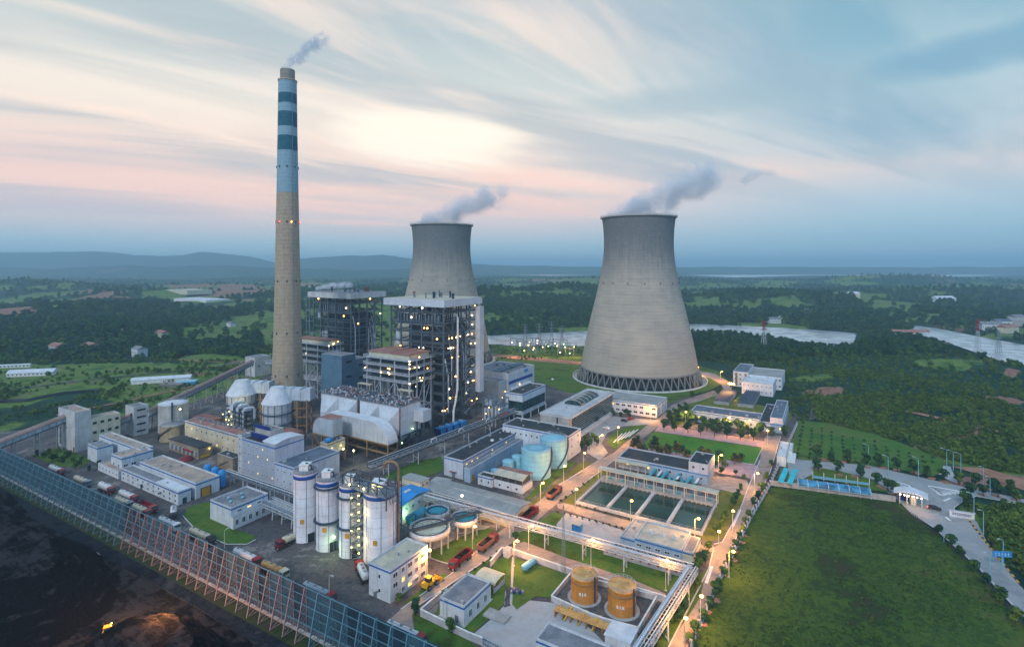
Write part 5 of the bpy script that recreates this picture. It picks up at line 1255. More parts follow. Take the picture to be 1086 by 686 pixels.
r.location.z = 5.5; mb = MB(); mb.lathe([(.01, -1.5), (1.1, -1.5), (1.1, 1.5), (.01, 1.5)], 16); o = mb.build('motor', 'blue', r, loc=(-2, 2.5, h_ + 1)); o.rotation_euler = (math.pi / 2, 0, 0)
mb = MB()
for x in (-a, 0):
    for y in (0, b * .5, b): mb.beam((x, y, -5.5), (x, y, 0), .5)
mb.build('stilts', 'steel_brown', r)
mb = MB()
for i in range(5): mb.lathe([(.01, 0), (.4, .2), (.4, .7), (.01, .9)], 8, x=-1 - (i % 2), y=1.5 + i * 1.6)
mb.build('valves', 'steel_dark', r, loc=(0, 0, h_))
r = thing('horizontal_drum', 'rust brown horizontal drum lying beside the cone topped absorber', 'drum', G(311, 474), TH)
mb = MB(); mb.tube([(-6, 0, 6), (-5.2, 0, 6), (5.2, 0, 6), (6, 0, 6)], 4, 22, radii=[1.5, 3.9, 3.9, 1.5]); mb.build('drum', 'rust', r); mb = MB()
for x in (-3.5, 3.5): mb.box(x - .4, x + .4, -2.8, 2.8, 0, 4)
mb.build('saddle', 'concrete', r)

# ------------------------------------------------------------------ the four cylinder silos, stair tower and head frame
def silo(label, px, yb, rpx, yt, rings=(), dark=True):
    r, R_, h_ = tank('cylinder_silo', label, px, yb, rpx, yt, 'silo', 'silo', 'storage silos', roofm='roof_grey', dome=.2, stripe_=(.7, 1.9, 'silo_blue'))
    for z in rings:
        mb = MB(); mb.lathe([(R_, z), (R_ + .9, z), (R_ + .9, z + .35), (R_, z + .35)], 36, caps=False, smooth=False); mb.build('ring_walkway', 'steel_dark', r)
    mb = MB().box(-R_ * .45, R_ * .3, -R_ * .3, R_ * .5, h_ + .2, h_ + 2.3).box(-R_ * .5, R_ * .35, -R_ * .35, R_ * .55, h_ + 2.3, h_ + 2.5); mb.build('filter_house', 'paint_white', r)
    mb = MB(); mb.tube([(R_ * .5, 0, h_), (R_ * .5, 0, h_ + 1.8), (0, 0, h_ + 2.8)], .3, 8); mb.tube([(R_ * .7, -.8, h_), (R_ * .7, -.8, h_ + 1.2)], .25, 8); mb.build('roof_pipe', 'steel_dark', r)
    th = math.atan2(-r.location.y, -r.location.x) 
    def face(ang, z, w_, hh, m_, nm):
        a = th + ang; o = MB().box(-.12, .18, -w_ / 2, w_ / 2, -hh / 2, hh / 2).build(nm, m_, r, loc=(R_ * math.cos(a), R_ * math.sin(a), z)); o.rotation_euler.z = a
    face(-.3, 7.5, 1.3, 1.5, 'door_orange', 'hatch'); face(.45, 1.5, 2.4, 3.0, 'dark_body', 'door'); 
    for k in (0.05, .9, -.9): 
        a = th + k; MB().beam(((R_ + .03) * math.cos(a), (R_ + .03) * math.sin(a), .3), ((R_ + .03) * math.cos(a), (R_ + .03) * math.sin(a), h_ - 2), .12).build('downpipe', 'steel', r)
    return r, R_, h_
silo('plain white silo with a blue ring, leftmost of the row of four', 324.2, 569.5, 12.2, 499)
silo('white silo with two dark ring walkways, second from the left', 347.8, 579, 11.8, 506.5, (9.5, 21.0))
silo('white silo half hidden by the lit stair tower, third from the left', 371.5, 586, 11.2, 512, (9.5, 19.5))
r, R_, h_ = silo('widest white silo at the right end of the row behind the three storey block', 403.2, 590.5, 17.2, 518)
r = thing('stair_tower', 'open zigzag steel stair tower glowing with yellow lamps between two silos', 'stair tower', G(381.5, 596), TH)
mb = MB(); hh = 22
for x in (-3.8, 0):
    for y in (-.6, 2.4): mb.beam((x, y, 0), (x, y, hh), .22)
mb.build('steel_frame', 'steel', r)
for k in range(8):
    z = k * 2.7; mb = MB(); y = (0, 1.8)[k % 2]
    mb.beam((-3.4, y, z), (-.6, y, z + 1.4), 1.0, .16).beam((-.6, 1.8 - y, z + 1.4), (-3.4, 1.8 - y, z + 2.7), 1.0, .16).box(-.6, 0, -.6, 2.4, z + 1.3, z + 1.45).box(-3.8, -3.3, -.6, 2.4, z + 2.6, z + 2.75)
    mb.beam((-3.8, -.6, z + 1.2), (0, -.6, z + 1.2 + 1.2), .1).beam((-3.8, -.6, z + 2.4), (0, -.6, z + 2.4), .1).beam((0, -.6, z + 1.2), (0, 2.4, z + 1.2), .1)
    mb.build('flight', 'steel', r); lamp_part(r, -1.2, .6, z + 2.3, 'lamp_yellow', .32); lamp_part(r, -3.3, -.5, z + 1.5, 'lamp_yellow', .22) if k % 2 else None
r = thing('head_frame', 'dark steel gantry carrying pipes across the tops of the silos', 'gantry', (*G(372, 520, 22.5), 22.5), TH)
mb = MB(); frame(mb, [-4, 0, 4, 8, 12, 16], [0, 5], [1.2, 4.6], .28, .22, False, .7)
mb.beam((-4, 0, -1), (-4, 0, 1.5), .3).beam((16, 0, -3), (16, 0, 1.5), .3).beam((4, 5, -3), (4, 5, 1.5), .3).beam((16, 5, -22.5), (16, 5, 1.5), .4).beam((4, 5, -22.5), (4, 5, 1.5), .4).beam((10, 5, -22.5), (10, 5, 1.5), .4)
mb.build('truss', 'steel_dark', r)
for k in range(3): MB().tube([(-6 - k * 4, 1 + k, .2), (2, 1 + k * 1.2, 2.0 + .4 * k), (16, 1 + k * 1.2, 2.0 + .4 * k), (16.8, 1 + k, -1)], .24, 8).build('pipe', 'steel', r)
MB().box(-4, 16, -.6, 5.6, 1.0, 1.15).build('walkway', 'steel', r)
for x, y in ((-.5, 0), (3, 1), (6, 0), (7, 3), (9, 3.5)): lamp_part(r, x, y, 1.9, 'lamp_yellow', .36)
r = thing('vent_pipe', 'tall rusty orange pipe hooked over at the top beside the widest silo', 'pipe', G(422.5, 591), 0)
hh = hgt(591, 490); mb = MB(); mb.tube([(0, 0, 0), (0, 0, hh - 2.2), (-.3, .1, hh - 1.0), (-1.1, .3, hh - .2), (-2.4, .6, hh), (-4.0, 1.0, hh - .2), (-4.9, 1.2, hh - 1), (-5, 1.2, hh - 2.6)], .42, 10); mb.build('pipe', 'steel_brown', r)
mb = MB(); mb.beam((1.0, .3, 0), (1.0, .3, hh - 3), .28).beam((-1.0, .6, 0), (-1.0, .6, hh - 4), .28)
for k in range(14): mb.beam((1.0, .3, k * 1.8), (-1.0, .6, k * 1.8 + 1.2), .14)
mb.build('mast', 'steel_dark', r)

# ------------------------------------------------------------------ central and front buildings
r, a, b, h_ = bld('control_block', 'white three storey block with cream roof right beside the widest silo', 414, 640, 605, 391.3, 453.6, wall='white', roof='roof_cream', S=(2, 1, .9, 1.2), lit=0)
for c, u in enumerate([.12, .32, .50, .68, .86]):
    for row in range(3):
        if (row == 0 and c in (0,)) : continue
        put_window(r, 'E', b * u, 1.6 + row * 2.85, 1.3 if c % 2 else 1.9, 1.4, -a, 0, 0, 'lit' if (row, c) in ((1, 1), (0, 2)) else 'plain')
door(r, 'S', -a * .7, 1.3, 2.2, m_='steel'); MB().box(-a * .7 - 1.3, -a * .7 + 1.3, -1.1, 0, 2.4, 2.55).build('canopy', 'pale_concrete', r); MB().box(0, 1.1, b * .45, b * .7, 2.6, 2.75).build('canopy', 'pale_concrete', r)
r, a, b, h_ = bld('meter_house', 'small white walled house with grey roof inside the front compound', 492, 663.7, 643, 466.5, 520.5, wall='white', roof='roof_grey', lit=0)
for u in (.22, .5, .78): put_window(r, 'E', b * u, 2.0, 1.4, 2.0, -a, 0, 0)
door(r, 'S', -a * .3, 1.2, 2.1, m_='steel'); MB().box(-a - .4, .5, -.5, b + .4, -.02, .12).build('plinth', 'concrete', r)
Lc = G(568.4, 676.6, 5.6); N_ = (Lc[0] + UA[0] * 16.5, Lc[1] + UA[1] * 16.5)
Bc = G(584, 659.5, 5.6); bb = math.dist(Lc, Bc)
r = thing('store_building', 'grey roofed white building cut by the bottom edge of the picture', 'building', N_); block(r, -16.5, 0, 0, bb, 0, 5.6, wall='white', roof='roof_grey', S=(1, 4), E=(1, 3), lit=0)
r, a, b, h_ = bld('turbine_store', 'long white hall with a black roof and a row of small lit windows', 491.3, 508.6, 488.5, 471, 549.8, wall='lilac_wall', roof='roof_dark', lit=0)
for i in range(11): put_window(r, 'E', b * (i + .6) / 11.5, h_ - 2.3, 1.3, .7, -a, 0, 0, 'lit' if i in (0, 1, 2, 5, 8) else 'plain')
door(r, 'S', -a * .5, 2.0, 2.4, m_='steel'); MB().box(-a * .5 - 1.8, -a * .5 + 1.8, -1.2, 0, 2.6, 2.75).build('canopy', 'rust', r)
MB().lathe([(.9, 0), (.9, .7), (.1, 1.0)], 14).build('roof_fan', 'paint_white', r, loc=(-a * .4, b * .62, h_ - .5))
x_, y_, a_, b_, hh = sub(r, 498.5, 512, 497.5, 492.2, 560, wall='bluegrey_wall', roof='roof_grey', trim=None, par=.2, E=None)
door(r, 'E', y_ + 2.5, 2.0, 3.0, x1=x_)
r, a, b, h_ = bld('water_treatment_block', 'long white block with black roof running across behind the pale blue tanks', 603, 488, 462.5, 533, 616, wall='white', roof='roof_dark', S=(2, 12, 1.0, 1.2), E=(3, 2, 1.1, 1.2), lit=.08)
def big_tank(label, px, yb, rpx, yt, g='pale blue water tanks', st=(5.2, 6.9)):
    r, R_, h_ = tank('water_tank', label, px, yb, rpx, yt, 'tank_blue', 'tank', g, dome=.7, roofm='tank_blue'); spiral(r, R_, h_, *st); return r
big_tank('large pale blue round tank, front one of the big pair', 568.5, 503, 15.6, 475.7, st=(5.0, 6.6)); big_tank('large pale blue round tank behind its twin by the white block', 587, 491.5, 14.4, 464.4, st=(4.9, 6.5))
for (x, yb_, rp, yt_, nm) in ((539, 504, 6.2, 488.4, 'small pale blue tank, nearer of the two small ones behind the open roofed house'), (548.6, 500, 5.8, 483.5, 'small pale blue tank squeezed between the big tank and another small one'), (525, 506, 4.4, 498, 'lowest small blue tank at the left of the tank group')): tank('water_tank', nm, x, yb_, rp, yt_, 'tank_blue', 'tank', 'pale blue water tanks', dome=.4, rim=False)
# open roofed machine house
N, a, b, h_ = fit(554, 523.8, 516, 524, 564.6); r = thing('chlorine_house', 'small two level house with open upper floor and half cream, half rusty corrugated roof', 'building', N)
MB().box(-a, 0, 0, b, 0, 2.9).build('wall', 'white', r)
for i in range(3): put_window(r, 'S', -a * (.2 + .3 * i), 1.5, 1.2, 1.0, -a, 0, 0)
mb = MB()
for i in range(5):
    for y in (.2, b - .2): mb.beam((-a * i / 4, y, 2.9), (-a * i / 4, y, 6.0), .25)
mb.build('posts', 'steel_brown', r); MB().box(-a + .8, -.8, .6, b - .6, 2.9, 5.4).build('machinery', 'dark_body', r); MB().box(-a, 0, 0, .1, 2.9, 3.5).build('parapet', 'white', r)
MB().prism([(-.8, 5.7), (b * .45, 6.7), (b * .45, 6.8), (-.8, 5.8)], -a - .5, .5, 'x').build('roof', 'roof_cream', r, 'cream corrugated front slope'); MB().prism([(b * .45, 6.7), (b + .8, 5.9), (b + .8, 6.0), (b * .45, 6.8)], -a - .5, .5, 'x').build('roof', 'rust_roof', r, 'rusty red back slope')
bld('dosing_hut', 'tiny white flat roofed hut left of the open roofed house', 521.8, 517, 506.8, 506.8, 528, wall='white', roof='roof_dark', S=(1, 2, .9, 1.1), lit=0)
N, a, b, h_ = fit(544, 560.4, 545.5, 451, 561); r = thing('storage_hall', 'very wide low hall with a plain grey sheet roof beside the main road', 'building', N)
MB().box(-a, 0, 0, b, 0, h_ - .3).build('wall', 'cream', r)
mb = MB().prism([(-.5, h_ - .35), (b / 2, h_ + .5), (b + .5, h_ - .35), (b + .5, h_ - .05), (b / 2, h_ + .8), (-.5, h_ - .05)], -a - .6, .6, 'x'); mb.build('roof', 'roof_sheet', r)
mb = MB(); mb.box(-.02, .12, b * .3, b * .62, .1, 3.6); mb.build('door', 'steel_brown', r); MB().box(-a, .7, b / 2 - .5, b / 2 + .5, h_ + .75, h_ + .95).build('ridge_cap', 'concrete', r)
for i in range(8): put_window(r, 'S', -a * (i + .5) / 8, 2.8, 2.2, 1.0, -a, 0, 0)
bld('gate_hut', 'small grey roofed hut with pinkish wall behind the pipe bridge', 446, 520, 512, 426, 455, wall='cream', roof='roof_sheet', trim=None, E=(1, 2), lit=0, par=0)
# blue roofed desulphurisation building and teal drum
N = G(427, 556); r = thing('dewatering_building', 'bright blue roofed white building between the widest silo and the round basins', 'building', N)
MB().box(-9, 0, 0, 15, 0, 7.2).build('wall', 'white', r); MB().prism([(-.6, 7.2), (7.5, 8.6), (15.6, 7.2), (15.6, 7.5), (7.5, 8.9), (-.6, 7.5)], -9.6, .6, 'x').build('roof', 'blue_roof', r)
for i in range(4):
    for z in (2, 5): put_window(r, 'E', 2 + i * 3.6, z, 1.3, 1.2, -9, 0, 0)
MB().box(-5, -3.8, 6, 9, 8.4, 9.1).build('skylight', 'roof_pale', r)
r = thing('teal_drum', 'teal horizontal cylinder tank on a frame beside the blue roofed building', 'tank', G(442, 561), rad(59))
mb = MB(); mb.tube([(-4.6, 0, 5), (-4, 0, 5), (4, 0, 5), (4.6, 0, 5)], 1.9, 20, radii=[.8, 1.85, 1.85, .8]); mb.build('vessel', 'tank_teal', r); mb = MB()
for x in (-3, 0, 3):
    for y in (-1.4, 1.4): mb.beam((x, y, 0), (x, y, 4.2), .3)
mb.build('legs', 'steel', r); MB().tube([(-3.6, -1.4, 5), (-3.6, -2.6, 5.6), (-3.6, -2.8, 7.4), (-4.6, -2.2, 8.0), (-5.6, -1.6, 7)], .22, 8).build('pipe', 'steel_dark', r)
lamp_part(r, -5.2, -1.8, 3.4, 'lamp_green', .45)
# raised round basins
def basin(label, px, yb, rpx, yrim, wall_h, fillm, bridge, seed):
    P = G(px, yb); R_ = rpx * P[1] / F; zr = hgt(yb, yrim); r = thing('settling_basin', label, 'basin', P, rad(28), 'raised settling basins')
    mb = MB(); mb.lathe([(R_ - .35, zr), (R_, zr), (R_, zr - wall_h), (.1, zr - wall_h - .8), (.1, zr - wall_h - .3), (R_ - .35, zr - wall_h + .1), (R_ - .35, zr)], 48, caps=False); mb.build('tank_wall', 'duct', r)
    MB().lathe([(.05, zr - .55), (R_ - .35, zr - .55)], 48, caps=False, smooth=False).build('sludge', fillm, r)
    mb = MB(); mb.lathe([(R_ - 1.2, zr - .5), (R_ - 1.0, zr - .5), (R_ - 1.0, zr - .1), (R_ - 1.2, zr - .1)], 40, caps=False)
    mb.tube([((R_ + .2) * math.cos(k * math.pi / 20), (R_ + .2) * math.sin(k * math.pi / 20), zr + 1) for k in range(41)], .06, 4, caps=False)
    for k in range(20): a = k * math.pi / 10; mb.beam(((R_ + .2) * math.cos(a), (R_ + .2) * math.sin(a), zr), ((R_ + .2) * math.cos(a), (R_ + .2) * math.sin(a), zr + 1), .07)
    mb.build('railing', 'steel_dark', r)
    for k in range(10): a = k * math.pi / 5; MB().beam((R_ * .92 * math.cos(a), R_ * .92 * math.sin(a), 0), (R_ * .92 * math.cos(a), R_ * .92 * math.sin(a), zr - wall_h), .42).build('leg', 'steel_pale', r)
    mb = MB(); mb.tube([(R_ * .92 * math.cos(k * math.pi / 5), R_ * .92 * math.sin(k * math.pi / 5), zr * .4) for k in range(11)], .15, 5, caps=False); mb.lathe([(.9, 0), (.9, zr - wall_h)], 12); mb.build('bracing', 'steel', r)
    if bridge:
        mb = MB(); mb.box(-R_ - 2, R_ + 2, -.6, .6, zr + .3, zr + .5)
        for y in (-.6, .6):
            mb.beam((-R_ - 2, y, zr + 1.5), (R_ + 2, y, zr + 1.5), .1); mb.beam((-R_ - 2, y, zr + .2), (R_ + 2, y, zr + .2), .25)
            for k in range(12): mb.beam((-R_ - 2 + k * (2 * R_ + 4) / 11, y, zr + .5), (-R_ - 2 + k * (2 * R_ + 4) / 11, y, zr + 1.5), .08)
        mb.build('bridge', 'steel_dark', r)
basin('largest round basin on stilts with a pale surface and a diagonal walkway', 455.7, 580, 21.6, 557.8, 1.9, 'cream', True, 1)
basin('round basin on stilts at the right with dark contents', 492.3, 566, 14.8, 547, 1.9, 'tank_teal', True, 2)
basin('smallest looking round basin behind the other two, with dark contents', 463.6, 556, 13.0, 540, 1.8, 'tank_teal', False, 3)
# cooling water pool
c = [G(614.6, 533.5), G(741.7, 567), G(760.4, 532.5), G(639.6, 508)]
r = thing('water_basin', 'large rectangular concrete water basin split into four dark green cells', 'basin', c[0])
LL = [toloc(r, p) for p in c]; la = (LL[1][0] + LL[2][0] - LL[3][0]) / 2; lb = (LL[3][1] + LL[2][1] - LL[1][1]) / 2; ox = LL[3][0] / 2; oy = LL[1][1] / 2
print('pool', LL)
mb = MB(); t = .8; hp = 1.1
mb.box(ox, ox + la, oy - t, oy, 0, hp).box(ox, ox + la, oy + lb, oy + lb + t * 2, 0, hp).box(ox - t, ox, oy - t, oy + lb + t, 0, hp).box(ox + la, ox + la + t, oy - t, oy + lb + t, 0, hp)
mb.build('rim_wall', 'pale_concrete', r)
for k in (1, 2, 3): x = ox + la * k / 4; MB().box(x - .7, x + .7, oy, oy + lb, 0, hp - .2).box(x - .45, x + .45, oy, oy + lb, hp - .2, hp + .1).build('divider', 'pale_concrete', r)
for k in range(4): MB().box(ox + la * k / 4 + .7, ox + la * (k + 1) / 4 - .7, oy, oy + lb, .1, .45).build('water', 'water_pool', r)
mb = MB(); rails(mb, ox - .4, ox + la + .4, oy - .4, oy + lb + .8, hp, 1.1, 2.5, .1); mb.build('railing', 'steel', r)
mb = MB(); mb.box(ox, ox + la, oy + lb * .84, oy + lb, .5, 1.3)
for k in range(26): x = ox + la * (k + .5) / 26; mb.box(x - .25, x + .25, oy + lb * .82, oy + lb * .86, .3, 1.6)
mb.build('weir', 'concrete', r)
r0 = r
r = thing('pool_canopy', 'long narrow cream canopy on posts over the back edge of the water basin', 'canopy', (r0.location.x, r0.location.y)); y0 = oy + lb * .86
MB().box(ox - 2, ox + la + 1.5, y0, y0 + 4.4, 5.2, 5.5).build('roof', 'roof_cream', r)
for k in range(13):
    x = ox - 1.6 + (la + 2.6) * k / 12; MB().beam((x, y0 + .4, 0), (x, y0 + .4, 5.2), .28).beam((x, y0 + 4, 0), (x, y0 + 4, 5.2), .28).build('post', 'cream', r)
for k in range(8):
    x = ox + la * (k + .6) / 8; r = thing('sluice_valve', 'teal sluice valve wheel, %s from the left under the pool canopy' % ['first', 'second', 'third', 'fourth', 'fifth', 'sixth', 'seventh', 'eighth'][k], 'valve', tuple(np.array(r0.location)[:2] + np.array([x * UA[0] + (y0 + 2) * UB[0], x * UA[1] + (y0 + 2) * UB[1]])), TH, 'teal sluice valves')
    MB().lathe([(.3, 0), (.3, 1.6), (.7, 1.7), (.7, 1.9), (.2, 2.0), (.2, 2.8), (.01, 2.9)], 12).box(-1.1, 1.1, -.25, .25, .9, 1.4).build('valve_body', 'tank_teal', r)
r, a, b, h_ = bld('pump_house', 'long pale blue pump house with black roof and a raised cabin at its right end', 750.7, 514.5, 502.5, 656, 757.5, wall='bluegrey_wall', roof='roof_dark', lit=0, S=None)
print('pumphouse', a, b, h_)
block(r, -8.2, .1, .0 - .1, b + .1, h_ - .6, h_ + 4.0, wall='lilac_wall', roof='roof_dark', trim=None, S=(1, 2, 1.2, 1.2), lit=0, par=.4, name='cabin')
for i in range(7): put_window(r, 'S', -a * (i + 1.3) / 8.2, 2.6, 1.1, 1.3, -a, 0, 0, 'lit' if i in (4, 6) else 'plain')
put_window(r, 'S', -3, 2.4, 1.5, 1.2, -a, 0, 0)
MB().box(-a - .5, -a + 15, -4.2, -.1, 4.0, 4.3).build('side_roof', 'roof_cream', r); mb = MB()
for i in range(5): mb.beam((-a + i * 3.6, -4, 0), (-a + i * 3.6, -4, 4), .25)
mb.build('side_roof_posts', 'steel_pale', r)
for i in range(4):
    x = -a + 18 + i * 5.4; MB().tube([(x, -.2, 2.4), (x, -1.6, 2.4), (x - 1.8, -5, .6)], .6, 10).build('outlet_pipe', 'tank_teal', r); MB().lathe([(.8, 0), (.8, 1.2), (.3, 1.5), (.3, 2.2)], 12).build('pump', 'tank_teal', r, loc=(x + 1.6, -2.6, 0))
for i in (1, 2, 3): MB().box(-a + 12 + i * 8.2, -a + 13 + i * 8.2, -6, -.1, 2.3, 2.5).build('walkway', 'paint_white', r)
r, a, b, h_ = bld('dosing_building', 'pale blue flat building with cream roof and three round fans', 723, 596, 583, 673, 733, wall='bluegrey_wall', roof='roof_cream', S=(1, 5, 1.8, .9), lit=0)
for i in range(3):
    MB().box(-.9, .9, -.9, .9, 0, .5).lathe([(.75, .5), (.75, 1.0), (.1, 1.1)], 16).build('roof_fan', 'steel_pale', r, loc=(-a * (.24 + .26 * i), b * .5, h_ - .5))
block(r, -a - 5, -a, 0, b, 0, h_ * .8, wall='bluegrey_wall', roof='roof_sheet', trim='blue_trim', par=.3); block(r, 0, 3.4, b * .1, b * .9, 0, h_ - .7, wall='cream', roof='roof_grey', trim='blue_trim', par=.3)
r = thing('shipping_container', 'bright blue container with a rusty cream lid on the bare slab', 'container', G(615, 565)); MB().box(-3.2, 0, 0, 2.4, 0, 2.5).build('body', 'blue', r); MB().box(-3.3, .1, -.1, 2.5, 2.5, 2.7).build('lid', 'roof_cream', r)
mb = MB(); 
for i in range(6): mb.box(-3.1 + i * .55, -2.9 + i * .55, -.08, 0, .2, 2.3)
mb.build('door_ribs', 'deep_blue', r)
# orange oil tanks in their bund
for nm, px, yb, rp, yt in (('left hand rusty orange oil tank inside the bund', 619.6, 633, 13.7, 608.7), ('right hand rusty orange oil tank inside the bund', 659.6, 646.5, 14.5, 620.6)):
    r, R_, h_ = tank('oil_tank', nm, px, yb, rp, yt, 'tank_orange', 'tank', 'orange oil tanks', roofm='tank_orange_top', dome=.5)
    MB().lathe([(R_ + 1.1, 0), (R_ + 1.1, .3), (R_ + .2, .3)], 36, caps=False).build('base_ring', 'concrete', r)
    mb = MB()
    for z in (h_ * .8,): mb.lathe([(R_, z), (R_ + .22, z), (R_ + .22, z + .2), (R_, z + .2)], 36, caps=False)
    mb.build('wind_girder', 'steel_brown', r); MB().tube([(R_ * .5, 0, h_), (R_ * .5, 0, h_ + 1.1)], .12, 6).build('vent', 'steel', r)
    a0 = 5.4; MB().beam(((R_ + .3) * math.cos(a0), (R_ + .3) * math.sin(a0), 0), ((R_ + .3) * math.cos(a0), (R_ + .3) * math.sin(a0), h_ + 1), .5, .15).build('ladder', 'steel_dark', r)
    th = math.atan2(-r.location.y, -r.location.x)
    for k, (w_, z) in enumerate([(.5, 3.0), (.28, 3.0), (.5, 3.0)]):
        a = th + (k - 1) * .2 - .12; o = MB().box(-.02, .06, -w_ / 2, w_ / 2, -.4, .4).box(-.02, .06, -w_ / 2 + .5, w_ / 2 + .1, -.4, -.25).build('tank_marking', 'paint_white', r, loc=(R_ * math.cos(a), R_ * math.sin(a), z)); o.rotation_euler.z = a
def wallrun(name, label, pts, hh, th, matn, cat='wall', caps_=None, z=0, group=None):
    P = [G(*p) for p in pts]; r = thing(name, label, cat, P[0], 0, group); o = P[0]; mb = MB(); mc = MB()
    for a, b in zip(P, P[1:]):
        mb.beam((a[0] - o[0], a[1] - o[1], hh / 2), (b[0] - o[0], b[1] - o[1], hh / 2), th, hh); mc.beam((a[0] - o[0], a[1] - o[1], hh + .07), (b[0] - o[0], b[1] - o[1], hh + .07), th + .14, .14)
    mb.build('wall', matn, r); mc.build('coping', caps_ or 'paint_white', r); return r
wallrun('bund_wall', 'pale concrete bund wall around the two orange oil tanks', [(585, 637), (605, 612.5), (697, 636.5), (677, 671), (640, 661), (624, 655), (585, 637)], 1.5, .35, 'pale_concrete')
sheet('bund_floor', [(587, 637), (606, 614), (695, 638), (676, 669)], .08, 'yard')
r = thing('pipe_manifold', 'orange brown pipe manifold on low frames in front of the oil tanks', 'pipes', G(601, 655), TH)
for k in range(5): MB().tube([(-4, k * .6, .9), (14, k * .6, .9)], .2, 8).build('pipe', 'tank_orange_top', r)
for k in range(8): MB().beam((-3 + k * 2.3, -1.2, .6), (-3 + k * 2.3, 3.2, .6), .35).beam((-3 + k * 2.3, -1.2, 0), (-3 + k * 2.3, -1.2, 1.6), .3).build('frame', 'steel_orange', r)
for k in range(4): MB().tube([(k * 4, -1.5, .3), (k * 4, 3.5, 1.3), (k * 4 + .6, 3.8, 1.3)], .22, 7).build('valve_arm', 'yellow', r)
bld('white_roofed_shed', 'flat bright white roofed shed at the corner of the oil tank bund', 668, 699, 683, 643, 683, wall='white', roof='roof_pale', trim=None, par=0, a=6.5, b=6)
# office group by the tower
r, a, b, h_ = bld('office_block', 'long office block with dark glass side and a glass vault on its roof', 603.5, 467, 442, 573, 649.5, wall='concrete', roof='roof_cream', trim=None, lit=0, par=.5)
MB().box(0, .25, b * .06, b - .5, 1.2, h_ - 1.6).build('glass_wall', 'glass_teal', r, 'dark green glazed side'); mb = MB()
for z in np.linspace(1.2, h_ - 1.6, 9): mb.box(.25, .5, b * .06, b - .5, z, z + .18)
mb.build('glass_fins', 'steel', r); mb = MB()
MB().box(-a - .3, 1.4, -.3, b + .5, h_ - 1.2, h_ - .2).build('roof_edge', 'pale_concrete', r)
MB().box(-a * .4 - .5, -a * .4 + .5, -.15, 0, .5, h_ - 1).build('slot_window', 'glass', r)
pr = [(-a * .5 + a * .30 * math.cos(math.pi * i / 12), h_ + 2.6 * math.sin(math.pi * i / 12)) for i in range(13)]
MB().prism(pr, b * .36, b * .78, 'y').build('roof_vault', 'glass_teal', r); 
for k in range(6):
    y = b * (.37 + .08 * k); mb = MB()
    for p, q in zip(pr, pr[1:]): mb.beam((p[0], y, p[1] + .1), (q[0], y, q[1] + .1), .18)
    mb.build('vault_rib', 'steel_pale', r)
MB().box(0, 3.4, b * .1, b, -.05, 1.0).build('terrace', 'pale_concrete', r)
r, a, b, h_ = bld('laboratory_block', 'two storey pale office block with a flat roof in front of the nearer cooling tower', 696.7, 443.5, 430, 640, 707.5, wall='white', roof='roof_sheet', S=(2, 9, 2.6, 1.4), E=(2, 3, 2.6, 1.4), lit=.06)
r, a, b, h_ = bld('control_room', 'boxy white control room with a dark band of glass raised on columns', 554, 446, 418, 536.5, 578.5, wall='white', roof='roof_dark', trim='blue_trim', lit=0)
MB().box(-a * .82, .25, -.25, b * .96, h_ * .36, h_ * .70).build('glass_band', 'glass_teal', r); mb = MB()
for i in range(8): mb.box(.25, .38, b * i / 8, b * i / 8 + .15, h_ * .36, h_ * .7)
mb.build('mullions', 'steel_dark', r); MB().box(-a - .1, .3, -.3, b + .3, -.01, h_ * .2).build('undercroft_shade', 'dark_body', r, 'dark box standing for the shade of the open ground level'); mb = MB()  # solid dark box paints the shade below the raised room
for x in (-a, -a / 2, 0.1):
    for y in (-.2, b * .33, b * .66, b): mb.beam((x + .2, y - .2, 0), (x + .2, y - .2, h_ * .25), .8)
mb.build('columns', 'pale_concrete', r)
r, a, b, h_ = bld('turbine_hall', 'big white and blue turbine hall between the boiler house and the lawn', 539, 428, 396, 500, 566.5, wall='white_panel', roof='roof_grey', trim=None, lit=0, par=.6)
MB().box(0, .2, b * .02, b * .92, h_ * .62, h_ * .72).build('blue_band', 'silo_blue', r)
MB().box(.0, .15, b * .6, b * .74, h_ * .84, h_ * .95).build('sign_panel', 'blue', r)
block(r, -a, -1, -9, 0, 0, h_ * .8, wall='duct_side', roof='roof_grey', trim=None, par=.3); block(r, 0, 4, b * .1, b * .75, 0, h_ * .5, wall='white_panel', roof='roof_pale', trim=None, par=.3, E=(1, 4), lit=.1)
mb = MB()
for i in range(9): mb.lathe([(.8, 0), (.8, 1.2), (1.1, 1.3), (1.1, 1.7), (.01, 1.9)], 10, x=-a * R.random() * .9, y=b * R.random() * .9)
for k in range(3): mb.tube([(-a * .3 - k * 2, 0, .8), (-a * .3 - k * 2, b, .8)], .5, 8)
mb.build('roof_machinery', 'steel', r, loc=(0, 0, h_ - .5))
for i in range(8): lamp_part(r, .6, -9 + i * 4, R.uniform(3, 12), 'lamp_warm', .3)
r = thing('condenser_bay', 'cluttered steel bay with pipes and blue transformers at the foot of the nearer boiler', 'steel bay', G(524, 452), TH)
mb = MB(); frame(mb, [-8, -4, 0, 4], [0, 5, 10], [0, 4, 8, 12, 16], .4, .35, True, .3); mb.build('steel_frame', 'steel', r)
MB().box(-7.5, 3.5, .5, 9.5, 8.2, 10).build('tank_deck', 'duct_side', r); MB().box(-7, -2, .4, 4, 12.2, 15).build('bin', 'duct_side', r)
for k in range(4): MB().tube([(-6 + k * 2.6, -1, 0), (-6 + k * 2.6, -1, 9 + k), (-6 + k * 2.6, 2, 11 + k)], .4, 8).build('pipe', 'steel_pale', r)
for i in range(6): lamp_part(r, -8 + i * 2.4, -.6, 3 + (i % 3) * 4, 'lamp_warm', .32)
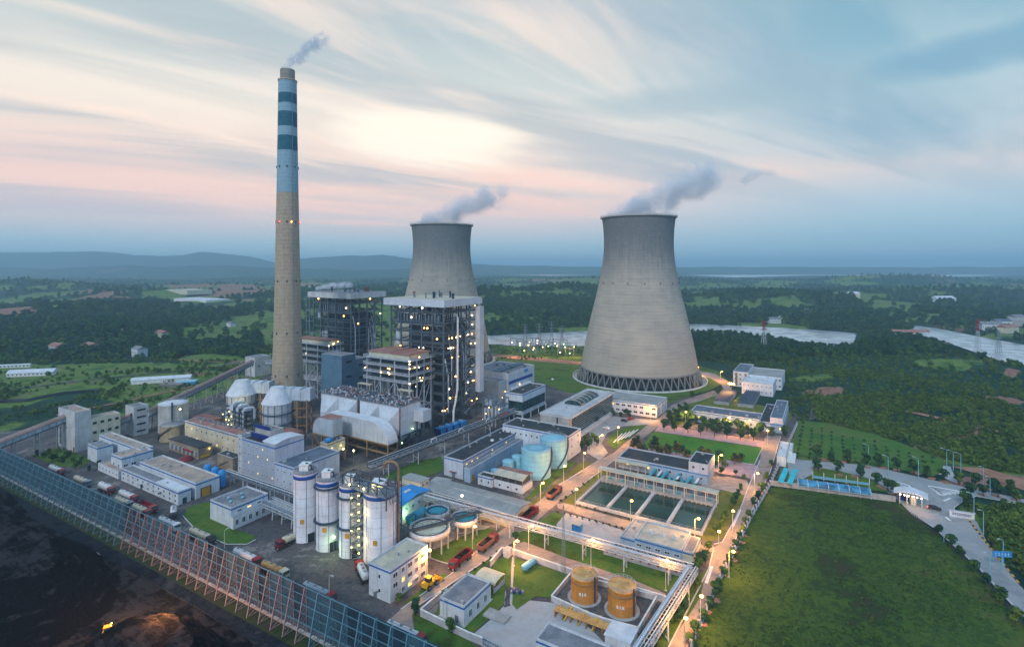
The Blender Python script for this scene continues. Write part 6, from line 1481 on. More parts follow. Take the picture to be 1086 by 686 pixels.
for k in range(4):
    p = G(468 + k * 7, 459.5 - k * 2.3); r = thing('transformer', 'blue finned transformer box, %s from the left below the white downpipe' % ['first', 'second', 'third', 'fourth'][k], 'transformer', p, TH, 'blue transformers')
    MB().box(-2.3, 2.3, -3, 3, .4, 3.6).build('tank', 'blue', r); mb = MB()
    for i in range(10): mb.box(-2.2 + i * .46, -2.0 + i * .46, -3.6, -3, .8, 3.3)
    mb.build('cooling_fins', 'deep_blue', r)
    for i in range(3): MB().lathe([(.2, 3.6), (.28, 3.9), (.14, 4.1), (.25, 4.3), (.1, 4.6)], 8, x=-1.2 + i * 1.2).build('bushing', 'steel_pale', r)
# right hand workshops
r, a, b, h_ = bld('workshop', 'long low pale blue workshop with dark roof behind the row of trees', 806, 457.5, 445, 733, 809, wall='bluegrey_wall', roof='slate', S=(1, 12, 1.2, 1.5), lit=.22)
r, a, b, h_ = bld('warehouse', 'small pale blue warehouse with a dark raised roof box at the end of the road', 831, 460, 450, 805, 836.5, wall='bluegrey_wall', roof='roof_dark', lit=.2, S=(1, 4))
block(r, -a * .55, -.4, .4, b + 2, h_ - .6, h_ + 3, wall='lilac_wall', roof='slate', trim=None, par=.4, name='roof_box')
bld('chemistry_building', 'white low block in front with a row of little windows beyond the workshop', 820, 421, 408, 786.6, 823.5, wall='white', roof='roof_pale', trim=None, S=(2, 7, .9, .9), lit=0)
r, a, b, h_ = bld('dormitory', 'white three storey block with square windows against the dark wooded hill', 829, 414, 400.5, 793, 832.5, wall='white', roof='roof_sheet', trim=None, S=(2, 9, 1.5, 1.5), E=(2, 2), lit=0)
r, a, b, h_ = bld('gable_building', 'white tower like building with brown window strips left of the dormitory', 793, 411, 395, 777.5, 799.5, wall='white', roof='slate', trim=None, S=(3, 3), lit=.1)
MB().box(-a * .85, -a * .7, -.1, 0, 1, h_ - 1).box(-a * .2, -a * .06, -.1, 0, 1, h_ - 1).build('window_strip', 'steel_brown', r)
for k, (xn, yb, xl, xr, nm) in enumerate([(773, 430, 757, 781, 'low dark corrugated cooling shed nearest the glowing lamp'), (799, 433, 782, 808, 'low dark corrugated cooling shed right of its twin')]):
    N, a, b, h_ = fit(xn, yb, yb - 5, xl, xr); r = thing('cooling_shed', nm, 'shed', N, TH, 'low cooling sheds'); MB().box(-a, 0, 0, b, 0, 2.4).build('wall', 'yard' if 0 else 'concrete', r)
    mb = MB(); n = 7
    for i in range(n): mb.prism([(-a + a * i / n, 2.4), (-a + a * (i + .5) / n, 3.7), (-a + a * (i + 1) / n, 2.4)], -.3, b + .3, 'y')
    mb.build('roof', 'slate', r)
# ------------------------------------------------------------------ pipe bridges
def bridge(name, label, pts, w_=2.6, top=7.0, dep=1.8, leg_step=13, matn='steel_pale', deck='roof_pale', pipes=3, legm='steel_pale', rail=True, braces=1.8):
    P = [Vector((p[0], p[1], 0)) for p in pts]; r = thing(name, label, 'pipe bridge', (P[0].x, P[0].y), 0); O = P[0]; mb = MB(); md = MB(); ml = MB(); mp = MB()
    for a, b in zip(P, P[1:]):
        a = a - O; b = b - O; d = (b - a); L = d.length; d.normalize(); n = Vector((-d.y, d.x, 0)); U = Vector((0, 0, 1))
        for s_ in (-1, 1):
            for z in (top, top - dep): mb.beam(a + n * s_ * w_ / 2 + U * z, b + n * s_ * w_ / 2 + U * z, .24)
            k = int(L / braces)
            for i in range(k):
                p = a + d * (L * i / k); q = a + d * (L * (i + 1) / k); z0, z1 = (top, top - dep) if i % 2 else (top - dep, top)
                mb.beam(p + n * s_ * w_ / 2 + U * z0, q + n * s_ * w_ / 2 + U * z1, .14); mb.beam(p + n * s_ * w_ / 2 + U * top, p + n * s_ * w_ / 2 + U * (top - dep), .12)
        k = int(L / braces)
        for i in range(k):
            p = a + d * (L * i / k); mb.beam(p + n * w_ / 2 + U * (top - dep), p - n * w_ / 2 + U * (top - dep), .14); mb.beam(p + n * w_ / 2 + U * top, p + d * L / k - n * w_ / 2 + U * top, .1)
        md.beam(a - n * w_ * .3 + U * (top + .1), b - n * w_ * .3 + U * (top + .1), w_ * .2, .1)
        for j in range(pipes): md_ = mp; md_.tube([a + n * (w_ * (-.3 + .6 * j / max(1, pipes - 1))) + U * (top - dep + .4), b + n * (w_ * (-.3 + .6 * j / max(1, pipes - 1))) + U * (top - dep + .3)], .15, 6)
        if pipes: mp.tube([a + n * w_ * .3 + U * (top + .2), b + n * w_ * .3 + U * (top + .2)], .13, 6)
        k = max(1, int(L / leg_step))
        for i in range(k):
            p = a + d * (L * (i + .5) / k); lg = MB()
            for s_ in (-1, 1): lg.beam(p + n * s_ * w_ * .5 , p + n * s_ * w_ * .45 + U * (top - dep), .36)
            lg.beam(p + n * w_ * .5 + U * (top - dep) * .5, p - n * w_ * .5 + U * (top - dep) * .5, .2); lg.beam(p + n * w_ * .5 + U * .4, p - n * w_ * .5 + U * (top - dep) * .5, .15)
            lg.build('leg', legm, r)
    mb.build('truss', matn, r); md.build('walkway', deck, r)
    if pipes: mp.build('pipes', 'tank_white', r)
    return r
bridge('pipe_bridge', 'long white trussed pipe bridge that bends towards the viewer by the inner road', [G(431, 518, 7), G(735, 600, 7), G(660, 715, 7)], 2.8, 7.0)
bridge('pipe_bridge', 'dark pipe bridge with blue rails climbing up past the precipitators to the red banner', [G(392, 491, 8.5), G(547.5, 433, 8.5)], 3.6, 8.5, 2.2, 17, 'steel_dark', 'steel', 3)
bridge('pipe_bridge', 'narrow pipe bridge from the blue pressure tanks to the leftmost silo', [G(240, 498, 5.5), G(312, 523, 5.5)], 2.0, 5.5, 1.4, 9, 'steel', 'roof_pale', 2)
bridge('pipe_bridge', 'low tangle of pipe racks beside the small building with roof vents', [G(282, 528, 5), G(322, 545, 5)], 6.0, 4.6, 1.2, 6, 'steel_pale', 'steel', 6)
bridge('pipe_bridge', 'dark pipe bridge along the wide storage hall towards the silos', [G(424, 511, 6.5), G(545, 547, 6.5), ], 1.6, 6.2, 1.2, 14, 'steel_brown', 'cream', 2)
r = thing('banner', 'red cloth banner hung on the rail at the end of the dark pipe bridge', 'banner', (*G(529, 443, 8.7), 8.7), rad(59)); MB().box(0, 9.5, -.06, .06, 0, 1.3).build('cloth', 'red', r); mb = MB()
for k in range(10):
    x = .55 + k * .88; mb.box(x, x + .5, -.1, -.06, .35, .45).box(x, x + .5, -.1, -.06, .85, .95).box(x + .2, x + .3, -.1, -.06, .25, 1.05)
mb.build('characters', 'paint_white', r)
# pillars that carry the rail along the dark bridge
for k in range(3):
    p = G(460 + k * 29, 466.5 - k * 10.5, 9.5); r = thing('pipe_loop', 'white expansion loop of pipe on the dark bridge, %s one from the left' % ['first', 'second', 'third'][k], 'pipe', (*p, 8.6), rad(59), 'expansion loops'); MB().tube([(-2, 0, 0), (-2, 0, 1.3), (-1.6, 0, 1.6), (1.6, 0, 1.6), (2, 0, 1.3), (2, 0, 0)], .18, 7).build('pipe', 'paint_white', r)
# ------------------------------------------------------------------ windbreak fence
fr = thing('windbreak_fence', 'long tall steel windbreak fence with blue panels and lattice braces beside the coal yard', 'fence', F0, math.atan2(FD.y, FD.x))
step = 5.0; n0, n1 = -10, 50; hh = 12.8
post = MB()
post.beam((0, 3.6, 0), (0, 3.6, hh), .26).beam((0, 0, 0), (0, 3.0, hh), .26).beam((0, 0, 0), (0, 3.6, 0), .2)
zz_ = list(np.linspace(0, hh, 9))
for i in range(8):
    y0_, y1_ = 3.0 * zz_[i] / hh, 3.0 * zz_[i + 1] / hh
    post.beam((0, y0_, zz_[i]), (0, 3.6, zz_[i + 1]), .13).beam((0, 3.6, zz_[i]), (0, y0_, zz_[i]), .11)
pm1 = post.mesh('truss_post', 'steel_blue'); pm2 = post.mesh('truss_post', 'steel_lamplit')
for k in range(n0, n1 + 1):
    o = inst('truss_post', pm2 if 20 <= k <= 38 else pm1, fr, 'truss post with warm pink lamp light put into its colour' if 20 <= k <= 38 else None, (k * step, 0, 0))
mb = MB()
for z in (3.2, 5.6, 8, 10.4, 12.7): mb.beam((n0 * step, 3.3, z), (n1 * step, 3.3, z), .16)
for z in (5.0, 9.0): y_ = 3.0 * z / hh; mb.beam((n0 * step, y_, z), (n1 * step, y_, z), .12)
mb.build('rail', 'steel_blue', fr)
mat('mesh_panel', (.03, .085, .125), .6, .35, .25, rgb2=(.045, .11, .15), panel=(0.9, 0, 0), rot=math.atan2(FD.y, FD.x))
mat('mesh_panel_faded', (.05, .12, .16), .6, .5, .3, panel=(0.9, 0, 0), rot=math.atan2(FD.y, FD.x)); mat('mesh_panel_dark', (.02, .06, .09), .6, .5, .3, panel=(0.9, 0, 0), rot=math.atan2(FD.y, FD.x))
for k in range(n0, n1): MB().box(.14, step - .14, 3.66, 3.76, 2.2 + (R.random() < .12) * 2.4, hh - (R.random() < .05) * 2.2).build('panel', R.choice(['mesh_panel'] * 5 + ['mesh_panel_faded', 'mesh_panel_dark']), fr, loc=(k * step, 0, 0))
MB().box(n0 * step, n1 * step, 3.4, 3.9, 0, .7).build('plinth', 'concrete', fr)

# ------------------------------------------------------------------ vehicles
wheel_me = {}
def wheel(r, x, y, rr_=.52, w_=.35):
    if (rr_, w_) not in wheel_me:
        mb = MB(); mb.slot(0).tube([(0, -w_ / 2, 0), (0, w_ / 2, 0)], rr_, 16); mb.slot(1).tube([(0, -w_ / 2 - .02, 0), (0, w_ / 2 + .02, 0)], rr_ * .5, 10); wheel_me[(rr_, w_)] = mb.mesh('wheel', ['rubber', 'steel'])
    inst('wheel', wheel_me[(rr_, w_)], r, None, (x, y, rr_))
def cab(r, x, m_, w_=2.5):
    """nose towards +x, back of the cab at x"""
    MB().prism([(x, .75), (x + 2.2, .75), (x + 2.25, 1.7), (x + 1.95, 2.85), (x, 3.0)], -w_ / 2, w_ / 2, 'y').build('cab', m_, r); cb = _last[0]
    MB().prism([(x + 2.28, 1.8), (x + 2.0, 2.75), (x + 1.96, 2.74), (x + 2.22, 1.78)], -w_ * .44, w_ * .44, 'y').build('windscreen', 'glass', cb)
    MB().box(x + .8, x + 1.8, -w_ / 2 - .03, w_ / 2 + .03, 1.75, 2.5).build('side_window', 'glass', cb); MB().box(x + 2.2, x + 2.4, -w_ / 2, w_ / 2, .45, .95).build('bumper', 'chassis', cb)
    for s_ in (-1, 1): MB().box(x + 2.39, x + 2.44, s_ * w_ * .36 - .18, s_ * w_ * .36 + .18, .7, .95).build('headlight', 'paint_white', cb)
def tanker(label, px, py, head, cabm, tankm, L=10.5, R_=1.15, z=0, cones=3):
    r = thing('tanker_truck', label, 'tanker truck', (*G(px, py), 0), head); r.location.z = .02; x0 = -L / 2 - 1
    MB().box(x0, L / 2 - 1.2, -.5, .5, .7, 1.0).build('chassis', 'chassis', r)
    n = 5; mb = MB(); pts = [(x0 + .1, 0, 2.15), (x0 + .5, 0, 2.2)] + [(x0 + .5 + (L - 2.3) * i / n, 0, 2.2 - .12 * math.sin(math.pi * i / n)) for i in range(1, n)] + [(L / 2 - 1.7, 0, 2.2), (L / 2 - 1.4, 0, 2.15)]
    mb.tube(pts, R_, 18, radii=[R_ * .55] + [R_] * (len(pts) - 2) + [R_ * .55]); mb.build('tank', tankm, r)
    mb = MB()
    for i in range(cones): mb.lathe([(.35, 3.2), (.35, 3.5), (.01, 3.6)], 10, x=x0 + 1.6 + i * (L - 4) / max(1, cones - 1), y=0)
    mb.box(x0 + .6, L / 2 - 2, -.35, -.3, 3.35, 3.42).box(x0 + .6, L / 2 - 2, .3, .35, 3.35, 3.42).box(x0 + .4, L / 2 - 2, -.9, .9, 1.15, 1.3)
    for i in range(4): mb.lathe([(R_ + .03, 0), (R_ + .03, .1)], 4) if False else None
    mb.build('manholes', 'steel', r); cab(r, L / 2 - 1.2, cabm)
    for x in (x0 + 1, x0 + 2.3, x0 + 3.6, L / 2 - 3, L / 2 + .2):
        for s_ in (-1, 1): wheel(r, x, s_ * 1.08)
    return r
def dumper(label, px, py, head, cabm, bedm, L=8.8, load='coal', big=1.0):
    r = thing('dump_truck', label, 'dump truck', (*G(px, py), 0), head); r.location.z = .03; x0 = -L / 2 - .5
    MB().box(x0 + .3, L / 2 - 1.0, -.5, .5, .75, 1.1).build('chassis', 'chassis', r)
    x1 = L / 2 - 1.6; mb = MB(); mb.box(x0, x1, -1.25, 1.25, 1.2, 1.35).box(x0, x1, -1.3, -1.18, 1.35, 2.75).box(x0, x1, 1.18, 1.3, 1.35, 2.75).box(x0, x0 + .12, -1.18, 1.18, 1.35, 2.7).box(x1 - .12, x1, -1.18, 1.18, 1.35, 2.95)
    for i in range(6): x = x0 + .5 + i * (x1 - x0 - 1) / 5; mb.box(x - .08, x + .08, -1.4, -1.3, 1.3, 2.75).box(x - .08, x + .08, 1.3, 1.4, 1.3, 2.75)
    mb.build('bed', bedm, r)
    if load: 
        mb = MB(); mb.prism([(x0 + .2, 1.9), (x0 + 1.3, 2.5), (0, 2.35), (x1 - 1, 2.6), (x1 - .2, 2.0)], -1.15, 1.15, 'y').build('load', load, r)
    cab(r, L / 2 - 1.3, cabm)
    for x in (x0 + 1.1, x0 + 2.4, L / 2 - 2.2, L / 2 + .1):
        for s_ in (-1, 1): wheel(r, x, s_ * 1.05)
    return r
HA = math.atan2(FD.y, FD.x); HB = rad(59)
tanker('white red cabbed tanker truck, first in line at the far end of the fence', 60, 502, HA, 'red_cab', 'tank_white')
tanker('pale tanker truck with grey cab following behind the first red cab tanker', 87, 514, HA, 'steel', 'tank_cream')
tanker('white round drum truck with big dark red cab beside the bushes', 113, 521.5, HA, 'red_cab', 'tank_white', 9, 1.35)
tanker('white tanker truck with red cab, parked next to the low office row', 136, 530, HA, 'red_cab', 'tank_white')
tanker('cream tanker truck half hidden behind the fence below the office row', 131, 537, HA, 'steel', 'tank_cream', 9.5)
dumper('empty dark red dump truck in the column near the office row corner', 156, 541.5, HA, 'red_cab', 'dark_red', load=None)
tanker('pale yellow tanker truck with red cab half hidden by the fence top', 150, 545.5, HA, 'red_cab', 'tank_cream', 9.5)
tanker('stubby silver tanker truck turning on the road at the lawn corner', 184, 548.5, HA - .5, 'chassis', 'tank_white', 7.5)
tanker('grey white tanker truck hidden up to its top by the pink fence posts', 179, 560, HA, 'tank_white', 'tank_white', 10)
tanker('long cream tanker truck with dark cab beside the curved lawn', 214, 573, HA, 'chassis', 'tank_cream', 11.5)
tanker('white tanker truck with bright red cab on the fence road', 262, 596, HA, 'red', 'tank_white', 11)
tanker('orange tinted tanker truck with pale cab right behind the bright red cab', 291, 609.5, HA, 'cream', 'tank_orange_top', 9.5)
tanker('dark grey tanker truck with red cab below the silos', 338, 634, HA, 'red_cab', 'duct_side', 10.5)
tanker('white tanker truck with dark red cab at the bottom end of the fence', 430, 678, HA, 'dark_red', 'tank_white', 10.5)
tanker('white drum truck with red cab backed against the leftmost silo', 306, 577, HB + math.pi, 'dark_red', 'tank_cream', 7.2, 1.2)
tanker('red and white tanker truck parked against the wall of the three storey block', 384, 611, HA + 2.6, 'red', 'tank_white', 8)
dumper('dark red loaded dump truck driving down the road beside the three storey block', 489, 597, HB + math.pi, 'dark_red', 'dark_red')
dumper('rusty brown dump truck just above the dark red one on the road', 517, 580, HB, 'dark_red', 'rust')
dumper('dark brown dump truck at the corner of the wide storage hall', 561.5, 549, HB, 'red_cab', 'dark_red')
dumper('orange sided dump truck furthest up the road beside the blue tanks', 587.5, 526, HB, 'dark_red', 'rust')
# wheel loader
r = thing('wheel_loader', 'yellow wheel loader driving on the road beside the three storey block', 'loader', (*G(457, 621), .03), HB)
MB().box(-3.2, -.2, -1.1, 1.1, .9, 1.9).box(-3.2, -2.0, -1.0, 1.0, 1.9, 2.2).build('body', 'yellow', r); MB().box(.2, 1.9, -.9, .9, .8, 1.5).box(-.3, .3, -.3, .3, .8, 1.3).build('front_frame', 'yellow', r)
MB().box(-1.8, -.3, -.8, .8, 1.9, 3.2).build('cab', 'glass', r); MB().box(-1.95, -.15, -.95, .95, 3.2, 3.35).build('cab_roof', 'yellow', r)
for s_ in (-1, 1): MB().beam((.6, s_ * .6, 1.7), (3.4, s_ * .6, .9), .3).build('lift_arm', 'yellow', r)
MB().prism([(3.2, .2), (4.5, .15), (4.6, .3), (3.6, 1.3), (3.3, 1.4)], -1.5, 1.5, 'y').build('bucket', 'yellow', r)
for x in (-2.2, 1.2):
    for s_ in (-1, 1): wheel(r, x, s_ * 1.2, .8, .55)
# bulldozer on the coal with its work lamps
bz = .1; P = fp(145, -22)[:2]
r = thing('bulldozer', 'orange lit bulldozer with work lamps on the coal at the bottom edge', 'bulldozer', (*P, bz), .5)
for s_ in (-1, 1): MB().prism([(-2.2, .3), (-1.8, 0), (1.8, 0), (2.3, .4), (1.9, 1.0), (-1.9, 1.0)], s_ * 1.2 - .3, s_ * 1.2 + .3, 'y').build('track', 'rubber', r)
MB().box(-2, 2, -.85, .85, .7, 1.7).build('body', 'yellow', r); MB().box(-1.6, .1, -.8, .8, 1.7, 3.0).build('cab', 'glass', r); MB().box(-1.8, .3, -.95, .95, 3.0, 3.15).build('cab_roof', 'yellow', r)
MB().prism([(2.5, .1), (2.8, .1), (2.6, .8), (2.9, 1.5), (2.65, 1.5), (2.35, .8)], -1.9, 1.9, 'y').build('blade', 'yellow', r)
for y in (-.7, .7): lamp_part(r, .4, y, 3.35, 'lamp_warm', .22)
MB().beam((-1.7, 0, 3.1), (-1.7, 0, 4.6), .08).build('mast', 'steel', r)
def pt(loc, e, col=(1, .42, .10), rad_=.25):
    l = bpy.data.lights.new('lamp_light', 'POINT'); l.energy = e; l.color = col; l.shadow_soft_size = rad_; o = bpy.data.objects.new('lamp_light', l); COL.objects.link(o); o.location = loc; return o
r.scale = (.75, .75, .75); pt(fp(151, -21, 6), 13000, (1, .34, .09)); pt(fp(163, -17, 11), 9000, (1, .34, .09))

# ------------------------------------------------------------------ street lamps
pole_me = MB().tube([(0, 0, 0), (0, 0, 7.6)], .13, 8, radii=[.16, .09]).tube([(0, 0, 7.5), (.1, 0, 8.1), (1.3, 0, 8.45)], .07, 6).box(-.3, .3, -.3, .3, 0, .25).mesh('pole', 'cream')
pole_te = MB().tube([(0, 0, 0), (0, 0, 8.6)], .13, 8, radii=[.17, .1]).tube([(0, 0, 8.5), (.2, 0, 9.1), (1.9, 0, 9.5)], .08, 6).mesh('pole', 'tank_blue')
head_on = MB().lathe([(.02, -.34), (.44, -.2), (.5, .05), (.22, .3), (.02, .34)], 10).mesh('lamp_head', 'lamp_glare')
head_off = MB().box(-.5, .5, -.16, .16, -.08, .1).mesh('lamp_head', 'steel_pale')
LIT = [(573, 533, 'beside the wide storage hall corner'), (597.7, 515.5, 'by the road beside the front blue tank'), (618.9, 500, 'by the road below the white cross block'), (636, 478, 'at the road crossing by the bushes'),
       (610, 542.5, 'at the left corner of the water basin'), (668.6, 556, 'on the path below the middle of the water basin'), (736.8, 574, 'at the bottom right corner of the water basin'), (501, 586, 'beside the dump trucks on the verge'),
       (452.7, 614, 'at the corner of the three storey block'), (560.6, 582.5, 'on the lawn under the white pipe bridge, left one'), (626.7, 602, 'on the lawn behind the left oil tank'), (706, 626, 'on the lawn inside the bend of the pipe bridge'),
       (773, 612, 'by the inner road between the trees'), (743, 668, 'by the inner road near the bottom edge'), (777, 568, 'at the curve of the inner road by the basin lawn'), (762, 501, 'behind the raised cabin of the pump house'),
       (814, 474, 'at the top end of the inner road'), (740, 400, 'beside the nearer cooling tower on the ring road'), (764, 404.5, 'on the ring road right of the cooling tower'), (624, 385, 'left of the nearer cooling tower behind it'),
       (727, 452, 'under the trees north of the lawn'), (771, 458, 'in the tree row in front of the pale workshop, left one'), (795, 462, 'in the tree row in front of the pale workshop, right one'), (690, 447, 'at the oval lawn'),
       (800, 522, 'in the middle of the upper inner road'), (762, 592, 'on the left kerb of the inner road by the flat building'), (726, 694, 'by the inner road at the very bottom'), (545, 600, 'at the corner of the compound wall kiosk'), (655, 470, 'at the lower tip of the oval lawn'),
       (470, 660, 'at the bottom road corner outside the compound'), (349, 640, 'on the fence road below the silos'), (238, 588, 'on the fence road at the lawn tip')]
for i, (px, py, wh) in enumerate(LIT):
    P = G(px, py); on = i < 29; r = thing('street_lamp', ('orange glowing street lamp ' if on else 'unlit slim street lamp ') + wh, 'street lamp', (*P, 0), HB if i % 3 else HA)
    po = inst('pole', pole_me, r); inst('lamp_head', head_on if on else head_off, po, None, (1.3, 0, 8.4))
    if on: a = r.rotation_euler.z; pt((P[0] + 1.3 * math.cos(a), P[1] + 1.3 * math.sin(a), 7.7), (1600 if 'pipe bridge' in wh or 'oil tank' in wh else 4300) if py > 470 else 6500)
P = G(775.7, 421); r = thing('floodlight_mast', 'dazzling orange floodlight on a mast over the low cooling sheds', 'floodlight', (*P, 0)); MB().tube([(0, 0, 0), (0, 0, 9.5)], .16, 8).build('pole', 'steel', r)
for k in range(3): MB().lathe([(.02, -.8), (1.1, 0), (.02, .8)], 10).build('lamp_head', 'lamp_glare', r, loc=((k - 1) * 1.3, 0, 9.8))
pt((*P, 7.6), 26000, (1, .40, .10))
for px, py, wh in [(942, 505, 'nearest the checkered road marking'), (921, 492, 'on the far side of the outer road'), (974, 507, 'by the pale concrete apron'), (1004, 497, 'left one of three on the red bank'), (1011, 499, 'middle one of three on the red bank'), (1019, 502, 'right one of three on the red bank'),
                   (1050, 529, 'beside the outer road at the red bank'), (1043, 517, 'slim one beyond the outer road'), (1033, 549, 'right beside the white sign wall'), (1043, 568, 'at the striped kerb past the sign wall'), (1064, 602, 'that carries the blue road sign'), (1050, 618, 'standing at the left side of the lower road'), (1001, 575, 'by the gate road near the field')]:
    r = thing('street_lamp', 'unlit teal street lamp ' + wh, 'street lamp', (*G(px, py), 0), rad(150) if px < 1040 else rad(190)); po = inst('pole', pole_te, r); inst('lamp_head', head_off, po, None, (1.9, 0, 9.5))
for k, (px, py, z, e, c_) in enumerate([(455, 440, 34, 5000, (1, .7, .4)), (478, 438, 20, 5000, (1, .7, .4)), (500, 430, 44, 5000, (1, .72, .45)), (440, 400, 40, 3500, (1, .72, .3)), (345, 395, 30, 5000, (1, .7, .25)), (247, 452, 7, 2500, (1, .85, .3)),
                                  (252, 456, 11, 2000, (1, .85, .3)), (381, 600, 8, 450, (1, .75, .28)), (381, 600, 17, 450, (1, .75, .28)), (383, 530, 24, 600, (1, .8, .35)), (500, 552, 4, 500, (1, .55, .2)), (530, 558, 4, 900, (1, .5, .2)), (446, 526, 5, 700, (1, .55, .25)), (546, 556, 4, 900, (1, .5, .2)),
                                  (525, 440, 6, 1500, (1, .6, .25)), (350, 592, 4, 500, (.7, 1, .4)), (380, 497, 6, 900, (1, .8, .3)), (432, 556, 4, 500, (.5, 1, .4)), (175, 472, 12, 900, (1, .85, .35)), (222, 484, 4, 350, (1, .7, .2))]):
    pt((*G(px, py), z), e * .8, c_)
for px, py, z, m_, wh in [(176, 455, 8, 'lamp_yellow', 'on the round grey silo wall'), (191, 462, 15, 'lamp_yellow', 'high on the grey silo'), (354, 585, 5, 'lamp_green', 'at the foot of the second silo'), (375, 493, 7, 'lamp_yellow', 'above the blue edged flat roof'), (364, 490, 6.5, 'lamp_yellow', 'left of its twin above the flat roof'), (490, 546, 7.6, 'lamp_white', 'on the pipe bridge above the round basins'),
                          (534, 548, 4, 'lamp_warm', 'on the end wall of the wide storage hall')]:
    P = G(px, py); r = thing('work_lamp', 'small bright lamp on a pole ' + wh, 'lamp', (*P, 0), 0); MB().tube([(0, 0, 0), (0, 0, z)], .09, 6).build('pole', 'steel', r); MB().lathe([(.02, -.55), (.55, 0), (.02, .55)], 10).build('lamp_head', m_, r, loc=(0, 0, z))

# ------------------------------------------------------------------ compound walls, gates, small things at the front
def picket(mb, a, b, hh, st=.9):
    L = math.dist(a, b); n = int(L / st)
    for z in (.4, hh - .2): mb.beam((*a, z), (*b, z), .1)
    for i in range(n + 1): p = (a[0] + (b[0] - a[0]) * i / n, a[1] + (b[1] - a[1]) * i / n); mb.beam((*p, 0), (*p, hh), .1)
wallrun('compound_wall', 'white wall with red dots along the bottom side of the front compound', [(468, 634), (446, 653), (497, 678), (512, 684)], 1.9, .3, 'wall_fence')
for k in range(6):
    pass
wallrun('compound_wall', 'white wall along the far side of the front compound beside the shrub path', [(520, 601), (532, 586.5), (545, 588), (604, 609)], 1.9, .3, 'wall_fence')
wallrun('compound_wall', 'pale wall section behind the oil tanks up to the pipe bridge', [(604, 609), (700, 637), (708, 640)], 1.9, .3, 'wall_fence')
for nm, pts_ in (('dotted_wall', [(640, 587), (722, 611)]),):
    r = wallrun('screen_wall', 'pale wall with red emblems under the white pipe bridge', pts_, 2.4, .25, 'lilac_wall')
    a, b = G(*pts_[0]), G(*pts_[1]); th = math.atan2(b[1] - a[1], b[0] - a[0]); L = math.dist(a, b)
    for k in range(9): d_ = L * (k + .5) / 9; o = MB().tube([(0, -.16, 1.3), (0, -.14, 1.3)], .45, 12).build('emblem', 'red', r, loc=(d_ * math.cos(th), d_ * math.sin(th), 0)); o.rotation_euler.z = th
r = thing('gate', 'dark sliding gate of thin bars at the bottom edge of the compound', 'gate', G(513, 684), 0); mb = MB(); a = (0, 0); b = (G(540, 698)[0] - G(513, 684)[0], G(540, 698)[1] - G(513, 684)[1]); picket(mb, a, b, 1.8, .5); mb.build('bars', 'steel_dark', r)
r = thing('bike_shelter', 'cream arched shelter at the compound entrance next to the small white house', 'shelter', G(512, 617), rad(59 - 90 + 0)); pr = [(3.2 * math.cos(math.pi * i / 8), 2.6 + 1.0 * math.sin(math.pi * i / 8)) for i in range(9)]
MB().prism(pr + [(p * .96, z - .12) for p, z in reversed(pr)], -1, 6.5, 'x').build('roof', 'cream', r); mb = MB()
for x in (-.5, 6):
    for y in (-3, 3): mb.beam((x, y, 0), (x, y, 2.7), .18)
mb.build('posts', 'steel_pale', r); MB().box(5.9, 6.1, -3, 3, 0, 1.4).build('back_wall', 'wall_fence', r)
bld('gate_kiosk', 'tiny pale kiosk at the corner of the compound wall', 539, 592, 584, 533.5, 543, wall='wall_fence', roof='concrete', trim=None, lit=0, par=.2)
r = thing('lying_tank', 'pale blue horizontal tank lying on the compound lawn', 'tank', G(561, 602), rad(50)); MB().tube([(-3, 0, 1.2), (-2.6, 0, 1.2), (2.6, 0, 1.2), (3, 0, 1.2)], 1.1, 18, radii=[.6, 1.1, 1.1, .6]).build('vessel', 'tank_blue', r)
mb = MB().box(-2, -1.6, -.8, .8, 0, .7).box(1.6, 2, -.8, .8, 0, .7); mb.build('saddle', 'concrete', r)
r = thing('barrel_pile', 'small heap of dark blue barrels on the compound lawn', 'barrels', G(548, 628.5), 0)
for k in range(8): o = MB().tube([(0, -.5, .4), (0, .5, .4)], .38, 10).build('barrel', 'deep_blue' if k % 2 else 'steel', r, loc=(-1.6 + (k % 5) * .85, (k // 5) * 1.1, 0))
r = thing('concrete_apron', 'low grey slab with rubble beside the small white house', 'slab', G(512, 653), TH); MB().box(0, 7, 0, 3.6, 0, .5).build('slab', 'concrete', r)
# substation mast beside the compound
r = thing('lightning_mast', 'thin lattice mast on the lawn behind the compound wall', 'mast', G(597.5, 610), .3); mb = MB(); hz_ = 22
for s_, t_ in ((-1, -1), (1, -1), (1, 1), (-1, 1)): mb.beam((s_ * .6, t_ * .6, 0), (s_ * .1, t_ * .1, hz_), .07)
for k in range(16):
    z0_, z1_ = hz_ * k / 16, hz_ * (k + 1) / 16; w0, w1 = .6 - .5 * k / 16, .6 - .5 * (k + 1) / 16
    mb.beam((-w0, -w0, z0_), (w1, -w1, z1_), .05).beam((w0, -w0, z0_), (w1, w1, z1_), .05).beam((-w0, w0, z0_), (w1, w1, z1_), .05)
mb.build('lattice', 'steel', r)
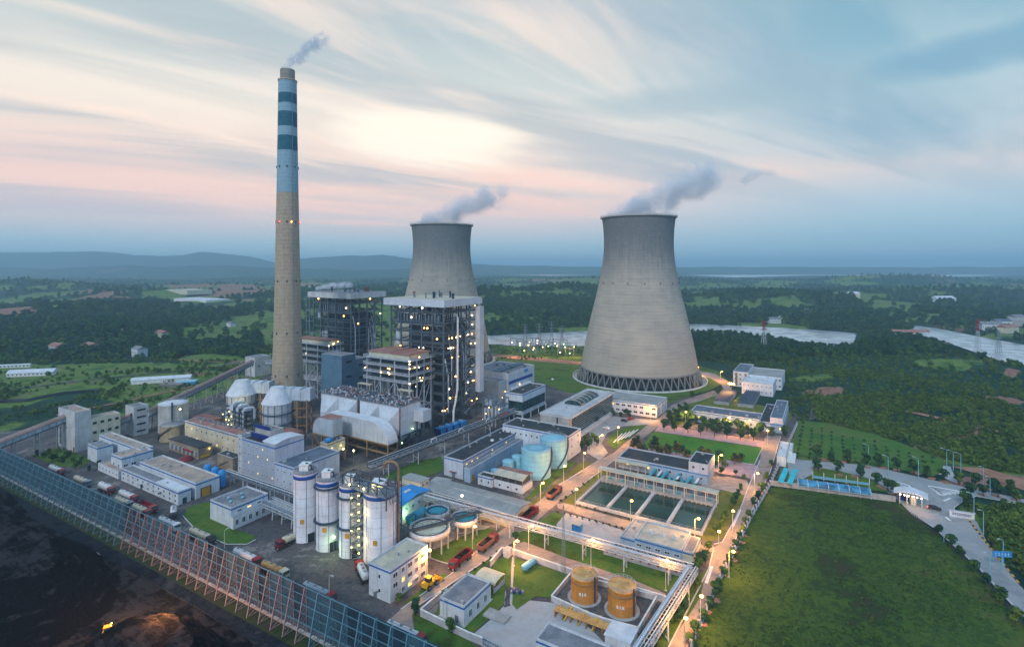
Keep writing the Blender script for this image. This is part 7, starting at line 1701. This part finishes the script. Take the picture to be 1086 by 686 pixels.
# perimeter wall with railing between the inner road and the big field
P_ = [(728, 698), (745, 656), (770, 604), (797, 549), (817, 514.5), (846, 449)]
Q = [G(*p) for p in P_]; r = thing('perimeter_fence', 'dark railing fence with pale posts between the inner road and the big grass field', 'fence', Q[0], 0); mb = MB(); mw = MB(); o = Q[0]
for a, b in zip(Q, Q[1:]):
    a = (a[0] - o[0], a[1] - o[1]); b = (b[0] - o[0], b[1] - o[1]); picket(mb, a, b, 2.1, .8); mw.beam((*a, .3), (*b, .3), .3, .6); n = int(math.dist(a, b) / 4)
    for i in range(n): x, y = a[0] + (b[0] - a[0]) * i / n, a[1] + (b[1] - a[1]) * i / n; mw.box(x - .28, x + .28, y - .28, y + .28, 0, 2.3)
mb.build('bars', 'steel_dark', r); mw.build('posts', 'wall_fence', r)
wallrun('perimeter_wall', 'grey boundary wall along the top edge of the big grass field', [(817, 514.5), (845, 518), (890, 524), (950, 532)], 2.2, .3, 'concrete', caps_='concrete')
Q = [G(*p) for p in [(966, 546), (991, 564), (1036, 606), (1086, 665), (1180, 795)]]; r = thing('field_fence', 'low dark fence between the big grass field and the gate road', 'fence', Q[0], 0); mb = MB(); o = Q[0]
for a, b in zip(Q, Q[1:]): picket(mb, (a[0] - o[0], a[1] - o[1]), (b[0] - o[0], b[1] - o[1]), 1.4, 1.2)
mb.build('bars', 'steel_dark', r)
Q = [G(*p) for p in [(1090, 536), (1200, 556)]]
# gate zone
r, a, b, h_ = bld('gate_booth', 'small bright white booth by the blue roofed sheds', 833.5, 495, 484.5, 823.8, 837, wall='paint_white', roof='roof_pale', trim=None, lit=0, par=.15)
MB().box(0, 3.5, b * .3, b * .8, 0, 1.2).build('counter', 'paint_white', r); sub(r, 840, 486, 477.5, 836, 841.5, wall='paint_white', roof='roof_pale', trim=None, par=.15)
for k, (x0_, y0_, x1_, y1_) in enumerate([(827.6, 511.5, 834.2, 496.5), (837.2, 513, 843.6, 498)]):
    a = G(x0_, y0_, 2.6); b = G(x1_, y1_, 2.6); L = math.dist(a, b); r = thing('bicycle_shed', 'bright turquoise flat roofed shed, %s of two beside the booth' % ('left one', 'right one')[k], 'shed', (*a, 0), math.atan2(b[1] - a[1], b[0] - a[0]))
    MB().prism([(-1.05, 2.5), (1.05, 2.8), (1.05, 2.9), (-1.05, 2.6)], 0, L, 'x').build('roof', 'teal_roof', r)
    for i in range(6): MB().beam((L * (i + .3) / 6, .8, 0), (L * (i + .3) / 6, .8, 2.7), .12).build('post', 'steel_pale', r)
a = G(846.5, 519); b = G(924, 529.5); L = math.dist(a, b); r = thing('car_shelter', 'long arched blue roofed car shelter along the boundary wall', 'shelter', (*a, 0), math.atan2(b[1] - a[1], b[0] - a[0]))
pr = [(2.6 - 2.6 * math.cos(math.pi * i / 10), 1.7 + 2.0 * math.sin(math.pi * i / 10)) for i in range(11)]
MB().prism(pr + [(2.6 + (p - 2.6) * .96, z - .1) for p, z in reversed(pr)], 0, L, 'x').build('roof', 'glass_blue', r, 'arched translucent blue roof'); mb = MB()
for i in range(8):
    x = L * i / 7
    for p, q in zip(pr, pr[1:]): mb.beam((x, p[0], p[1] + .08), (x, q[0], q[1] + .08), .22)
    mb.beam((x, .1, 0), (x, .1, 1.8), .2); mb.beam((x, 5.1, 0), (x, 5.1, 1.8), .2)
mb.beam((0, 0, 1.7), (L, 0, 1.7), .2); mb.build('frame', 'steel_pale', r)
a = G(862, 508); b = G(922, 516); L = math.dist(a, b); r = thing('open_frame', 'row of white posts joined by a pale blue beam in front of the arched shelter', 'frame', (*a, 0), math.atan2(b[1] - a[1], b[0] - a[0]))
MB().box(0, L, -.2, .3, .6, 1.6).build('beam', 'tank_blue', r)
for i in range(6): MB().beam((L * i / 5, 0, 0), (L * i / 5, 0, 3.6), .22).build('post', 'paint_white', r)
a = G(951, 531); b = G(981, 537.5); L = math.dist(a, b); r = thing('gate_canopy', 'curved white entrance canopy with a row of warm lamps beneath', 'canopy', (*a, 0), math.atan2(b[1] - a[1], b[0] - a[0]))
pr = [(-1 + (L + 2) * i / 12, 4.4 + 1.3 * math.sin(math.pi * i / 12)) for i in range(13)]
MB().prism(pr + [(p, z - .35) for p, z in reversed(pr)], -3, 3.5, 'y').build('roof', 'roof_pale', r)
MB().box(.5, L * .45, 2.3, 2.7, 0, 2.8).build('panel', 'deep_blue', r, 'dark blue notice panel'); MB().box(L * .50, L * .70, -1.2, 2.5, 0, 2.8).build('booth', 'cream', r)
for i in range(4): MB().beam((1 + i * (L - 2) / 3, -2, 0), (1 + i * (L - 2) / 3, -2, 4.4), .35).build('column', 'pale_concrete', r)
for i in range(6): lamp_part(r, 1.2 + i * (L - 2.4) / 5, -2.6, 4.0, 'lamp_white', .3)
P = G(966, 538); pt((*P, 3.6), 160, (1, .5, .2)); P = G(977, 545); pt((*P, 4.6), 500, (1, .45, .2))
r = thing('car', 'small dark car with a red tail lamp leaving the gate', 'car', (*G(991, 540), .02), rad(-35)); MB().prism([(-2.1, .35), (2.1, .35), (2.15, .8), (1.2, .95), (.5, 1.4), (-1.2, 1.42), (-2, .95)], -.85, .85, 'y').build('body', 'chassis', r); MB().box(-1.1, .6, -.87, .87, .95, 1.3).build('side_window', 'glass', r); lamp_part(r, -2.15, -.5, .8, 'lamp_red', .22)
for x in (-1.3, 1.3):
    for s_ in (-1, 1): wheel(r, x, s_ * .8, .32, .22)
a = G(1007, 547.5); b = G(1033.5, 551.5); L = math.dist(a, b); r = thing('sign_wall', 'low white sign wall with a line of dark lettering at the road fork', 'sign', (*a, 0), math.atan2(b[1] - a[1], b[0] - a[0]))
MB().box(0, L, -.15, .15, 0, 2.5).build('board', 'paint_white', r); MB().box(-.3, L + .3, -.25, .25, 2.5, 2.75).box(0, L, -.25, .25, 0, .4).build('frame', 'lilac_wall', r); mb = MB()
for k in range(9):
    x = .8 + k * (L - 1.6) / 9; mb.box(x, x + .7, -.2, -.15, 1.75, 1.85).box(x, x + .7, -.2, -.15, 1.15, 1.25).box(x + .3, x + .4, -.2, -.15, .95, 2.05).box(x + .02, x + .12, -.2, -.15, 1.25, 1.75)
mb.build('characters', 'deep_blue', r)
r = thing('road_sign', 'blue road sign with pale lettering hung on a lamp post', 'sign', (*G(1063, 605), 0), rad(-8)); MB().box(-2.7, 2.7, -.1, .1, 4.4, 6.2).build('board', 'blue', r); MB().beam((0, .15, 0), (0, .15, 6.2), .2).build('post', 'tank_blue', r); mb = MB()
for k in range(5): mb.box(-2.2 + k * .9, -1.6 + k * .9, -.13, -.1, 5.4, 5.5).box(-1.95 + k * .9, -1.85 + k * .9, -.13, -.1, 5.0, 5.8).box(-2.2 + k * .9, -1.6 + k * .9, -.13, -.1, 4.8, 4.9)
mb.build('lettering', 'paint_white', r)
P = G(1018, 574)
# parked cars near the office
for k, (px, py, m_, lb) in enumerate([(662, 447, 'chassis', 'dark car parked on the forecourt in front of the glass office'), (669, 445, 'red', 'red car parked on the forecourt near the glass office'), (586, 403, 'tank_white', 'white van on the grass track left of the nearer cooling tower'), (643, 455, 'paint_white', 'white car at the office steps beside the oval lawn')]):
    r = thing('car', lb, 'car', (*G(px, py), .05), HA + k); MB().prism([(-2.1, .35), (2.1, .35), (2.15, .8), (1.2, .95), (.5, 1.45), (-1.2, 1.47), (-2, .95)], -.85, .85, 'y').build('body', m_, r); MB().box(-1.1, .6, -.87, .87, .95, 1.3).build('side_window', 'glass', r)
    for x in (-1.3, 1.3):
        for s_ in (-1, 1): wheel(r, x, s_ * .8, .32, .22)

# ------------------------------------------------------------------ trees of the plant
TC = [crown_mesh('crown', 1.6, 2.7, 420, 80 + k, ms, .34, 10, .12) for k, ms in enumerate([['leaf', 'leaf_dark'], ['leaf_dark', 'leaf'], ['leaf', 'leaf_olive'], ['leaf_dark', 'leaf_brown']])]
TT = trunk_mesh('trunk', 1.6, .11)
BT = MB().box(-.9, .9, -.9, .9, 0, .22).mesh('planter', 'earth_red')
def tree(px, py, s_, label, k=None, group='trees', pit=False):
    P = G(px, py); r = thing('street_tree', label, 'tree', (*P, 0), R.random() * 6, group); k = R.randrange(3) if k is None else k
    r.scale = (s_, s_, s_ * R.uniform(.9, 1.12)); inst('trunk', TT, r); inst('crown', TC[k], r, None, (0, 0, 1.05))
    if pit: inst('planter', BT, r, None, (1.3, .3, -.1))
ROWS = [('round street tree in the row along the perimeter fence of the inner road', 'trees along the perimeter fence', 1.0, [(733, 684), (738.5, 675), (745, 659), (752.6, 646), (758, 633), (763.6, 624), (768, 612), (771.7, 601), (775.7, 592), (779.6, 583), (783.8, 574), (787, 566), (791, 557), (794.9, 551), (800, 537), (804, 530), (807.5, 521), (812.5, 510), (818.8, 495)], None),
        ('small round tree on the lawn strip right of the water basin', 'trees on the strip beside the water basin', .85, [(760, 566), (764.3, 560.5), (766.7, 554.5), (770.3, 548.5), (774, 541), (777.7, 537), (780, 531), (783, 526), (785.5, 520), (789, 509), (780.4, 504), (764.8, 503), (751, 584)], None),
        ('bushy tree in the crowded clump inside the bend of the pipe bridge', 'bushes at the bend of the pipe bridge', 1.15, [(742, 599), (748, 596), (740, 606), (736, 612), (732, 619), (737, 624), (728, 626), (726, 646), (722, 641), (716, 651), (719, 658), (710, 663), (706, 671), (700, 677), (695, 686), (690, 694), (712, 655), (704, 668)], 0),
        ('tree between the pump house and the bright lawn', 'trees between the pump house and the lawn', 1.45, [(672, 477), (676, 474), (679, 479), (684, 481), (691.5, 477.5), (694, 475), (698.8, 485), (706.8, 479), (709, 484), (717, 482), (723.5, 481), (728, 489), (745, 486), (752, 486), (758.7, 496), (764, 490), (769, 496), (778.8, 492.5), (785.7, 491)], 3),
        ('dark tree in the double row in front of the pale workshop', 'trees in front of the workshop', 1.6, [(729.6, 459), (743, 461.5), (757.7, 462.5), (771, 464), (785, 466), (799.4, 467.5), (736, 450), (745, 452), (754, 455), (761, 456), (769, 455), (773, 458), (782, 456), (788, 459), (794, 460), (806.6, 461), (819, 463), (833, 463), (802, 462), (763, 459), (749, 457)], 1),
        ('tree in the green grove left of the pale workshop', 'trees of the small grove', 1.6, [(726.5, 436), (720, 440), (715, 444), (722, 447), (719, 450), (725, 447), (712, 450), (704, 456), (715.5, 457), (729, 441), (732, 448), (709, 446), (733, 422)], 0),
        ('dark bush in front of the glass office', 'bushes by the office', 1.2, [(622, 470), (628, 468), (633, 473), (625, 476), (617, 478), (612, 476), (640, 442), (650, 441), (658, 443), (664, 440), (632, 448), (668, 443)], 1),
        ('round tree on the far side of the outer road', 'trees on the far side of the outer road', 1.55, [(865.8, 486.5), (882, 489), (899, 490), (917, 493.5), (931.4, 495.5), (952, 499.5), (969, 502.5), (982.5, 506), (999, 509.5), (1017, 513), (1034, 515.5), (1054, 520), (1071.6, 523)], 1),
        ('round tree on the near side of the outer road', 'trees on the near side of the outer road', 1.45, [(868, 499), (888, 502), (913, 506.5), (928.7, 514), (941.5, 520), (949.3, 526), (1042.7, 526), (1058.7, 527.5), (1078, 531)], 1),
        ('dark tree in the cluster on the island behind the sign wall', 'trees on the fork island', 1.4, [(1030, 527), (1025.4, 531), (1026.3, 541), (1023, 536)], 1),
        ('small tree along the edge of the big grass field beside the gate road', 'trees along the gate road', 1.15, [(996, 567), (1007.6, 581), (1019, 592), (1032.4, 607), (1045, 622), (1060, 639), (1077, 661)], 1),
        ('low bush near the tall transfer tower', 'bushes near the transfer tower', .9, [(40, 483), (48, 486), (54.5, 490), (60, 488), (66, 492), (70, 488), (78, 491), (80, 498), (86, 490), (85, 494), (94.6, 500), (105, 497), (74, 484), (52, 483)], 0)]
for lb, g, s_, pts_, k in ROWS:
    for i, (x, y) in enumerate(pts_): tree(x, y, s_ * R.uniform(.82, 1.15), lb, (k if R.random() < .7 else None), g, pit=('perimeter' in g or 'outer road' in g))
tree(423, 639, .75, 'single small round tree at the corner of the three storey block', 2, None)
tree(441, 651, 1.2, 'bigger bush at the bottom corner of the compound, outside its wall', 0, None); tree(478.5, 671, 1.1, 'round bush against the compound wall below the small white house', 2, None); tree(547.5, 574, 1.0, 'round bush at the tip of the lawn where road and path meet', 1, None)
SM = [crown_mesh('shrub', .62, 1.0, 130, 200 + k, ['leaf', 'leaf_dark'], .4, 5, .1) for k in range(2)]
for lb, g, (a0, a1), n in [('clipped ball shrub in the row along the compound wall path', 'shrubs along the compound path', ((549, 588), (702, 635)), 19), ('clipped ball shrub in the row beside the basin path', 'shrubs along the basin path', ((592, 544), (668, 563)), 12),
                           ('clipped ball shrub along the road above the compound', 'shrubs along the compound road side', ((442, 651), (527, 587.5)), 11), ('clipped ball shrub on the strip between road and water basin', 'shrubs on the basin road strip', ((594, 532), (640, 500)), 9),
                           ('clipped ball shrub on the near side of the water basin', 'shrubs on the near basin edge', ((615, 537), (738, 571)), 14)]:
    A_, B_ = G(*a0), G(*a1)
    for i in range(n):
        t_ = (i + R.uniform(-.15, .15)) / (n - 1); s_ = R.uniform(.8, 1.25); o = inst('ball_shrub', SM[i % 2], None, None, (A_[0] + (B_[0] - A_[0]) * t_, A_[1] + (B_[1] - A_[1]) * t_, .05), R.random() * 6, s_); tag(o, lb, 'shrub', g)
# plantation of saplings beyond the gate booth
SP = crown_mesh('sapling', .75, 1.9, 120, 300, ['leaf_dark', 'leaf'], .45, 6, .1)
for i in range(13):
    for j in range(9):
        px = 852 + i * 11.2 - j * .2; x0_, y0_ = G(846 + i * 12.2, 485 + i * .9); t_ = j * 7.2
        X, Yy = x0_ + UB[0] * t_, y0_ + UB[1] * t_; q = CX + X / Yy * F; yy = Y0 + H * F / Yy
        if yy < 452 + (q - 850) * .27 or yy > 490 + (q - 850) * .04 or R.random() < .18: continue
        o = inst('sapling', SP, None, None, (X, Yy, -.1), R.random() * 6, R.uniform(1.1, 1.9)); tag(o, 'small dark sapling planted in rows on the green plot beyond the booth', 'sapling', 'saplings in rows')
# scattered tufts on the big meadow
# ------------------------------------------------------------------ switchyard, pylons, far buildings
def lattice(mb, x, y, z0, z1, w0, w1, n, t):
    c = [(-1, -1), (1, -1), (1, 1), (-1, 1)]
    for a, b in c: mb.beam((x + a * w0, y + b * w0, z0), (x + a * w1, y + b * w1, z1), t)
    for k in range(n):
        za, zb = z0 + (z1 - z0) * k / n, z0 + (z1 - z0) * (k + 1) / n; wa, wb = w0 + (w1 - w0) * k / n, w0 + (w1 - w0) * (k + 1) / n
        for i in range(4):
            a, b = c[i], c[(i + 1) % 4]; mb.beam((x + a[0] * wa, y + a[1] * wa, za), (x + b[0] * wb, y + b[1] * wb, zb), t * .6)
def pylon(px, py, hh, label, m_=('steel', 'steel'), z=0):
    P = G(px, py); z = float(height(np.array([P[0]]), np.array([P[1]]))[0]); r = thing('pylon', label, 'pylon', (*P, z), .3); mb = MB(); lattice(mb, 0, 0, 0, hh * .7, 2.6, .8, 7, .3); mb.build('lower_mast', m_[0], r)
    mb = MB(); lattice(mb, 0, 0, hh * .7, hh, .8, .35, 4, .26)
    for z_ in (.72, .84, .95): mb.beam((-4.5, 0, hh * z_), (4.5, 0, hh * z_), .3).beam((-4.5, 0, hh * z_), (0, 0, hh * z_ + 1.2), .2).beam((4.5, 0, hh * z_), (0, 0, hh * z_ + 1.2), .2)
    mb.build('upper_mast', m_[1], r)
for px, py, hh, lb in [(557, 366, 26, 'grey lattice pylon left of the switchyard'), (572, 362, 30, 'grey lattice pylon second from the left over the switchyard'), (585, 361, 32, 'grey lattice pylon in the middle behind the switchyard'), (596, 363, 28, 'grey lattice pylon nearest the cooling tower')]: pylon(px, py, hh, lb)
pylon(810, 376, 34, 'red and white lattice pylon right of the nearer cooling tower', ('steel_pale', 'red')); pylon(1037, 377, 40, 'red topped lattice pylon by the river at the right', ('steel_pale', 'red')); pylon(1059, 372, 30, 'thin grey pylon at the far right by the river')
for k, (px, py) in enumerate([(548, 367), (556, 370), (565, 366), (575, 368), (586, 371), (570, 373), (594, 368), (604, 372), (560, 376), (600, 378)]):
    r = thing('switchyard_gantry', 'steel portal frame in the lit switchyard left of the nearer cooling tower', 'gantry', (*G(px, py), 0), HA, 'switchyard gantries'); mb = MB()
    for x in (-9, 0, 9): mb.beam((x - .8, 0, 0), (x, 0, 9), .35).beam((x + .8, 0, 0), (x, 0, 9), .35)
    mb.beam((-9, 0, 9), (9, 0, 9), .6); 
    for i in range(6): mb.beam((-8 + i * 3.2, 0, 9), (-8 + i * 3.2, 0, 7.4), .25)
    mb.build('frame', 'steel', r)
    for i in range(2): lamp_part(r, -6 + i * 11 + k % 3, -1, 4 + (k * i) % 3, ('lamp_white', 'lamp_green', 'lamp_yellow')[(k + i) % 3], .6)
sheet('road', [(520, 375), (560, 378), (620, 384), (640, 386), (640, 388.5), (600, 385.5), (550, 381), (520, 378)], .03, 'earth_red')
for px in (545, 560, 578, 600, 612): pt((*G(px, 379), 6), 3500, (1, .45, .15))
def house(px, py, w_, d_, h_, wall, roof, label, rz=None, gable=True, cat='house'):
    P = G(px, py); z = float(height(np.array([P[0]]), np.array([P[1]]))[0]); r = thing('house' if cat == 'house' else 'farm_shed', label, cat, (*P, z + .1), TH if rz is None else rz, None)
    MB().box(-w_ / 2, w_ / 2, -d_ / 2, d_ / 2, -3, h_).build('wall', wall, r)
    if gable: MB().prism([(-d_ / 2 - .5, h_), (0, h_ + d_ * .28), (d_ / 2 + .5, h_)], -w_ / 2 - .5, w_ / 2 + .5, 'x').build('roof', roof, r)
    else: MB().box(-w_ / 2 - .3, w_ / 2 + .3, -d_ / 2 - .3, d_ / 2 + .3, h_, h_ + .4).build('roof', roof, r)
    if w_ < 40:
        for i in range(int(w_ / 3)): put_window(r, 'S', -w_ / 2 + 1.5 + i * 3, h_ * .55, 1.2, 1.3, 0, 0, -d_ / 2)
house(35, 397.5, 34, 9, 3, 'paint_white', 'roof_pale', 'long low white shed in the field at the far left', rz=.25, cat='shed')
house(12, 388, 30, 3, 2.4, 'paint_white', 'roof_pale', 'thin white strip of sheds above the long one at the far left', rz=.3, cat='shed')
house(62, 370, 22, 12, 7, 'pale_concrete', 'rust_roof', 'brown roofed farmhouse between the trees on the left'); house(97, 369, 18, 12, 7, 'rust', 'rust_roof', 'red brown farmhouse right of the first one in the woods'); house(148, 375, 14, 10, 9, 'white', 'roof_grey', 'white two storey farmhouse at the edge of the left woods')
house(132, 358, 14, 10, 6, 'rust', 'rust_roof', 'small red farmhouse further up in the left woods'); house(172, 358, 20, 10, 6, 'cream', 'rust_roof', 'low cream farmhouse beside a grove on the left'); house(245, 344, 12, 9, 6, 'white', 'roof_grey', 'white farmhouse left of the chimney behind the meadow')
house(172, 404.5, 42, 7, 3, 'paint_white', 'roof_pale', 'long white shed roof beside junk above the conveyor gallery', rz=.35, cat='shed'); house(198, 407, 14, 9, 2.4, 'blue', 'tank_blue', 'blue sheeted junk stall right of the long white shed', rz=.3, gable=False, cat='shed'); house(184, 409, 16, 9, 2, 'rubble', 'rubble', 'low dark stack of junk below the long white shed', rz=.1, gable=False, cat='shed')
house(200, 316, 120, 70, 9, 'cream', 'roof_cream', 'huge cream industrial roof far off on the left', gable=False, cat='factory'); house(214, 321, 150, 60, 5, 'paint_white', 'roof_pale', 'huge pale blue flat roof in front of the cream factory roof', gable=False, cat='factory')
for i, (px, py, w_, d_, h_, wl, rf, lb) in enumerate([(1050, 349, 26, 14, 9, 'white', 'roof_grey', 'white village house across the river, left one'), (1062, 347, 22, 12, 9, 'white', 'slate', 'slate roofed village building across the river'), (1078, 346, 18, 12, 15, 'pale_concrete', 'roof_grey', 'tall pale village block at the right edge across the river'), (1068, 352, 26, 14, 8, 'cream', 'rust_roof', 'cream village house with red roof near the water'),
    (958, 356, 26, 12, 6, 'cream', 'rust_roof', 'red roofed farm house on the wooded point'), (975, 354, 22, 12, 6, 'white', 'rust_roof', 'white farmhouse with red roof on the wooded point'), (820, 339, 22, 12, 8, 'white', 'roof_grey', 'white house on the far river bank above the water'), (834, 337, 26, 12, 9, 'white', 'roof_pale', 'bright house right of its twin on the far river bank'),
    (862, 333, 30, 14, 8, 'white', 'roof_grey', 'pale house on the slope beyond the river'), (900, 318, 50, 20, 10, 'cream', 'roof_pale', 'pale building on the hazy slope beyond the river'), (1000, 322, 50, 24, 9, 'white', 'roof_pale', 'white hall in the hazy hills at the right')]): house(px, py, w_, d_, h_, wl, rf, lb, rz=.2 * (i % 4) - .3)

# ------------------------------------------------------------------ steam and smoke
def plume(name, label, cat, loc, L, rise, r0, r1, dens, col, seed, bow=0.0, rot=0.0, holes=.5, cut=1.0):
    """a soft puff that starts over loc and drifts to +x; rise(t) = rise * t**.8, radius from r0 to r1"""
    mb = MB(); n = 16; pts = []; rr_ = []
    for i in range(n + 1):
        t_ = i / n; pts.append((L * (t_ * 1.04 - .04), 0, rise * max(0, t_) ** 1.1 + bow * math.sin(math.pi * t_))); rr_.append((r0 + (r1 - r0) * math.sin(min(1, t_ * 1.2) * math.pi / 2)) * 1.35 * (1 if t_ < .8 else 1 - (t_ - .8) * 1.6))
    mb.tube(pts, 1, 20, radii=rr_)
    m, t, out = newmat(name + '_vapour' + str(seed))
    o = t.node('ShaderNodeTexCoord').outputs['Object']; sp = t.node('ShaderNodeSeparateXYZ', i_0=o); x, y, z = sp.outputs
    tt = t.math('DIVIDE', x, L, clamp=True)
    zc = t.math('ADD', t.math('MULTIPLY', t.math('POWER', tt, 1.1), rise), t.math('MULTIPLY', t.math('SINE', t.math('MULTIPLY', tt, math.pi)), bow))
    rd = t.math('ADD', r0, t.math('MULTIPLY', t.math('SINE', t.math('MINIMUM', t.math('MULTIPLY', tt, 1.2 * math.pi / 2), math.pi / 2)), r1 - r0))
    dz = t.math('SUBTRACT', z, zc); q = t.math('SQRT', t.math('ADD', t.math('MULTIPLY', y, y), t.math('MULTIPLY', dz, dz))); q = t.math('DIVIDE', q, rd)
    mp = t.mapping(o, (1, 1, 1), (0, 0, 0), (seed * 13.1, seed * 7.7, seed * 3.3))
    n1_ = t.noise(mp, 1.1 / r1, 5, .62, 1.0); n2_ = t.noise(mp, 3.4 / r1, 4, .6, .6)
    nn = t.math('ADD', t.math('MULTIPLY', n1_, .7), t.math('MULTIPLY', n2_, .3))
    v = t.math('SUBTRACT', t.math('SUBTRACT', 1.0, q), t.math('MULTIPLY', t.math('SUBTRACT', .49 if bow > 1 and L > 60 else .52, nn), (3.4 if L > 60 else 4.4) if holes > .4 else 3.4))
    v = t.math('SUBTRACT', v, t.math('MULTIPLY', t.math('POWER', tt, 2.0), holes))
    dd = t.math('MULTIPLY', t.smooth(v, 0, 1.5), t.smooth(t.math('MULTIPLY', x, 1.0), -L * .04, 0))
    dd = t.math('MULTIPLY', dd, t.math('MULTIPLY', t.smooth(tt, 1.0, .82), dens))
    dd = t.math('MULTIPLY', dd, t.smooth(q, 1.33, 1.05))
    pv = t.node('ShaderNodeVolumePrincipled'); pv.inputs['Color'].default_value = (*col, 1); t.put(pv.inputs['Density'], dd); pv.inputs['Anisotropy'].default_value = .1
    t.put(out.inputs['Volume'], pv.outputs[0])
    M[m.name] = m; ob = mb.build(name, m.name)
    import bmesh
    bm = bmesh.new(); bm.from_mesh(ob.data); bmesh.ops.remove_doubles(bm, verts=bm.verts, dist=.001); bmesh.ops.recalc_face_normals(bm, faces=bm.faces); bm.to_mesh(ob.data); bm.free(); ob.location = loc; ob.rotation_euler = (0, 0, rot); M[m.name] = m
    return tag(ob, label, cat)
plume('steam_plume', 'large blue grey steam plume drifting right from the nearer cooling tower', 'steam', (T1[0] - 24, T1[1], 137), 104, 42, 10, 22, .24, (.94, .965, 1), 1, 3)
plume('steam_plume', 'blue grey steam plume drifting right from the further cooling tower', 'steam', (T2[0] - 24, T2[1], 137), 100, 34, 10, 21, .22, (.94, .965, 1), 2, 4)
plume('steam_wisp', 'small detached wisp of steam right of the large plume', 'steam', (T1[0] + 92, T1[1] + 4, 170), 34, 6, 7, 8, .12, (.70, .78, .86), 5, 4, 0, .8)
cp = ch.location; plume('smoke_plume', 'thin dark blue smoke plume leaving the top of the tall chimney', 'smoke', (cp.x - 3, cp.y, cz(74.5)), 32, 22, 4.2, 8.0, .5, (.66, .74, .86), 3, 3, 0, .35)
P = ray_y(boil2, 352, 10); plume('steam_puff', 'small white steam puff on the roof of the further boiler house', 'steam', (P[0] - 12, P[1], 78.5), 30, 3, 2.4, 4.0, .8, (.95, .97, 1), 4, 1, 0, .2)
